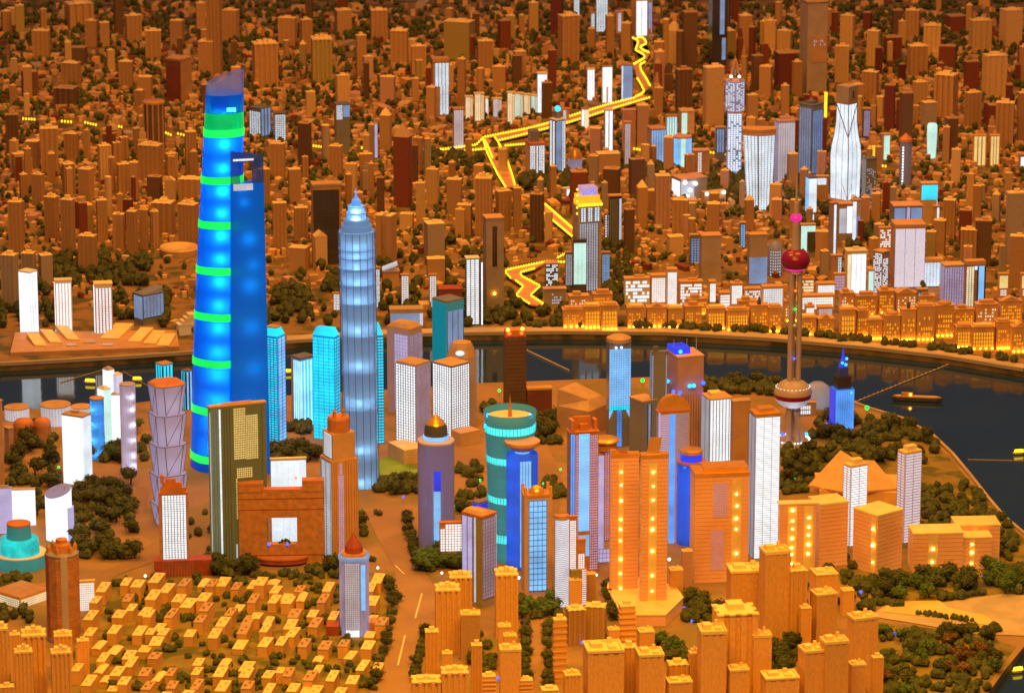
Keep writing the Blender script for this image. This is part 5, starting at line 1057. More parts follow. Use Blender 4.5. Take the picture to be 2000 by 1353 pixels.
for xl, xr, yt, yb, bm, pn, lb in (
        (1592, 1618, 346, 400, 'wall_b', [('R', .1, .8, .72, .95, 'l_cool')], 'brown block with one square white panel right of the pale blue tower'),
        (1662, 1680, 392, 470, 'lav_wall', [('R', .1, .5, 0, .97, 'l_cool'), ('R', .55, .95, 0, .6, 'l_greyblue')], 'lavender tower with a white strip behind the curved-panel grey tower'),
        (1702, 1718, 372, 424, 'purple_glass', [('R', .5, .95, 0, .97, 'l_lav')], 'dark slim tower with violet glowing edge above the street of trees'),
        (1563, 1592, 440, 492, 'slate', [('R', .0, .42, .05, .97, 'l_mint'), ('R', .42, 1, .75, .97, 'l_mint')], 'black block with an L-shaped mint light behind the ball tower'),
        (1282, 1290, 352, 446, 'lav_wall', [('d', 'R', .2, .8, .0, .97, 1, 14, 'l_white', .9, .5)], 'thin mauve tower with a single column of white dots'),
        (1716, 1740, 446, 500, 'wall_n', [('d', 'R', .05, .95, .3, .95, 6, 8, 'l_white', .7, .6, .7)], 'tan block sprinkled with white windows left of the white panel tower'),
        (1622, 1644, 500, 552, 'wall_b', [('R', .6, .95, .05, .95, 'l_cool', 2, 16, .2, .3)], 'brown tower with dotted white edge left of the double-framed tower'),
        (1628, 1650, 536, 580, 'wall_o', [('R', .05, .95, .3, .95, 'l_lav', 6, 5, .3, .3, 'wall_o')], 'small tan block with violet windows beside the double-framed tower'),
        (1694, 1706, 528, 576, 'cream', [('R', .1, .9, .1, .95, 'l_mint')], 'slim pale panel squeezed left of the purple dotted tower'),
        (1822, 1834, 404, 444, 'wall_o', [('R', .6, .95, .1, .95, 'l_cool')], 'slim tan tower with pale light edge below the cyan-fronted tower'),
        (1346, 1368, 460, 520, 'grey_glass', [('R', .1, .9, .1, .9, 'l_greyblue', 3, 10, .2, .2)], 'bluish windowed tower left of the flat grey tan tower'),
        (1218, 1232, 240, 330, 'lav_wall', [('R', .1, .9, .1, .97, 'l_ash', 3, 24, .3, .3, 'lav_wall')], 'pale dotted tower just left of the dim blue fluted tower'),
        (1444, 1456, 436, 486, 'grey_glass', [('R', .1, .9, .05, .95, 'l_sky', 2, 12, .2, .3)], 'small bluish tower left of the grey base-lit tower'),
        (1396, 1416, 250, 318, 'grey_glass', [('R', .1, .9, .3, .95, 'l_greyblue', 3, 0, .2)], 'dark bluish tower left of the speckled spired tower'),
        (1684, 1700, 214, 272, 'blue_paint', [('R', .1, .9, .1, .95, 'l_dimlav')], 'navy slab right of the bright braced tower'),
        (1180, 1186, 418, 480, 'grey_glass', [('d', 'R', .2, .8, .02, .97, 1, 12, 'l_cool', .9, .6)], 'thin dotted glass strip right of the yellow-crowned tower'),
        (1098, 1112, 214, 246, 'wall_p', [('R', .1, .5, .1, .95, 'l_ash')], 'small pinkish tower half lit behind the blue-balled tower'),
        (1890, 1916, 560, 600, 'lav_wall', [('R', .05, .95, .1, .9, 'l_greyblue', 5, 5, .2, .2)], 'low bluish block in front of the cream and blue split block'),
        (1790, 1812, 566, 612, 'grey_glass', [('R', .05, .95, .1, .9, 'l_greyblue', 4, 6, .2, .2)], 'bluish glass block at the foot of the white panel tower')):
    far(lb, xl, xl + 1, xr, yt, yb, 6, bm, pn, 'wood', dep=14)
t = RT('oval_glass_tower', 'rounded grey glass tower just left of the ball tower', 1514, 30, 478, 540, ref='rounded grey glass tower'); t.lathe('shaft', 's_grey', [(1, 540), (1, 492), (.8, 480), (.3, 474)], 16)
g = MB()
for j_ in range(9):
    for i_ in range(5): g.ball((t.r * (-.6 + .3 * i_), -t.r * math.sqrt(max(.1, 1 - (-.6 + .3 * i_) ** 2)), t.h * (.05 + .09 * j_)), t.px(1.2), 5)
g.build('window_dots', 'l_cool', t.root, kind='stuff')
# the crowned tower on the far side
def crowned():
    t = T('crowned_tower', 'tall white ribbed tower with glowing yellow crown and pink violet top', 1118, 1128, 1174, 404, 572, 16, ref='yellow-crowned tower')
    w, d, h = t.w, t.d, t.h
    t.body('wall_g'); t.panel('R', .06, .86, .02, .80, 'l_ash', 8, 44, .3, .3, 'grey_frame'); t.panel('R', .12, .34, .82, .98, 'l_cool', 2, 8, .2, .2); t.panel('R', .42, .62, .82, .98, 'l_cool', 2, 8, .2, .2); t.panel('R', .70, .92, .82, .98, 'l_cool', 2, 8, .2, .2)
    o = MB().box(-w * .46, w * .5, -d * .55, d * .5, h + .0003, h + t.px(9)).build('crown_band', 'l_amber', t.root)
    for i in range(8): MB().ball((-w * .44 + i * w * .13, -d * .58, h + t.px(3)), t.px(3.2), 8).build('crown_bulb', 'k_yellow', o, True)
    MB().box(-w * .44, w * .44, -d * .5, d * .45, h + t.px(9.2), h + t.px(20)).build('crown_upper', 'l_amber', t.root)
    MB().box(-w * .30, w * .36, -d * .4, d * .4, h + t.px(20.2), h + t.px(36)).build('crown_top', 'l_pink', t.root)
    g = MB()
    for i in range(7): g.ball((-w * .24 + i * w * .08, -d * .42, h + t.px(24 + (i % 3) * 4)), t.px(2), 6)
    g.build('crown_lights', 'k_blue', t.root, kind='stuff')
    for i in range(5): MB().ball((-w * .52, -d * .45, h + t.px(-14 + i * 12)), t.px(2.4), 6).build('edge_bulb', 'k_yellow', t.root, True)
crowned()
far('mint glowing panel block in front of the yellow-crowned tower', 1118, 1120, 1145, 470, 574, 5, 'slate', [('R', .02, .98, .18, .95, 'l_mint', 3, 0, .03)], 'slate', 'mint panel block', dep=12)
far('dotted blue side tower left of the mint panel block', 1103, 1104, 1118, 494, 560, 6, 'grey_glass', [('R', .05, .95, .05, .95, 'l_ash', 4, 20, .35, .35, 'grey_glass')], 'wall_p', dep=14)
far('dotted blue side tower right of the yellow-crowned tower', 1174, 1175, 1191, 494, 560, 6, 'grey_glass', [('R', .05, .95, .05, .95, 'l_sky', 5, 20, .35, .35, 'grey_glass')], 'wall_p', 'dotted blue side tower', dep=14)
far('black and white checkered tower beside the zigzag yellow road', 1064, 1066, 1090, 516, 566, 6, 'slate', [('d', 'R', .02, .98, .02, .98, 6, 14, W_, .75, .6, .75)], 'wall_p', 'checkered tower', dep=18)
far('grey block with faint lit windows below the checkered tower', 1060, 1062, 1106, 566, 602, 6, 'wall_g', [('d', 'R', .35, .8, .2, .8, 5, 4, 'l_ash', .6, .5, .6)], 'wall_p', dep=24, cat='building')
far('dark grey tower with one pale stripe right of the yellow-crowned tower', 1187, 1189, 1214, 384, 484, 8, 'dark_glass', [('R', .8, .98, .02, .95, 'l_ash'), ('R', .05, .7, .02, .95, 'grey_glass', 4, 0, .3)], 'wood', 'pale-striped dark tower', dep=18)
far('white tilted-looking tower with black mullions near the river', 908, 911, 936, 506, 636, 8, 'grey_frame', [('R', 0, 1, .02, .99, W_, 3, 30, .18, .25, 'grey_frame')], 'white_paint', 'white mullioned river tower', dep=18)
far('white edge slab attached to the white mullioned river tower', 937, 938, 943, 512, 634, 6, 'slate', [('R', .4, 1, 0, 1, W_)], 'slate', dep=12)
t = far('grey tan tower with tall dark window recess and one yellow lamp', 943, 950, 984, 428, 614, 12, 'wall_g', [('R', .35, .62, .50, .92, 'dark_glass'), ('R', .30, .34, .48, .94, 'wall_b'), ('R', .63, .67, .48, .94, 'wall_b')], 'wood', 'dark-recessed tan tower'); t.bulb('R', .45, .22, 2.6, 'k_orange')
far('thin dotted tower right behind the pagoda-like tower', 733, 734, 743, 524, 602, 6, 'wall_b', [('R', .1, .9, .02, .97, W_, 2, 30, .2, .4)], 'wall_b', dep=10)
far('thin white dotted tower left of the low blue hall', 783, 784, 799, 538, 608, 6, 'wall_g', [('d', 'R', .05, .95, .02, .98, 4, 20, W_)], 'wall_b', 'thin white dotted tower', dep=12)
far('thin white dotted tower behind the teal grey tower', 838, 839, 853, 538, 612, 6, 'wall_g', [('d', 'R', .05, .95, .3, .98, 4, 14, W_), ('R', .3, .9, .05, .3, W_)], 'wall_b', dep=12)
t = far('small white block with a tilted glowing roof panel', 745, 748, 780, 532, 556, 6, 'wall_b', [], 'wall_b', dep=20, cat='building', name='tilted_roof_house')
MB().loft([[(-t.w * .5, -t.d * .5, t.h + .006), (t.w * .4, -t.d * .5, t.h + .024), (t.w * .4, t.d * .3, t.h + .024), (-t.w * .5, t.d * .3, t.h + .006)], [(-t.w * .5, -t.d * .5, t.h + .012), (t.w * .4, -t.d * .5, t.h + .032), (t.w * .4, t.d * .3, t.h + .032), (-t.w * .5, t.d * .3, t.h + .012)]]).build('tilted_panel', 'l_ash', t.root)
far('dotted white block half hidden left of the pagoda-like tower', 650, 651, 664, 574, 606, 6, 'wall_g', [('d', 'R', .05, .95, .02, .98, 4, 10, W_)], 'wall_b', dep=12, cat='building')
t = far('low hall flooded with white light in the far centre', 1312, 1330, 1382, 352, 392, 25, 'wall_g', [('L', .1, .9, .1, .9, W_), ('R', .0, .5, .1, .9, 'l_ash')], 'wall_p', 'white-flooded hall', cat='building')
for u, v in ((.1, .9), (.3, .5), (.2, .2), (.5, .8)): t.bulb('R', u, v, 4, 'k_white')
t = far('tan pavilion with two bright white spot lamps', 1370, 1376, 1418, 378, 404, 25, 'wall_o', [('d', 'R', .4, .95, .1, .6, 6, 1, 'dark_glass')], 'wood', 'two-lamp tan pavilion', cat='building')
for u in (.05, .85): t.bulb('R', u, 1.0, 3.6, 'k_white')
t = far('low white roofed kiosk glowing left of the yellow crown', 1096, 1099, 1126, 370, 386, 15, 'wall_p', [('R', .3, 1, .2, 1, W_)], 'white_paint', cat='building', name='kiosk')
# classical buildings with white windows, then the amber-lit river front
for i, (xl, xr, yt, yb, nx, ny, wm, keep, lb) in enumerate((
        (1218, 1270, 546, 594, 10, 6, W_, .35, 'pale slab with scattered white windows, first behind the river front'), (1270, 1300, 540, 594, 6, 12, W_, .9, 'bright white windowed slab beside the narrow white dotted tower'),
        (1301, 1322, 528, 604, 5, 18, W_, 1, 'narrow tall white dotted tower with cream top near the river front'), (1325, 1372, 552, 600, 11, 7, W_, .4, 'tan block with a broken row of white windows'), (1384, 1398, 552, 592, 4, 10, W_, .9, 'thin tan block with bright window strip'),
        (1404, 1426, 574, 604, 5, 5, W_, .9, 'small cream block with bright windows'), (1426, 1450, 556, 596, 5, 10, W_, .9, 'pyramid-stepped block with bright white windows'), (1452, 1486, 566, 598, 8, 6, 'l_cool', .6, 'tan block with bluish windows left of the ball tower'),
        (1487, 1530, 562, 606, 9, 9, 'l_cool', .9, 'bright blue white windowed block behind the ball tower shaft'), (1560, 1590, 546, 572, 8, 4, 'l_cream', .6, 'cream topped block right of the ball tower shaft'), (1594, 1631, 556, 584, 8, 7, W_, 1, 'block with a dense grid of white windows'),
        (1558, 1630, 580, 606, 14, 5, W_, 1, 'long block with four rows of white windows'), (1572, 1590, 600, 628, 4, 8, W_, .9, 'small windowed block in front of the long block'), (1596, 1626, 602, 630, 6, 7, 'l_ash', .8, 'dim windowed block next to the small windowed block'))):
    far(lb, xl, xl + 2, xr, yt, yb, 6, 'wall_n' if i % 2 else 'cream', [('d', 'R', .04, .96, .06, .94, nx, ny, wm, .78, .68, min(1, keep + .25))], 'wood', 'long white-windowed block' if i == 11 else ('narrow white dotted tower' if i == 2 else None), dep=24, cat='building', name='windowed_block', rh=2.5, block=[(.1, .1, .4, .4, 4)] if i % 3 == 0 else None)
k = 0
for i, (xl, xr, yt, yb, top, lb) in enumerate((
        (1098, 1142, 606, 640, 'flat', 'plain amber-lit palace with pillared front, first along the river'), (1140, 1172, 600, 642, 'arch', 'amber palace with arched windows beside the plain first one'), (1174, 1206, 598, 646, 'arch', 'amber palace with tall slim arches and white attic'),
        (1224, 1258, 602, 640, 'flat', 'square orange palace right of the street gap'), (1262, 1302, 602, 640, 'gable', 'orange palace with low gable'), (1303, 1332, 604, 640, 'flat', 'amber palace with lit cornice behind a dark tree'), (1336, 1370, 600, 640, 'step', 'amber palace with stepped centre'),
        (1380, 1416, 604, 644, 'arch', 'long amber palace with bright colonnade, left half'), (1417, 1462, 608, 646, 'arch', 'long amber palace with bright colonnade, right half'), (1464, 1500, 598, 646, 'turret', 'orange palace with a small turret'), (1500, 1526, 602, 650, 'flat', 'orange palace left of the ball tower shaft'),
        (1560, 1594, 622, 655, 'flat', 'amber palace right of the ball tower shaft'), (1596, 1628, 624, 655, 'gable', 'amber palace with bright lit feet'), (1640, 1670, 606, 662, 'arch', 'tall pink and amber palace with lit doorway'), (1672, 1694, 608, 660, 'flat', 'narrow amber palace with glowing base'), (1694, 1722, 626, 664, 'flat', 'brown amber palace, low and square'),
        (1726, 1758, 618, 668, 'dome', 'amber palace with a curved cornice'), (1758, 1788, 606, 668, 'turret', 'amber palace with a dark pointed turret'), (1788, 1824, 600, 668, 'flat', 'big square orange palace beside the turreted one'), (1826, 1862, 598, 660, 'dome', 'brown rounded palace with ribbed front'),
        (1866, 1900, 640, 680, 'arch', 'low amber palace with arcade lights'), (1896, 1942, 640, 684, 'arch', 'amber palace with dense columns of glowing windows'), (1944, 1972, 630, 684, 'flat', 'orange palace near the right edge'), (1974, 2012, 640, 690, 'gable', 'amber palace cut by the right edge'))):
    t = T('amber_palace', lb, xl, xl + 2, xr, yt, yb, 5, dep=26, cat='building', ref=('amber river-front palace' if i in (8,) else 'turreted amber palace' if i == 17 else None))
    t.body('wall_n')
    n = max(4, int((xr - xl) / 5.5))
    if top == 'arch':
        t.panel('R', .04, .96, .12, .80, 'l_amber', n, 4, .38, .22, 'wall_n')
    else:
        t.dots('R', .08, .92, .15, .75, n, 4, 'l_amber', .45, .55, .55)
    for u in (.1, .37, .63, .9): t.bulb('R', u, .08, 1.8, 'k_orange', 'flood_lamp')
    o = t.roof('wood', 2, 1.5)
    z = t.h + t.px(2.2)
    if top == 'gable': MB().loft([[(-t.w * .3, -t.d * .45, z), (t.w * .3, -t.d * .45, z), (t.w * .3, t.d * .3, z), (-t.w * .3, t.d * .3, z)], [(-.001, -t.d * .45, z + t.px(7)), (.001, -t.d * .45, z + t.px(7)), (.001, t.d * .3, z + t.px(7)), (-.001, t.d * .3, z + t.px(7))]]).build('gable', 'wood', o)
    elif top == 'turret': MB().lathe([(t.w * .12, z), (t.w * .12, z + t.px(5)), (1e-4, z + t.px(18))], 6, 0, -t.d * .2).build('turret', 'slate', o)
    elif top == 'dome': MB().lathe([(t.w * .4, z), (t.w * .36, z + t.px(4)), (t.w * .15, z + t.px(7)), (1e-4, z + t.px(8))], 16).build('dome', 'wall_b', o, True)
    elif top == 'step': MB().box(-t.w * .25, t.w * .25, -t.d * .3, t.d * .3, z, z + t.px(7)).build('attic', 'wood', o)
    else: MB().box(-t.w * .42, t.w * .42, -t.d * .4, t.d * .4, z, z + t.px(3)).build('attic', 'roof_pale' if i % 2 else 'wood', o)
for i, (xl, xr, yt, yb, top, lb) in enumerate((
        (1640, 1668, 574, 612, 'flat', 'second-row amber house below the double-framed white tower'), (1670, 1712, 580, 616, 'step', 'second-row amber house with a wide stepped attic'), (1714, 1746, 570, 612, 'flat', 'second-row orange house below the purple dotted tower'), (1748, 1790, 574, 610, 'gable', 'second-row gabled amber house below the white panel tower'),
        (1792, 1826, 580, 614, 'flat', 'second-row square amber house left of the rounded brown palace'), (1862, 1902, 606, 640, 'flat', 'second-row amber house below the dotted lavender tower'), (1904, 1948, 596, 638, 'step', 'second-row stepped amber house below the split block'), (1950, 1996, 590, 634, 'gable', 'second-row gabled amber house at the right edge'),
        (1836, 1864, 612, 650, 'flat', 'small second-row house right of the rounded brown palace'), (1530, 1560, 590, 628, 'flat', 'second-row amber house hidden behind the ball tower shaft'), (1440, 1480, 590, 620, 'flat', 'second-row low amber house behind the long colonnade'), (1340, 1382, 586, 614, 'flat', 'second-row low amber house behind the stepped palace'), (1110, 1150, 580, 616, 'flat', 'second-row brown house below the mint panel block'), (1156, 1196, 576, 612, 'step', 'second-row house with small white windows below the crowned tower'))):
    t = T('amber_house', lb, xl, xl + 2, xr, yt, yb, 5, dep=22, cat='building'); t.body('wall_n')
    t.dots('R', .06, .94, .1, .85, max(4, int((xr - xl) / 5)), 5, 'l_amber' if i % 3 else 'l_cream', .5, .55, .6)
    o = t.roof('roof_brown' if i % 2 else 'wood', 2, 1); z = t.h + t.px(2.2)
    if top == 'gable': MB().loft([[(-t.w * .4, -t.d * .45, z), (t.w * .4, -t.d * .45, z), (t.w * .4, t.d * .3, z), (-t.w * .4, t.d * .3, z)], [(-.001, -t.d * .45, z + t.px(8)), (.001, -t.d * .45, z + t.px(8)), (.001, t.d * .3, z + t.px(8)), (-.001, t.d * .3, z + t.px(8))]]).build('gable', 'wood', o)
    else: MB().box(-t.w * .3, t.w * (.35 if top == 'step' else .1), -t.d * .3, t.d * .3, z, z + t.px(6)).build('attic', 'wood', o)
    for u in (.2, .8): t.bulb('R', u, .05, 1.4, 'k_orange', 'flood_lamp')
# terraced exhibition grounds on the left far bank
c = G(190, 692); o = empty('terraced_hall', c); tag(o, 'low fan-shaped hall with many slanting orange roof blades on the far bank', 'building'); HEROES.append(('fan-shaped orange hall', 190, 692)); FOOT.append((c.x, c.y + .2, .30)); FOOT.append((c.x - .15, c.y + .15, .2)); FOOT.append((c.x + .2, c.y + .15, .2))
def rq(x, y, z=0): p = G(x, y); return (p.x - c.x, p.y - c.y, z)
a = [rq(20, 696), rq(350, 684), rq(345, 652), rq(30, 656)]; MB().loft([a, [(x, y, .014) for x, y, z in a]]).build('hall_body', 'wall_b', o)
for i, (x0, x1, y0, y1) in enumerate(((52, 92, 684, 668), (78, 122, 678, 660), (108, 156, 672, 652), (196, 262, 670, 648), (250, 300, 676, 656), (280, 324, 680, 662), (306, 344, 684, 668))):
    w_ = 24 if i != 3 else 36
    q4 = [(x1 - w_, y0), (x1, y0 + 1), (x0 + w_, y1), (x0, y1 - 1)] if i < 3 else [(x0, y0), (x0 + w_, y0 + 1), (x1, y1), (x1 - w_, y1 - 1)]
    v = [rq(*q4[0], .0145), rq(*q4[1], .0145), rq(*q4[2], .026), rq(*q4[3], .026)]
    MB().loft([[(x, y, .0142) for x, y, z in v], [(x, y, z + .005) for x, y, z in v]]).build('roof_blade', 'roof_pale', o)
for i, (x, y) in enumerate(((140, 684), (175, 678), (210, 684))):
    p = rq(x, y); MB().box(p[0] - .02, p[0] + .02, p[1], p[1] + .03, .0143, .018).build('glass_canopy', 'lav_wall', o)
t = RT('stadium', 'tan ring-shaped stadium with a sunken middle', 347, 78, 488, 504, cat='stadium', ref='ring-shaped stadium')
n = 36; rg = lambda k, z: [(t.r * k * math.cos(2 * math.pi * i / n), t.r * k * math.sin(2 * math.pi * i / n), z) for i in range(n)]
MB().loft([rg(.92, 0), rg(1, t.h * .8), rg(.95, t.h), rg(.62, t.h * .55), rg(.55, t.h * .2)], True, True).build('stand_ring', 'wall_o', t.root, True); MB().lathe([(t.r * .5, t.h * .22), (t.r * .5, t.h * .26)], 24).build('pitch', 'lawn', t.root)
t = RT('silo_tower', 'dark brown round tower with a flat gold lid and vertical bands', 301, 43, 203, 318, ref='gold-lidded round tower'); t.lathe('shaft', 'wall_d', [(1, 318), (1, 205)], 24); t.lathe('lid', 'gold_leaf', [(1.04, 204.6), (1.04, 201), (.9, 199)], 24)
for k, a in enumerate((-150, -120, -90, -60, -30)): MB().bar((t.r * 1.0 * math.cos(R(a)), t.r * math.sin(R(a)), 0), (t.r * math.cos(R(a)), t.r * math.sin(R(a)), t.h), .003).build('band', 'wall_b', t.root)
t = T('red_tower', 'dark red tower with brown right side in the top left quarter', 324, 354, 373, 119, 200, 58, ref='dark red far tower'); t.body('wall_b'); t.panel('L', 0, 1, 0, .97, 'wall_r', name='red_face'); t.roof('roof_brown', 3, 1)
t = T('purple_tower', 'tall dark purple grey tower with a notched blue strip near the top edge', 1384, 1390, 1420, -10, 132, 12, ref='blue-stripped dark tower'); t.body('dark_glass'); t.panel('R', .5, .8, .45, 1, 'l_greyblue'); t.panel('R', .65, .9, .1, .4, 'l_greyblue'); t.roof('roof_brown')
t = T('dark_frame_tower', 'dark glass tower in a brown frame left of the pagoda-like tower', 608, 612, 667, 364, 520, 8, dep=36, ref='dark framed glass tower'); t.body('wall_b'); t.panel('R', .02, .93, .02, .95, 'dark_glass', 5, 20, .04, .05, 'slate'); t.roof('roof_brown', 4, 1)
t = T('lavender_giant', 'very tall mauve brown tower with pale lights half way at the top edge', 1563, 1575, 1615, 6, 186, 16, ref='tall mauve top-edge tower'); t.body('wall_g'); t.panel('R', .2, .95, .35, .64, 'wall_b', name='lower_block'); t.dots('R', .3, .9, .52, .6, 6, 2, 'l_ash', .4, .6, .6); t.roof('roof_brown')
# boats
for i, (x, y, w, m_, lb) in enumerate(((176, 748, 26, 'k_yellow', 'small boat glowing yellow on the river, left one of a pair'), (268, 744, 22, 'k_yellow', 'small boat glowing yellow on the river near the lavender towers'), (562, 729, 18, 'k_yellow', 'small bright yellow boat between the cyan towers'), (1990, 886, 26, 'k_yellow', 'small yellow lit boat at the right river edge'), (1988, 1312, 28, 'k_yellow', 'small pale lit boat in the bottom right river corner'))):
    p = G(x, y, -.02); s_ = PPM(p); L = w / s_ / 2; o = empty('lit_boat', p, R(-8 + 7 * i)); tag(o, lb, 'boat', 'small lit boats on the river')
    hull = lambda k, z: [(-L * k, 0, z), (-L * .7 * k, -L * .25 * k, z), (L * .6 * k, -L * .25 * k, z), (L * k, 0, z), (L * .6 * k, L * .25 * k, z), (-L * .7 * k, L * .25 * k, z)]
    MB().loft([hull(.85, 0), hull(1, .006)]).build('hull', 'cream', o); MB().loft([[(x_ * .8, y_ * .7, .0062) for x_, y_, _ in hull(1, 0)], [(x_ * .7, y_ * .55, .015) for x_, y_, _ in hull(1, 0)]]).build('lit_cabin', 'l_amber' if 0 else 'k_yellow', o)
p = G(1790, 782, -.02); o = empty('long_ship', p, R(-9)); tag(o, 'long dark ship with an orange light moored on the river', 'ship'); L = .085
hull = lambda k, z, y=1: [(-L * k, 0, z), (-L * .8 * k, -.012 * y, z), (L * .8 * k, -.012 * y, z), (L * 1.05 * k, 0, z), (L * .8 * k, .012 * y, z), (-L * .8 * k, .012 * y, z)]
MB().loft([hull(.93, 0, .8), hull(1, .012)]).build('hull', 'slate', o); MB().loft([[(x, y * .8, .0122) for x, y, _ in hull(.9, 0)], [(x, y * .8, .016) for x, y, _ in hull(.9, 0)]]).build('deck', 'wood', o); MB().box(-.05, -.012, -.006, .006, .0162, .026).build('cabin', 'brick', o); MB().ball((-.02, -.008, .022), .004, 8).build('lamp', 'k_orange', o)
# ------------------------------------------------------------------ yellow-lit elevated roads
def lit_road(name, label, decks, lines, ref=None, z=.016, t_=.8, step=5.0, rb=1.8):
    x0, y0 = lines[0][0]; c = G(x0, y0); o = empty(name, c); tag(o, label, 'road')
    if ref: HEROES.append((ref, x0, y0))
    def q(x, y, zz): p = G(x, y + zz * 700 * .25); return (p.x - c.x, p.y - c.y, zz)
    for dk in decks:
        v = [q(x, y, z) for x, y in dk]
        MB().loft([[(a, b, h - .006) for a, b, h in v], v]).build('deck', 'ramp_deck', o)
    for ln in lines:
        pts = [Vector(q(x, y, z + .003)) for x, y in ln]; s = PPM(G(*ln[0]))
        g = MB(); b = MB()
        for a, e, pa, pe in zip(pts, pts[1:], ln, ln[1:]):
            if t_: b.bar(a, e, t_ * .6 / s)
            n = max(1, int(math.hypot(pe[0] - pa[0], (pe[1] - pa[1])) / step))
            for k in range(n):
                p = a.lerp(e, (k + .5) / n); g.ball((p.x, p.y, p.z + .001), rb / s, 5, rb * 1.5 / s)
        if t_: b.build('light_line', 'k_yellow', o)
        g.build('lamp_bulbs', 'k_yellow', o, kind='stuff')
    FOOT_LINES.extend((ln, 10) for ln in lines); FOOT_LINES.extend((dk + dk[:1], 6) for dk in decks)
FOOT_LINES = []
lit_road('elevated_road', 'yellow-lit ramp running down from the far road junction into the trees',
         [[(945, 276), (966, 273), (978, 292), (990, 318), (1006, 368), (988, 372), (972, 346), (958, 318)]],
         [[(943, 276), (950, 300), (958, 318), (972, 346), (988, 372)], [(966, 273), (978, 292), (990, 318), (998, 340), (1006, 368)], [(946, 278), (955, 296), (962, 314)], [(975, 286), (984, 312), (990, 330)]], 'yellow-lit ramp', step=4)
lit_road('elevated_road', 'yellow lamp-lined road crossing the far city to the winding climb',
         [[(945, 273), (1026, 257), (1135, 225), (1190, 208), (1256, 188), (1270, 196), (1150, 232), (1026, 268), (968, 280)]],
         [[(818, 297), (868, 297), (930, 288), (945, 273)], [(945, 273), (1026, 257), (1065, 247), (1135, 225), (1190, 208), (1240, 196)], [(968, 281), (1026, 267), (1100, 247), (1150, 232), (1205, 214), (1270, 195)], [(905, 300), (948, 296)], [(985, 290), (1030, 286)]], 'yellow lamp-lined road', t_=.7)
lit_road('winding_road', 'snaking yellow-lit road climbing to the top of the scene',
         [[(1244, 156), (1252, 170), (1258, 184), (1268, 176), (1262, 158), (1252, 142), (1250, 131), (1262, 122), (1258, 112), (1241, 102), (1246, 88), (1236, 80), (1254, 78), (1262, 88), (1252, 96), (1270, 107), (1262, 122), (1236, 131)]],
         [[(1234, 78), (1245, 82), (1246, 88), (1241, 102), (1258, 112), (1259, 118), (1236, 131)], [(1244, 78), (1254, 77), (1261, 84), (1262, 90), (1250, 96), (1256, 103), (1268, 107)], [(1244, 157), (1252, 170), (1258, 183), (1252, 189), (1240, 194)], [(1260, 125), (1250, 131), (1252, 142), (1262, 158), (1270, 173)]], 'snaking yellow road', t_=1.4, step=4)
lit_road('elevated_road', 'straight yellow-edged ramp behind the yellow-crowned tower', [[(1064, 405), (1122, 455), (1120, 470), (1063, 422)]], [[(1064, 404), (1122, 455)], [(1063, 422), (1118, 468), (1120, 482)]], 'straight yellow-edged ramp', t_=1.3, step=4)
lit_road('zigzag_road', 'zigzag yellow-lit road ending near the river', [[(1066, 517), (990, 533), (988, 540), (1000, 550), (1022, 565), (1008, 583), (1036, 600), (1066, 603), (1036, 583), (1055, 565), (1018, 545), (1016, 538), (1045, 530)]],
         [[(1104, 518), (1066, 517), (990, 533), (987, 538), (998, 550)], [(1006, 553), (1022, 565), (1008, 583), (1035, 600)], [(1045, 530), (1016, 538), (1018, 545), (1055, 565), (1036, 583), (1066, 603)], [(1106, 500), (1088, 510)]], 'zigzag yellow road', t_=.9)
for i, (lns, lb) in enumerate((([[(43, 237), (70, 239)], [(118, 242), (142, 244)], [(164, 244), (190, 250)], [(230, 252), (240, 254)], [(258, 256), (277, 262)], [(322, 264), (336, 270)], [(345, 266), (362, 270)]], 'row of yellow street lamps crossing the upper left city'), ([[(610, 290), (650, 296)], [(704, 294), (726, 297)]], 'short rows of yellow street lamps left of the pyramid-roofed tower'), ([[(1236, 296), (1262, 300)], [(1385, 303), (1418, 308)], [(1444, 308), (1450, 310)]], 'short rows of yellow street lamps below the pink ribbed far tower'), ([[(1710, 328), (1732, 331)]], 'small cluster of yellow street lamps right of the sparkling tower'))):
    lit_road('lamp_row', lb, [], lns, t_=0, step=5, rb=1.8)

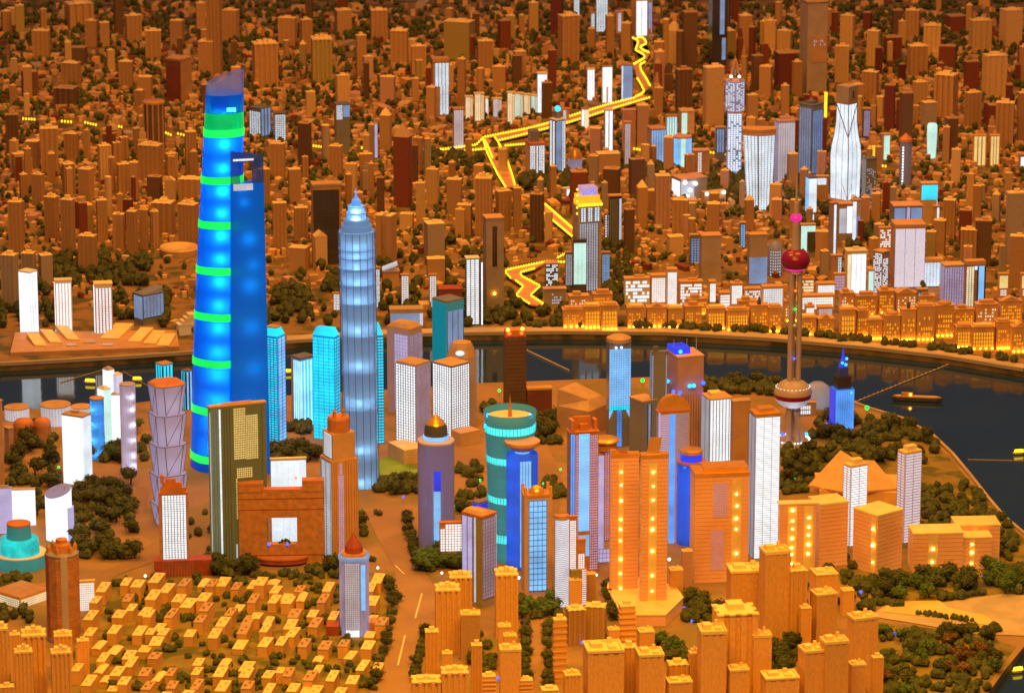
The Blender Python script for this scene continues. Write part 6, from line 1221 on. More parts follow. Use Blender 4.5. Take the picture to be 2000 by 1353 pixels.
# ------------------------------------------------------------------ generic model buildings
def unit_shapes(kind):
    """(body, [roof pieces]) in a 1 x 1 x 1 box"""
    b = MB(); rf = []
    sq = [(-.5, -.5), (.5, -.5), (.5, .5), (-.5, .5)]
    def rb(x, y, w, d, z0, z1): m_ = MB(); m_.box(x - w / 2, x + w / 2, y - d / 2, y + d / 2, z0, z1); rf.append(m_)
    if kind == 'R': b.prism(ribpoly(1, 1, 7, 5, .10), 0, .97); m_ = MB(); m_.prism(ribpoly(1.04, 1.04, 7, 5, .08), .9702, .985); rf.append(m_); rb(0, .1, .4, .45, .9852, 1.04)
    elif kind == 'Q': b.prism(ribpoly(1, 1, 9, 5, .07), 0, .96); m_ = MB(); m_.prism(ribpoly(1.03, 1.03, 5, 3, .06), .9602, .985); rf.append(m_); rb(-.22, .05, .22, .5, .9852, 1.03); rb(.22, .05, .22, .5, .9852, 1.03); rb(0, 0, .16, .3, .9852, 1.06)
    elif kind == 'P': b.prism(sq, 0, .97); rb(0, 0, 1.03, 1.03, .9702, .99); rb(.1, .1, .35, .4, .9902, 1.03)
    elif kind == 'F':   # plain shaft with shallow pilasters and a parapet round a sunken deck
        b.prism(ribpoly(1, 1, 7, 5, .018), 0, .955)
        rb(0, -.485, 1.03, .06, .9552, .99); rb(0, .485, 1.03, .06, .9552, .99); rb(-.485, 0, .06, .90, .9552, .9898); rb(.485, 0, .06, .90, .9552, .9898); rb(0, 0, .9, .9, .9552, .966)
        rb(-.2, .12, .32, .4, .9662, 1.02); rb(.22, -.1, .22, .3, .9662, 1.0); rb(.2, .3, .12, .12, .9662, 1.04)
    elif kind == 'S':
        b.prism(sq, 0, .72); m_ = [(x * .78, y * .78) for x, y in sq]; b.prism(m_, .72, .9); rb(0, 0, 1.02, 1.02, .7202, .735); b2 = [(x * .5, y * .5) for x, y in sq]; b.prism(b2, .9, 1.0)
    elif kind == 'Y': b.prism(sq, 0, .84); m_ = MB(); m_.loft([[(x * 1.04, y * 1.04, .8402) for x, y in sq], [(x * .02, y * .02, 1.0) for x, y in sq]]); rf.append(m_)
    elif kind == 'C': b.lathe([(.5, 0), (.5, .96)], 20); m_ = MB(); m_.lathe([(.52, .9602), (.52, .985), (.3, 1.0)], 20); rf.append(m_)
    elif kind == 'H': b.prism([(-.5, -.5), (-.15, -.5), (-.15, -.3), (.15, -.3), (.15, -.5), (.5, -.5), (.5, .5), (.15, .5), (.15, .3), (-.15, .3), (-.15, .5), (-.5, .5)], 0, .97); rb(-.325, 0, .37, 1.02, .9702, .99); rb(.325, 0, .37, 1.02, .9702, .99); rb(0, 0, .2, .4, .9702, 1.03)
    elif kind == 'G': b.prism(sq, 0, .86); m_ = MB(); m_.loft([[(-.52, -.52, .8602), (.52, -.52, .8602), (.52, .52, .8602), (-.52, .52, .8602)], [(-.01, -.52, 1.0), (.01, -.52, 1.0), (.01, .52, 1.0), (-.01, .52, 1.0)]]); rf.append(m_)
    elif kind == 'A': b.prism(sq, 0, .8); arc = [(-.5 * math.cos(math.pi * k / 10), .8002 + .2 * math.sin(math.pi * k / 10)) for k in range(11)]; m_ = MB(); m_.loft([[(x, -.5, z) for x, z in arc], [(x, .5, z) for x, z in arc]]); rf.append(m_)
    elif kind == 'L': b.prism(sq, 0, .93); rb(0, 0, 1.04, 1.02, .9302, 1.0); rb(.15, .2, .22, .09, 1.0002, 1.16); rb(-.15, -.15, .22, .09, 1.0002, 1.16)
    elif kind == 'W':   # balcony stack
        b.prism(sq, 0, .95); rb(0, 0, 1.05, 1.05, .9502, .975)
        for k in range(9): m_ = .05 + k * .1; b.box(-.56, .56, -.56, .2, m_, m_ + .03)
        rb(0, .1, .5, .5, .9752, 1.03)
    return b, rf
KINDWORD = {'R': 'ribbed tower', 'Q': 'finely ribbed twin-topped tower', 'P': 'plain flat-roofed tower', 'S': 'stepped tower', 'Y': 'pyramid-roofed tower', 'C': 'round tower', 'H': 'notched twin-slab tower', 'G': 'gable-roofed block', 'A': 'arch-topped tower', 'L': 'slab house', 'W': 'balconied tower', 'F': 'flat-topped pilastered tower'}
UNIT = {}
def unit(kind, col, roofm):
    k = (kind, col, roofm)
    if k not in UNIT:
        b, rf = unit_shapes(kind)
        UNIT[k] = (b.mesh('body', 'wall_' + col), [r.mesh('roof', roofm) for r in rf])
    return UNIT[k]
GENERIC = []   # (root, kind, col, px x, px yb, px h)
def put(c, w, d, h, yaw, kind, col, name, group, roofm=None, parts=True, cat='building'):
    roofm = roofm or {'d': 'roof_brown', 'm': 'roof_brown', 'r': 'roof_brown'}.get(col, 'roof_pale')
    bm, rms = unit(kind, col, roofm)
    o = bpy.data.objects.new(name, bm); COL.objects.link(o)
    o.location = c; o.rotation_euler = (0, 0, yaw); o.scale = (w, d, h)
    if parts:
        for r in rms:
            q = bpy.data.objects.new('roof', r); COL.objects.link(q); q.parent = o
    o['category'] = cat; o['group'] = group
    FOOT.append((c.x, c.y, .42 * math.hypot(w, d)))
    x, y = PROJ(c); s = PPM(c)
    GENERIC.append([o, kind, col, x, y + d * .5 * s * .27, h * s])
    return o
def gtower(xl, xr, yt, yb, kind='R', col='b', yaw=None, dr=None, name='model_tower', group='unlit model towers', **k):
    x = (xl + xr) / 2; p = G(x, yb); s = PPM(p)
    yaw = random.choice((-1, 1)) * random.uniform(5, 24) if yaw is None else yaw
    dr = dr or random.uniform(.55, .95)
    w = (xr - xl) / s / (math.cos(R(abs(yaw))) + dr * math.sin(R(abs(yaw)))); d = w * dr
    c = p + Vector((0, d * .5, 0)); h = ZTOP(p, yt)
    return put(c, w, d, h, R(yaw), kind, col, name, group, **k)
TOW = '''28 50 10 74 P l;0 25 22 70 R b;118 188 8 54 R b;165 192 40 92 R b;192 216 44 92 P b;402 437 -8 150 R b;330 362 40 92 P b;385 422 80 150 Q b;206 226 98 140 R o;20 35 115 158 P o;136 171 93 128 P d;38 78 140 194 P d;116 160 123 170 R b;100 156 173 210 R d
8 40 223 305 R d;48 80 276 330 P b;75 118 250 340 R b;123 156 261 312 R b;188 221 284 355 R o;198 228 261 296 P d;231 253 268 318 H b;266 322 283 356 Q b;359 387 256 352 R b;487 548 84 172 Q b;540 583 35 90 R b;583 613 38 104 R b;603 653 75 168 Q l;693 718 68 155 R b;706 731 110 164 P p;862 932 42 118 P l;892 912 114 208 P b
831 854 170 240 P b;653 686 147 212 R o;580 611 240 325 P d;740 767 212 300 Y b;766 808 242 405 Y r;789 808 252 300 P p;1030 1053 5 62 R o;1073 1102 -12 68 P m;1086 1135 30 124 R b;1181 1201 30 114 R b;1211 1236 45 116 P b;1301 1329 45 124 A o;1329 1364 22 138 P d;1316 1355 135 218 R d;1369 1417 130 252 P o;1274 1299 100 194 P p;1465 1492 108 184 P d;1455 1482 185 252 P b
1510 1560 103 176 P m;1638 1673 30 94 R o;1623 1638 24 72 P r;1628 1661 90 162 R o;1724 1764 73 122 R r;1844 1892 32 62 P r;1915 1970 108 194 R o;1880 1915 120 176 P r;1724 1750 165 264 P m;1754 1784 180 292 P d;1819 1877 146 238 R b;1842 1872 230 318 P d;1796 1832 200 254 P g
15 48 393 497 R b;85 118 383 470 Q b;118 150 388 508 R b;153 185 400 470 P b;186 213 390 472 R b;150 193 460 534 R b;219 246 418 490 H b;246 271 412 494 R b;271 292 408 488 Q b;292 345 396 464 R b;344 392 398 482 Q b;0 40 497 600 R g;40 72 494 560 R g;72 106 498 556 P g;285 320 345 394 P d;345 398 350 392 R b;320 345 346 396 G o
608 642 452 524 G o;560 608 484 526 P b;530 563 395 492 R b;572 604 405 468 R b;731 778 420 520 H b;778 811 418 452 P o;811 832 356 450 R o;824 872 436 512 P g;830 872 505 556 P b;925 965 346 462 Q b;1032 1065 378 474 R d;1000 1020 366 452 R b;965 1002 372 450 R b;1216 1241 408 494 P d;1241 1266 352 444 Y b;1276 1311 342 448 R p;1310 1348 390 462 R b;1378 1408 398 462 P b;1452 1474 380 450 Y b;1300 1338 462 500 P o
1838 1870 390 470 R b;1870 1900 410 480 P r;1960 2000 375 520 P g;1968 2004 460 560 P b;1900 1940 430 520 P d;1820 1850 430 500 P b;1590 1622 452 510 P b;1600 1620 490 540 P g;1806 1830 452 520 P l;1872 1912 448 520 R b;1560 1580 330 400 R b;1535 1560 300 365 P b;1700 1722 378 440 P b;1540 1566 390 470 P b;1500 1530 360 430 P o;1985 2010 180 280 R b;1940 1985 200 290 R b
1690 1722 60 130 R o;1765 1800 20 80 R b;1800 1842 50 110 R o;1770 1815 90 150 R b;1830 1870 90 140 P r;1890 1940 40 100 R o;1950 2000 20 90 P o;1680 1720 140 200 R b;1780 1815 160 215 R o;1880 1920 180 250 R b;1925 1960 205 262 P r;1655 1690 165 215 P b;1740 1765 20 70 P d;1490 1520 40 100 R o;1515 1550 60 110 R o;1440 1470 30 100 R b;1410 1440 60 110 R l;1480 1512 130 190 P b;1545 1568 120 190 R b
20 60 300 350 R b;118 150 320 380 R b;150 186 330 392 P b;60 90 340 400 R b;225 262 320 380 R b;320 350 300 350 R o;525 560 280 350 R b;560 590 330 395 P b;500 530 330 400 R b;640 672 285 345 R b;672 700 320 380 P o;700 730 300 370 R b;830 860 330 400 R o;870 905 350 420 P b;890 925 400 460 P b;1150 1178 250 330 P p;1160 1215 300 345 P b;1240 1268 205 300 P b;1110 1150 335 420 P r;1175 1215 330 380 P d;1225 1262 310 390 P d
430 470 20 80 R b;240 280 30 88 R b;280 318 60 120 R b;60 100 60 110 R b;230 262 120 175 R b;268 300 150 200 P b;440 480 380 440 P b;760 800 60 130 R b;720 760 20 80 R b;800 835 90 150 R b;650 690 20 70 P b;930 965 80 140 R b;970 1000 40 100 R r;1000 1030 100 160 P b;960 990 130 180 R b;740 775 150 200 P p'''
for ent in TOW.replace('\n', ';').split(';'):
    a = ent.split()
    if len(a) == 6:
        q = list(map(float, a[:4])); c_ = (q[0] + q[1]) / 2; h_ = (q[1] - q[0]) / 2 * .86
        gtower(c_ - h_, c_ + h_, q[2], q[3], kind=a[4], col=a[5])
# big plain and ribbed towers of the foreground
NEAR = '''849 899 1150 1276 Q n 4;876 922 1126 1222 Q n 4;966 1012 1120 1246 Q n 4;899 938 1198 1290 F b 3;830 857 1232 1330 R n 4;863 884 1275 1345 R n 4;920 942 1258 1380 R n 4;861 915 1312 1420 Q n 4;803 862 1330 1420 Q n 4;972 998 1222 1300 F n 4;983 1009 1240 1320 F n 4;975 1018 1266 1400 F n 4;942 968 1318 1400 W n 5;1014 1040 1326 1400 W n 5
1104 1144 1190 1262 R b 12;1142 1185 1184 1256 R b -8;1080 1106 1206 1330 W n 8;1208 1240 1180 1290 W n 8;1139 1218 1268 1420 F n 8;1211 1244 1262 1400 R n 8;1241 1296 1276 1420 F n 8;1244 1278 1232 1310 F n 10;1362 1417 1230 1420 F n 6;1391 1478 1196 1400 R n 8;1465 1505 1238 1400 F n 8;1420 1497 1113 1240 F n 6;1482 1542 1074 1262 F n 14;1535 1575 1112 1262 R n 14;1486 1560 1322 1430 F n 10;1558 1612 1268 1420 F n 16;1600 1655 1250 1420 F n 14;1582 1634 1158 1262 F n 18;1584 1636 1120 1190 F n 12;1653 1713 1204 1356 F n 20;1300 1352 1330 1420 F n 10;1056 1090 1345 1420 W n 8;1330 1352 1075 1150 P p 8;1110 1136 1132 1190 F n 8;1140 1164 1120 1172 F b 8;1306 1334 1112 1170 F n 8;1642 1668 1152 1202 F n 10;1560 1584 1186 1272 R n 10;1302 1344 1296 1400 R n 8;1344 1366 1272 1400 Q n 8;1100 1134 1316 1420 Q n 8;1420 1462 1306 1420 F n 8;1656 1690 1296 1400 F n 12;1700 1724 1282 1380 R n 12;1186 1210 1228 1300 F n 8;1512 1536 1140 1240 Q n 10
42 94 1238 1400 Q n 8;104 143 1240 1330 Q n 8;30 68 1270 1420 Q n 10;100 143 1272 1420 Q n 10;-20 20 1225 1400 Q n 8;20 42 1238 1330 R n 8;150 175 1250 1320 R n 8;0 30 1340 1430 R n 8'''
for ent in NEAR.replace('\n', ';').split(';'):
    a = ent.split()
    if len(a) == 7: gtower(*map(float, a[:4]), kind=a[4], col=a[5], yaw=float(a[6]), dr=random.uniform(.7, 1.0), name='amber_model_tower', group='plain amber towers of the near blocks')
# slab houses seen end on
H5 = '990,630 1185,625 1380,640 1575,630 1590,715 1545,800 925,745 1150,765 1325,755 1780,740 1720,830 1915,790 1880,860 885,880 1080,870 1262,875 1467,890 1660,905 1955,630 1825,530 1720,490 1635,520 1425,520 1290,555 800,1080 1000,1060 1195,1070 640,1000 910,1190 1120,1190 1320,1190 960,1280 1145,1300 1330,1290 1520,1200 1520,1290 1720,1290 1900,1210 1700,1190 1910,1310 1065,535 975,500 800,560 740,660 705,780 700,900 600,1180 690,1260 1210,490'
H6 = '155,550 340,545 145,625 300,735 440,740 460,810 600,770 100,790 270,830 75,870 75,965 200,975 375,980 535,985 680,985 865,985 900,790 885,545 100,1220 255,1210 420,1230 590,1230 745,1250 105,1310 290,1310 460,1330 650,1345 970,830 40,520 250,640 520,640 560,560 940,470 900,640'
for ox, ls in ((0, H5), (500, H6)):
    for q in ls.split():
        X, Y = map(float, q.split(',')); x = ox + X / 3.944; y = 1010 + Y / 3.944 + 20
        p = G(x, y); s = PPM(p); w = random.uniform(15, 21) / s; d = random.uniform(40, 62) / s; h = random.uniform(20, 30) / s
        put(p, w, d, h, R(random.uniform(-11, -6)), 'L', 'n', 'slab_house', 'slab houses of the garden quarter', random.choice(('roof_pale', 'roof_pale', 'roof_brown')))
for tr in range(400):
    x, y = random.uniform(170, 740), random.uniform(1140, 1400)
    if (y - 1140) < (330 - x) * .9: continue
    p = G(x, y); s = PPM(p)
    if all(math.hypot((p.x - q[0]) * 1.25, (p.y - q[1]) * .55) > .031 for q in FOOT[-160:]) and len([1 for g in GENERIC if g[1] in ('L', 'G')]) < 128:
        put(p, random.uniform(14, 22) / s, random.uniform(30, 62) / s, random.uniform(12, 24) / s, R(random.uniform(-12, -5)), random.choice('LLG'), random.choice('nno'), 'slab_house', 'slab houses of the garden quarter', 'roof_pale')

# ------------------------------------------------------------------ fill: further towers, low blocks and greenery
CELL = .12; GRIDH = {}
def gadd(x, y, r): GRIDH.setdefault((int(x / CELL // 1), int(y / CELL // 1)), []).append((x, y, r))
for f in FOOT: gadd(*f)
def free(x, y, r):
    i, j = int(x / CELL // 1), int(y / CELL // 1); n = 4
    for a in range(i - n, i + n + 1):
        for b in range(j - n, j + n + 1):
            for (X, Y, Q) in GRIDH.get((a, b), ()):
                if (X - x) ** 2 + (Y - y) ** 2 < (Q * .8 + r) ** 2: return False
    return True
def segd(px, py, a, b):
    ax, ay = a; bx, by = b; dx, dy = bx - ax, by - ay; L = dx * dx + dy * dy or 1
    t = max(0, min(1, ((px - ax) * dx + (py - ay) * dy) / L)); return math.hypot(px - ax - t * dx, py - ay - t * dy)
def off_road(x, y):
    for ln, w in FOOT_LINES:
        for a, b in zip(ln, ln[1:]):
            if segd(x, y, a, b) < w: return False
    return True
def interp(line, x):
    for (x0, y0), (x1, y1) in zip(line, line[1:]):
        if x0 <= x <= x1: return y0 + (y1 - y0) * (x - x0) / (x1 - x0)
    return line[0][1] if x < line[0][0] else line[-1][1]
ZONES = [((0, 400, 300, 500), 34, 48, 88, 'bbbogr'), ((480, 1000, 300, 520), 24, 40, 80, 'bbogd'), ((0, 1000, 30, 250), 34, 36, 74, 'bbolrd'), ((1000, 1500, 60, 250), 16, 40, 90, 'bbodr'), ((1420, 2000, 30, 340), 52, 36, 80, 'obbrom'), ((1000, 1500, 330, 540), 18, 36, 70, 'bpbog'), ((1500, 2000, 340, 560), 24, 36, 76, 'obrgp')]
for (x0, x1, y0, y1), n, h0, h1, cs in ZONES:
    k = 0
    for tr in range(n * 14):
        if k >= n: break
        x, y = random.uniform(x0, x1), random.uniform(y0, y1)
        p = G(x, y); s = PPM(p); w = random.uniform(11, 21) / s
        if not free(p.x, p.y, w * .5) or not off_road(x, y): continue
        hh = random.uniform(h0, h1); c_ = random.choice(cs)
        o = gtower(x - w * s / 2, x + w * s / 2, y - hh, y, random.choice('RRQPPSHRCY'), c_); gadd(*FOOT[-1]); k += 1
# low blocks of the far bank: the largest as things, the rest one mass
low = []
for tr in range(34000):
    if len(low) >= 6800: break
    x = random.uniform(-60, 2060); y = random.triangular(-60, 640, 200)
    if y > interp(FARBANK, x) - 30: continue
    if not off_road(x, y): continue
    p = G(x, y); s = PPM(p); w = random.choice((random.uniform(5, 11), random.uniform(5, 11), random.uniform(7, 20))) / s; d = w * random.uniform(.7, 2.2); h = random.uniform(3, 13) / s
    if free(p.x, p.y, min(w, d) * .55):
        low.append((w * h * s * s, p, w, d, h, random.choice((-14, -8, 5, 12, 30, -30)) + random.uniform(-4, 4))); gadd(p.x, p.y, min(w, d) * .6)
low.sort(key=lambda q: -q[0])
for q in low[:190]:
    put(q[1], q[2], q[3], q[4], R(q[5]), random.choice('LPGPS'), random.choice('oobnpg'), 'low_block', 'low blocks of the far bank', random.choice(('roof_pale', 'roof_brown')), parts=False)
mats = [('wall_o', 'low_quarter'), ('wall_n', 'low_quarter'), ('wall_b', 'low_quarter'), ('wall_r', 'low_quarter')]
mbs = [MB() for _ in mats]
for i, (_, p, w, d, h, yw) in enumerate(low[190:]):
    a = R(yw); c, s_ = math.cos(a), math.sin(a)
    pl = [(p.x + c * x - s_ * y, p.y + s_ * x + c * y) for x, y in ((-w / 2, -d / 2), (w / 2, -d / 2), (w / 2, d / 2), (-w / 2, d / 2))]
    mb = mbs[random.choice((0, 0, 0, 1, 2, 2, 2, 3))]
    if i % 3 == 0:
        ce = (p.x, p.y); r1 = [(x, y, h * .7) for x, y in pl]; m0 = [((pl[0][0] + pl[1][0]) / 2, (pl[0][1] + pl[1][1]) / 2), ((pl[2][0] + pl[3][0]) / 2, (pl[2][1] + pl[3][1]) / 2)]
        mb.loft([[(x, y, 0) for x, y in pl], r1, [(m0[0][0], m0[0][1], h), (m0[0][0], m0[0][1], h), (m0[1][0], m0[1][1], h), (m0[1][0], m0[1][1], h)]], False, False)
    else: mb.loft([[(x, y, 0) for x, y in pl], [(x, y, h) for x, y in pl]], False, True)
for mb, (mt, nm), wd in zip(mbs, mats, ('tan', 'amber', 'brown', 'dark red')):
    o = mb.build(nm, mt); o['kind'] = 'stuff'; o['label'] = 'countless tiny %s low houses filling the far bank' % wd; o['category'] = 'houses'

# ------------------------------------------------------------------ trees
def crown_mesh(seed, mat, n=170, tall=1.0):
    rnd = random.Random(seed); mb = MB()
    lobes = [(Vector((rnd.uniform(-.24, .24), rnd.uniform(-.24, .24), .55 * tall + rnd.uniform(-.15, .22))), rnd.uniform(.26, .36)) for _ in range(6)]
    for c, r in lobes:      # dark cores
        mb.lathe([(r * .72 * math.sin(math.pi * i / 4) + 1e-4, c.z - r * .72 * math.cos(math.pi * i / 4)) for i in range(5)], 6, c.x, c.y)
    for _ in range(n * 2):
        c, r = rnd.choice(lobes)
        d = Vector((rnd.gauss(0, 1), rnd.gauss(0, 1), rnd.gauss(.2, 1))).normalized()
        p = c + d * r * rnd.uniform(.72, 1.12); u = d.cross(Vector((rnd.random(), rnd.random(), rnd.random()))).normalized(); v = d.cross(u)
        e = rnd.uniform(.03, .075); q = d * rnd.uniform(-.05, .05)
        mb.add([p - u * e + q, p + v * e, p + u * e - q, p - v * e * .8], [(0, 1, 2, 3)])
    return mb.mesh('crown', mat)
CR = {m_: [crown_mesh(i * 7 + j, m_) for i in range(5)] for j, m_ in enumerate(('leaf_dark', 'leaf_green', 'leaf_brown'))}
tk = MB(); tk.lathe([(.05, 0), (.035, .35)], 6); tk.bar((0, 0, .3), (.14, .05, .5), .018); tk.bar((0, 0, .28), (-.12, -.06, .48), .018); TRUNK = tk.mesh('trunk', 'bark')
TZ = [((135, 265, 945, 1092), 46, 26, 'd'), ((15, 118, 835, 1010), 26, 26, 'd'), ((150, 285, 840, 915), 14, 24, 'dg'), ((405, 492, 1106, 1128), 8, 26, 'd'), ((602, 660, 1106, 1130), 5, 26, 'd'), ((492, 602, 1124, 1132), 5, 18, 'd'), ((340, 420, 985, 1090), 5, 16, 'd'), ((640, 740, 1000, 1100), 5, 16, 'd'), ((1560, 1700, 1090, 1180), 9, 18, 'd'), ((880, 960, 1000, 1060), 5, 16, 'd'), ((210, 735, 1130, 1353), 150, 15.5, 'dddbg'), ((735, 818, 940, 966), 18, 22, 'd'), ((528, 630, 882, 902), 14, 24, 'd'), ((560, 610, 828, 846), 6, 22, 'd'),
      ((816, 905, 1088, 1116), 10, 26, 'g'), ((890, 945, 905, 1010), 10, 22, 'd'), ((1020, 1092, 810, 868), 14, 24, 'd'), ((1058, 1098, 940, 975), 6, 22, 'd'), ((1590, 1832, 820, 905), 52, 22, 'd'), ((1528, 1600, 880, 965), 22, 24, 'd'), ((1790, 1985, 950, 1100), 80, 20, 'dgb'), ((1700, 1900, 1128, 1172), 26, 26, 'dg'), ((1930, 2000, 1112, 1160), 12, 24, 'g'),
      ((1670, 1950, 1232, 1360), 92, 22, 'dbg'), ((1018, 1092, 1172, 1208), 9, 24, 'g'), ((1130, 1205, 1240, 1296), 9, 22, 'dg'), ((1278, 1335, 1250, 1305), 10, 24, 'dg'), ((1335, 1415, 1176, 1220), 12, 24, 'd'), ((1505, 1560, 1262, 1320), 9, 30, 'd'), ((1000, 1990, 0, 1), 62, 16, 'd'), ((338, 384, 648, 668), 8, 20, 'd'), ((0, 60, 1130, 1215), 14, 20, 'd'), ((1640, 1700, 1110, 1200), 10, 20, 'd'), ((880, 935, 1222, 1300), 6, 22, 'd'), ((930, 975, 1240, 1320), 7, 20, 'd'), ((1350, 1520, 742, 772), 26, 22, 'd'), ((940, 1050, 790, 830), 8, 20, 'd')]
ROWS = [([(752, 1130), (770, 1170), (765, 1215), (752, 1265), (735, 1320), (728, 1350)], 17, 20), ([(792, 1010), (800, 1050), (812, 1085)], 6, 20), ([(835, 1225), (822, 1275), (806, 1335)], 11, 18), ([(1027, 1215), (1030, 1345)], 11, 19), ([(1071, 1215), (1070, 1350)], 11, 19), ([(1182, 1150), (1200, 1215)], 7, 22), ([(702, 1012), (712, 1052)], 4, 18), ([(1790, 1200), (1830, 1206), (1905, 1216)], 9, 13), ([(1700, 1178), (1760, 1186)], 7, 15), ([(1835, 1172), (1930, 1160)], 9, 14)]
trees = []
def on_land(x, y):
    if y < 740: return True
    pg = [(a, b + 6) if b < 900 else (a - 8, b) for a, b in NEARBANK] + [(1870, 1600), (-300, 1600)]; ins = False
    for (x0, y0), (x1, y1) in zip(pg, pg[1:] + pg[:1]):
        if (y0 > y) != (y1 > y) and x < (x1 - x0) * (y - y0) / (y1 - y0) + x0: ins = not ins
    return ins
for (x0, x1, y0, y1), n, sz, cs in TZ:
    k = 0; n = int(n * 1.9)
    for tr in range(n * 12):
        if k >= n: break
        x = random.uniform(x0, x1)
        y = interp(FARBANK, x) - random.uniform(12, 17) if y1 == 1 else random.uniform(y0, y1)
        if not on_land(x, y): continue
        p = G(x, y); s = PPM(p); z = sz * random.uniform(.8, 1.35) / s
        dense = sz >= 20
        if y1 != 1 and not free(p.x, p.y, z * (.07 if sz > 16 else -.15)): continue
        trees.append((z * s, p, z, random.choice(cs))); gadd(p.x, p.y, z * (.16 if dense else .22)); k += 1
for ln, n, sz in ROWS:
    L = [math.hypot(b[0] - a[0], b[1] - a[1]) for a, b in zip(ln, ln[1:])]
    for i in range(n):
        t_ = (i + .5) / n * sum(L); j = 0
        while t_ > L[j]: t_ -= L[j]; j += 1
        q = t_ / L[j]; x = ln[j][0] + (ln[j + 1][0] - ln[j][0]) * q; y = ln[j][1] + (ln[j + 1][1] - ln[j][1]) * q
        p = G(x + random.uniform(-1.5, 1.5), y); s = PPM(p); z = sz * random.uniform(1.0, 1.35) / s
        trees.append((z * s + 6, p, z, 'b' if sz < 16 else 'd'))
trees.sort(key=lambda q: -q[0])
LM = {'d': 'leaf_dark', 'g': 'leaf_green', 'b': 'leaf_brown'}
TREES = []
for (_, p, z, c) in trees[:300]:
    o = empty('sponge_tree', p, random.uniform(0, 6.28)); o.scale = (z * random.uniform(1.05, 1.4), z * random.uniform(1.05, 1.4), z); o['category'] = 'tree'; o['group'] = 'trees of the near bank and river front'
    q = bpy.data.objects.new('crown', random.choice(CR[LM[c]])); COL.objects.link(q); q.parent = o
    q = bpy.data.objects.new('trunk', TRUNK); COL.objects.link(q); q.parent = o
    x, y = PROJ(p); TREES.append([o, c, x, y, z])
rest = MB()
def blob(mb, p, z, rnd):
    n = 6; vs = []; prof = ((.16, .05), (.46, .32), (.42, .68), (.14, .98)); ph = rnd.random() * 6
    r = [[(p.x + z * k * rnd.uniform(.7, 1.25) * math.cos(ph + 2 * math.pi * i / n), p.y + z * k * rnd.uniform(.7, 1.25) * math.sin(ph + 2 * math.pi * i / n), z * (h + rnd.uniform(-.1, .1))) for i in range(n)] for k, h in prof]
    mb.loft(r, False, True)
for (_, p, z, c) in trees[300:]:
    for j in range(3): blob(rest, p + Vector((random.uniform(-.3, .3) * z, random.uniform(-.3, .3) * z, z * .1 * j)), z * .75, random)
o = rest.build('tree_cover', 'leaf_dark'); o['kind'] = 'stuff'; o['label'] = 'mass of small dark sponge trees on the near bank'
fm = MB(); gm = MB()
MASS = [((100, 290, 505, 562), 110), ((470, 610, 565, 640), 90), ((815, 1000, 292, 340), 90), ((1015, 1112, 345, 372), 50), ((1375, 1455, 350, 402), 60), ((850, 1000, 600, 648), 70), ((0, 110, 560, 650), 50), ((220, 330, 580, 650), 60), ((620, 1000, 460, 640), 120), ((1180, 1240, 470, 600), 50), ((1500, 1620, 350, 420), 50), ((1640, 1720, 420, 500), 26), ((1160, 1320, 320, 350), 30), ((1000, 1120, 560, 645), 40)]
for (x0, x1, y0, y1), n in MASS:
    for i in range(n):
        x, y = random.uniform(x0, x1), random.uniform(y0, y1)
        if not off_road(x, y) or y > interp(FARBANK, x) - 14: continue
        p = G(x, y); z = random.uniform(15, 26) / PPM(p)
        if free(p.x, p.y, z * .1): blob(fm, p, z, random)
for i in range(7500):
    x = random.uniform(-60, 2060); y = random.triangular(-60, 620, 60)
    if not off_road(x, y): continue
    p = G(x, y); z = random.uniform(8, 15) / PPM(p)
    if free(p.x, p.y, z * .06): blob(gm if i % 2 else fm, p, z, random)
o = fm.build('far_tree_cover', 'leaf_dark'); o['kind'] = 'stuff'; o['label'] = 'dark masses of small trees between the far buildings'
o = gm.build('far_green_cover', 'leaf_far'); o['kind'] = 'stuff'; o['label'] = 'olive green trees scattered through the far city'

# ------------------------------------------------------------------ small coloured spot lamps on the ground
SPOTS = [('green', 'k_green', [(1255, 746, 4), (1693, 800, 4.5), (1397, 766, 3), (975, 765, 3), (1061, 946, 2.4), (1095, 918, 2.2), (1086, 856, 2), (887, 990, 2.2), (937, 940, 3), (115, 914, 2.6), (1553, 936, 2.6)]),
         ('white', 'k_white', [(1165, 1124, 2.4), (1307, 1094, 3), (738, 1110, 2.4), (863, 1120, 2.4), (743, 952, 2), (571, 1116, 2.6), (284, 1126, 2.6), (1013, 1130, 3), (1705, 844, 2.4), (1672, 850, 3), (598, 838, 2.4)]),
         ('blue', 'k_blue', [(973, 1326, 3.4), (1682, 1324, 3.8), (1681, 1158, 3.2), (1137, 1256, 2.6), (1337, 1188, 2.6), (1351, 1214, 2.6), (1500, 1240, 4.5), (1920, 1128, 3), (1748, 1238, 2.8), (1640, 1278, 2.6), (1691, 1290, 2.6), (788, 972, 2.4), (1614, 830, 3)])]
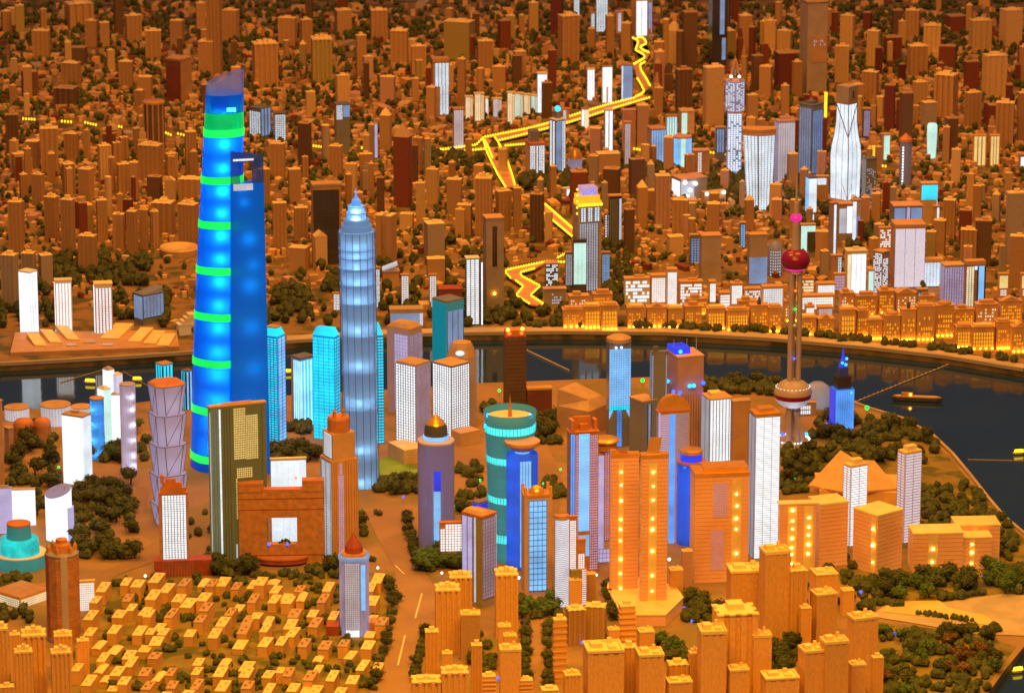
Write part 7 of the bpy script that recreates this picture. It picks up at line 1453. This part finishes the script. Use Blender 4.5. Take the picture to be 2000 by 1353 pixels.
for cn, mt, ls in SPOTS:
    for (x, y, r) in ls:
        p = G(x, y + 8); s = PPM(p); o = empty(cn + '_spot_lamp', p); o['category'] = 'lamp'; o['group'] = 'small coloured ground lamps'
        MB().lathe([(r * .35 / s, 0), (r * .35 / s, 8 / s)], 6).build('stand', 'steel', o); MB().ball((0, 0, 8 / s + r / s), r / s, 8).build('bulb', mt, o, True)
        GENERIC.append([o, None, cn, x, y, 8])

# ------------------------------------------------------------------ labels of the many: look, then the nearest landmark
def relation(x, y, hx, hy):
    dx, dy = x - hx, (y - hy) * 1.6
    if abs(dx) > abs(dy): return 'left of' if dx < 0 else 'right of'
    return 'behind' if dy < 0 else 'in front of'
ORD = ['', 'second', 'third', 'fourth', 'fifth', 'sixth', 'seventh', 'eighth', 'ninth', 'tenth', 'eleventh', 'twelfth']
def autolabel(rows):
    buckets = {}
    for o, desc, x, y in rows:
        cand = sorted((math.hypot(x - hx, (y - hy) * 1.4), ref, hx, hy) for ref, hx, hy in HEROES)
        d, ref, hx, hy = cand[0]
        buckets.setdefault((desc, relation(x, y, hx, hy), ref), []).append((d, o))
    for (desc, rel, ref), ls in buckets.items():
        ls.sort(key=lambda q: q[0])
        for i, (d, o) in enumerate(ls):
            if len(ls) == 1: lb = '%s %s the %s' % (desc, rel, ref)
            else: lb = '%s, %s nearest %s the %s' % (desc, ORD[i] if i < 12 else str(i + 1) + 'th', rel, ref) if i else '%s nearest %s the %s' % (desc, rel, ref)
            o['label'] = ' '.join(lb.split())
rows = []
hs = sorted(g[5] for g in GENERIC if g[1])
for o, kind, col, x, y, h in GENERIC:
    nm = o.name.split('.')[0]
    if kind is None: d = 'tiny %s spot lamp' % col
    elif nm == 'low_block': d = 'low %s block' % GENWORD[col]
    elif nm == 'slab_house': d = ('flat-roofed ' if kind == 'L' else 'gable-roofed ') + GENWORD[col] + ' slab house'
    else: d = ('tall ' if h > 95 else 'short ' if h < 50 else '') + GENWORD[col] + ' ' + KINDWORD[kind]
    rows.append((o, d, x, y))
for o, c, x, y, z in TREES:
    rows.append((o, {'d': 'dark', 'g': 'green', 'b': 'rusty brown'}[c] + ' sponge tree', x, y))
autolabel(rows)
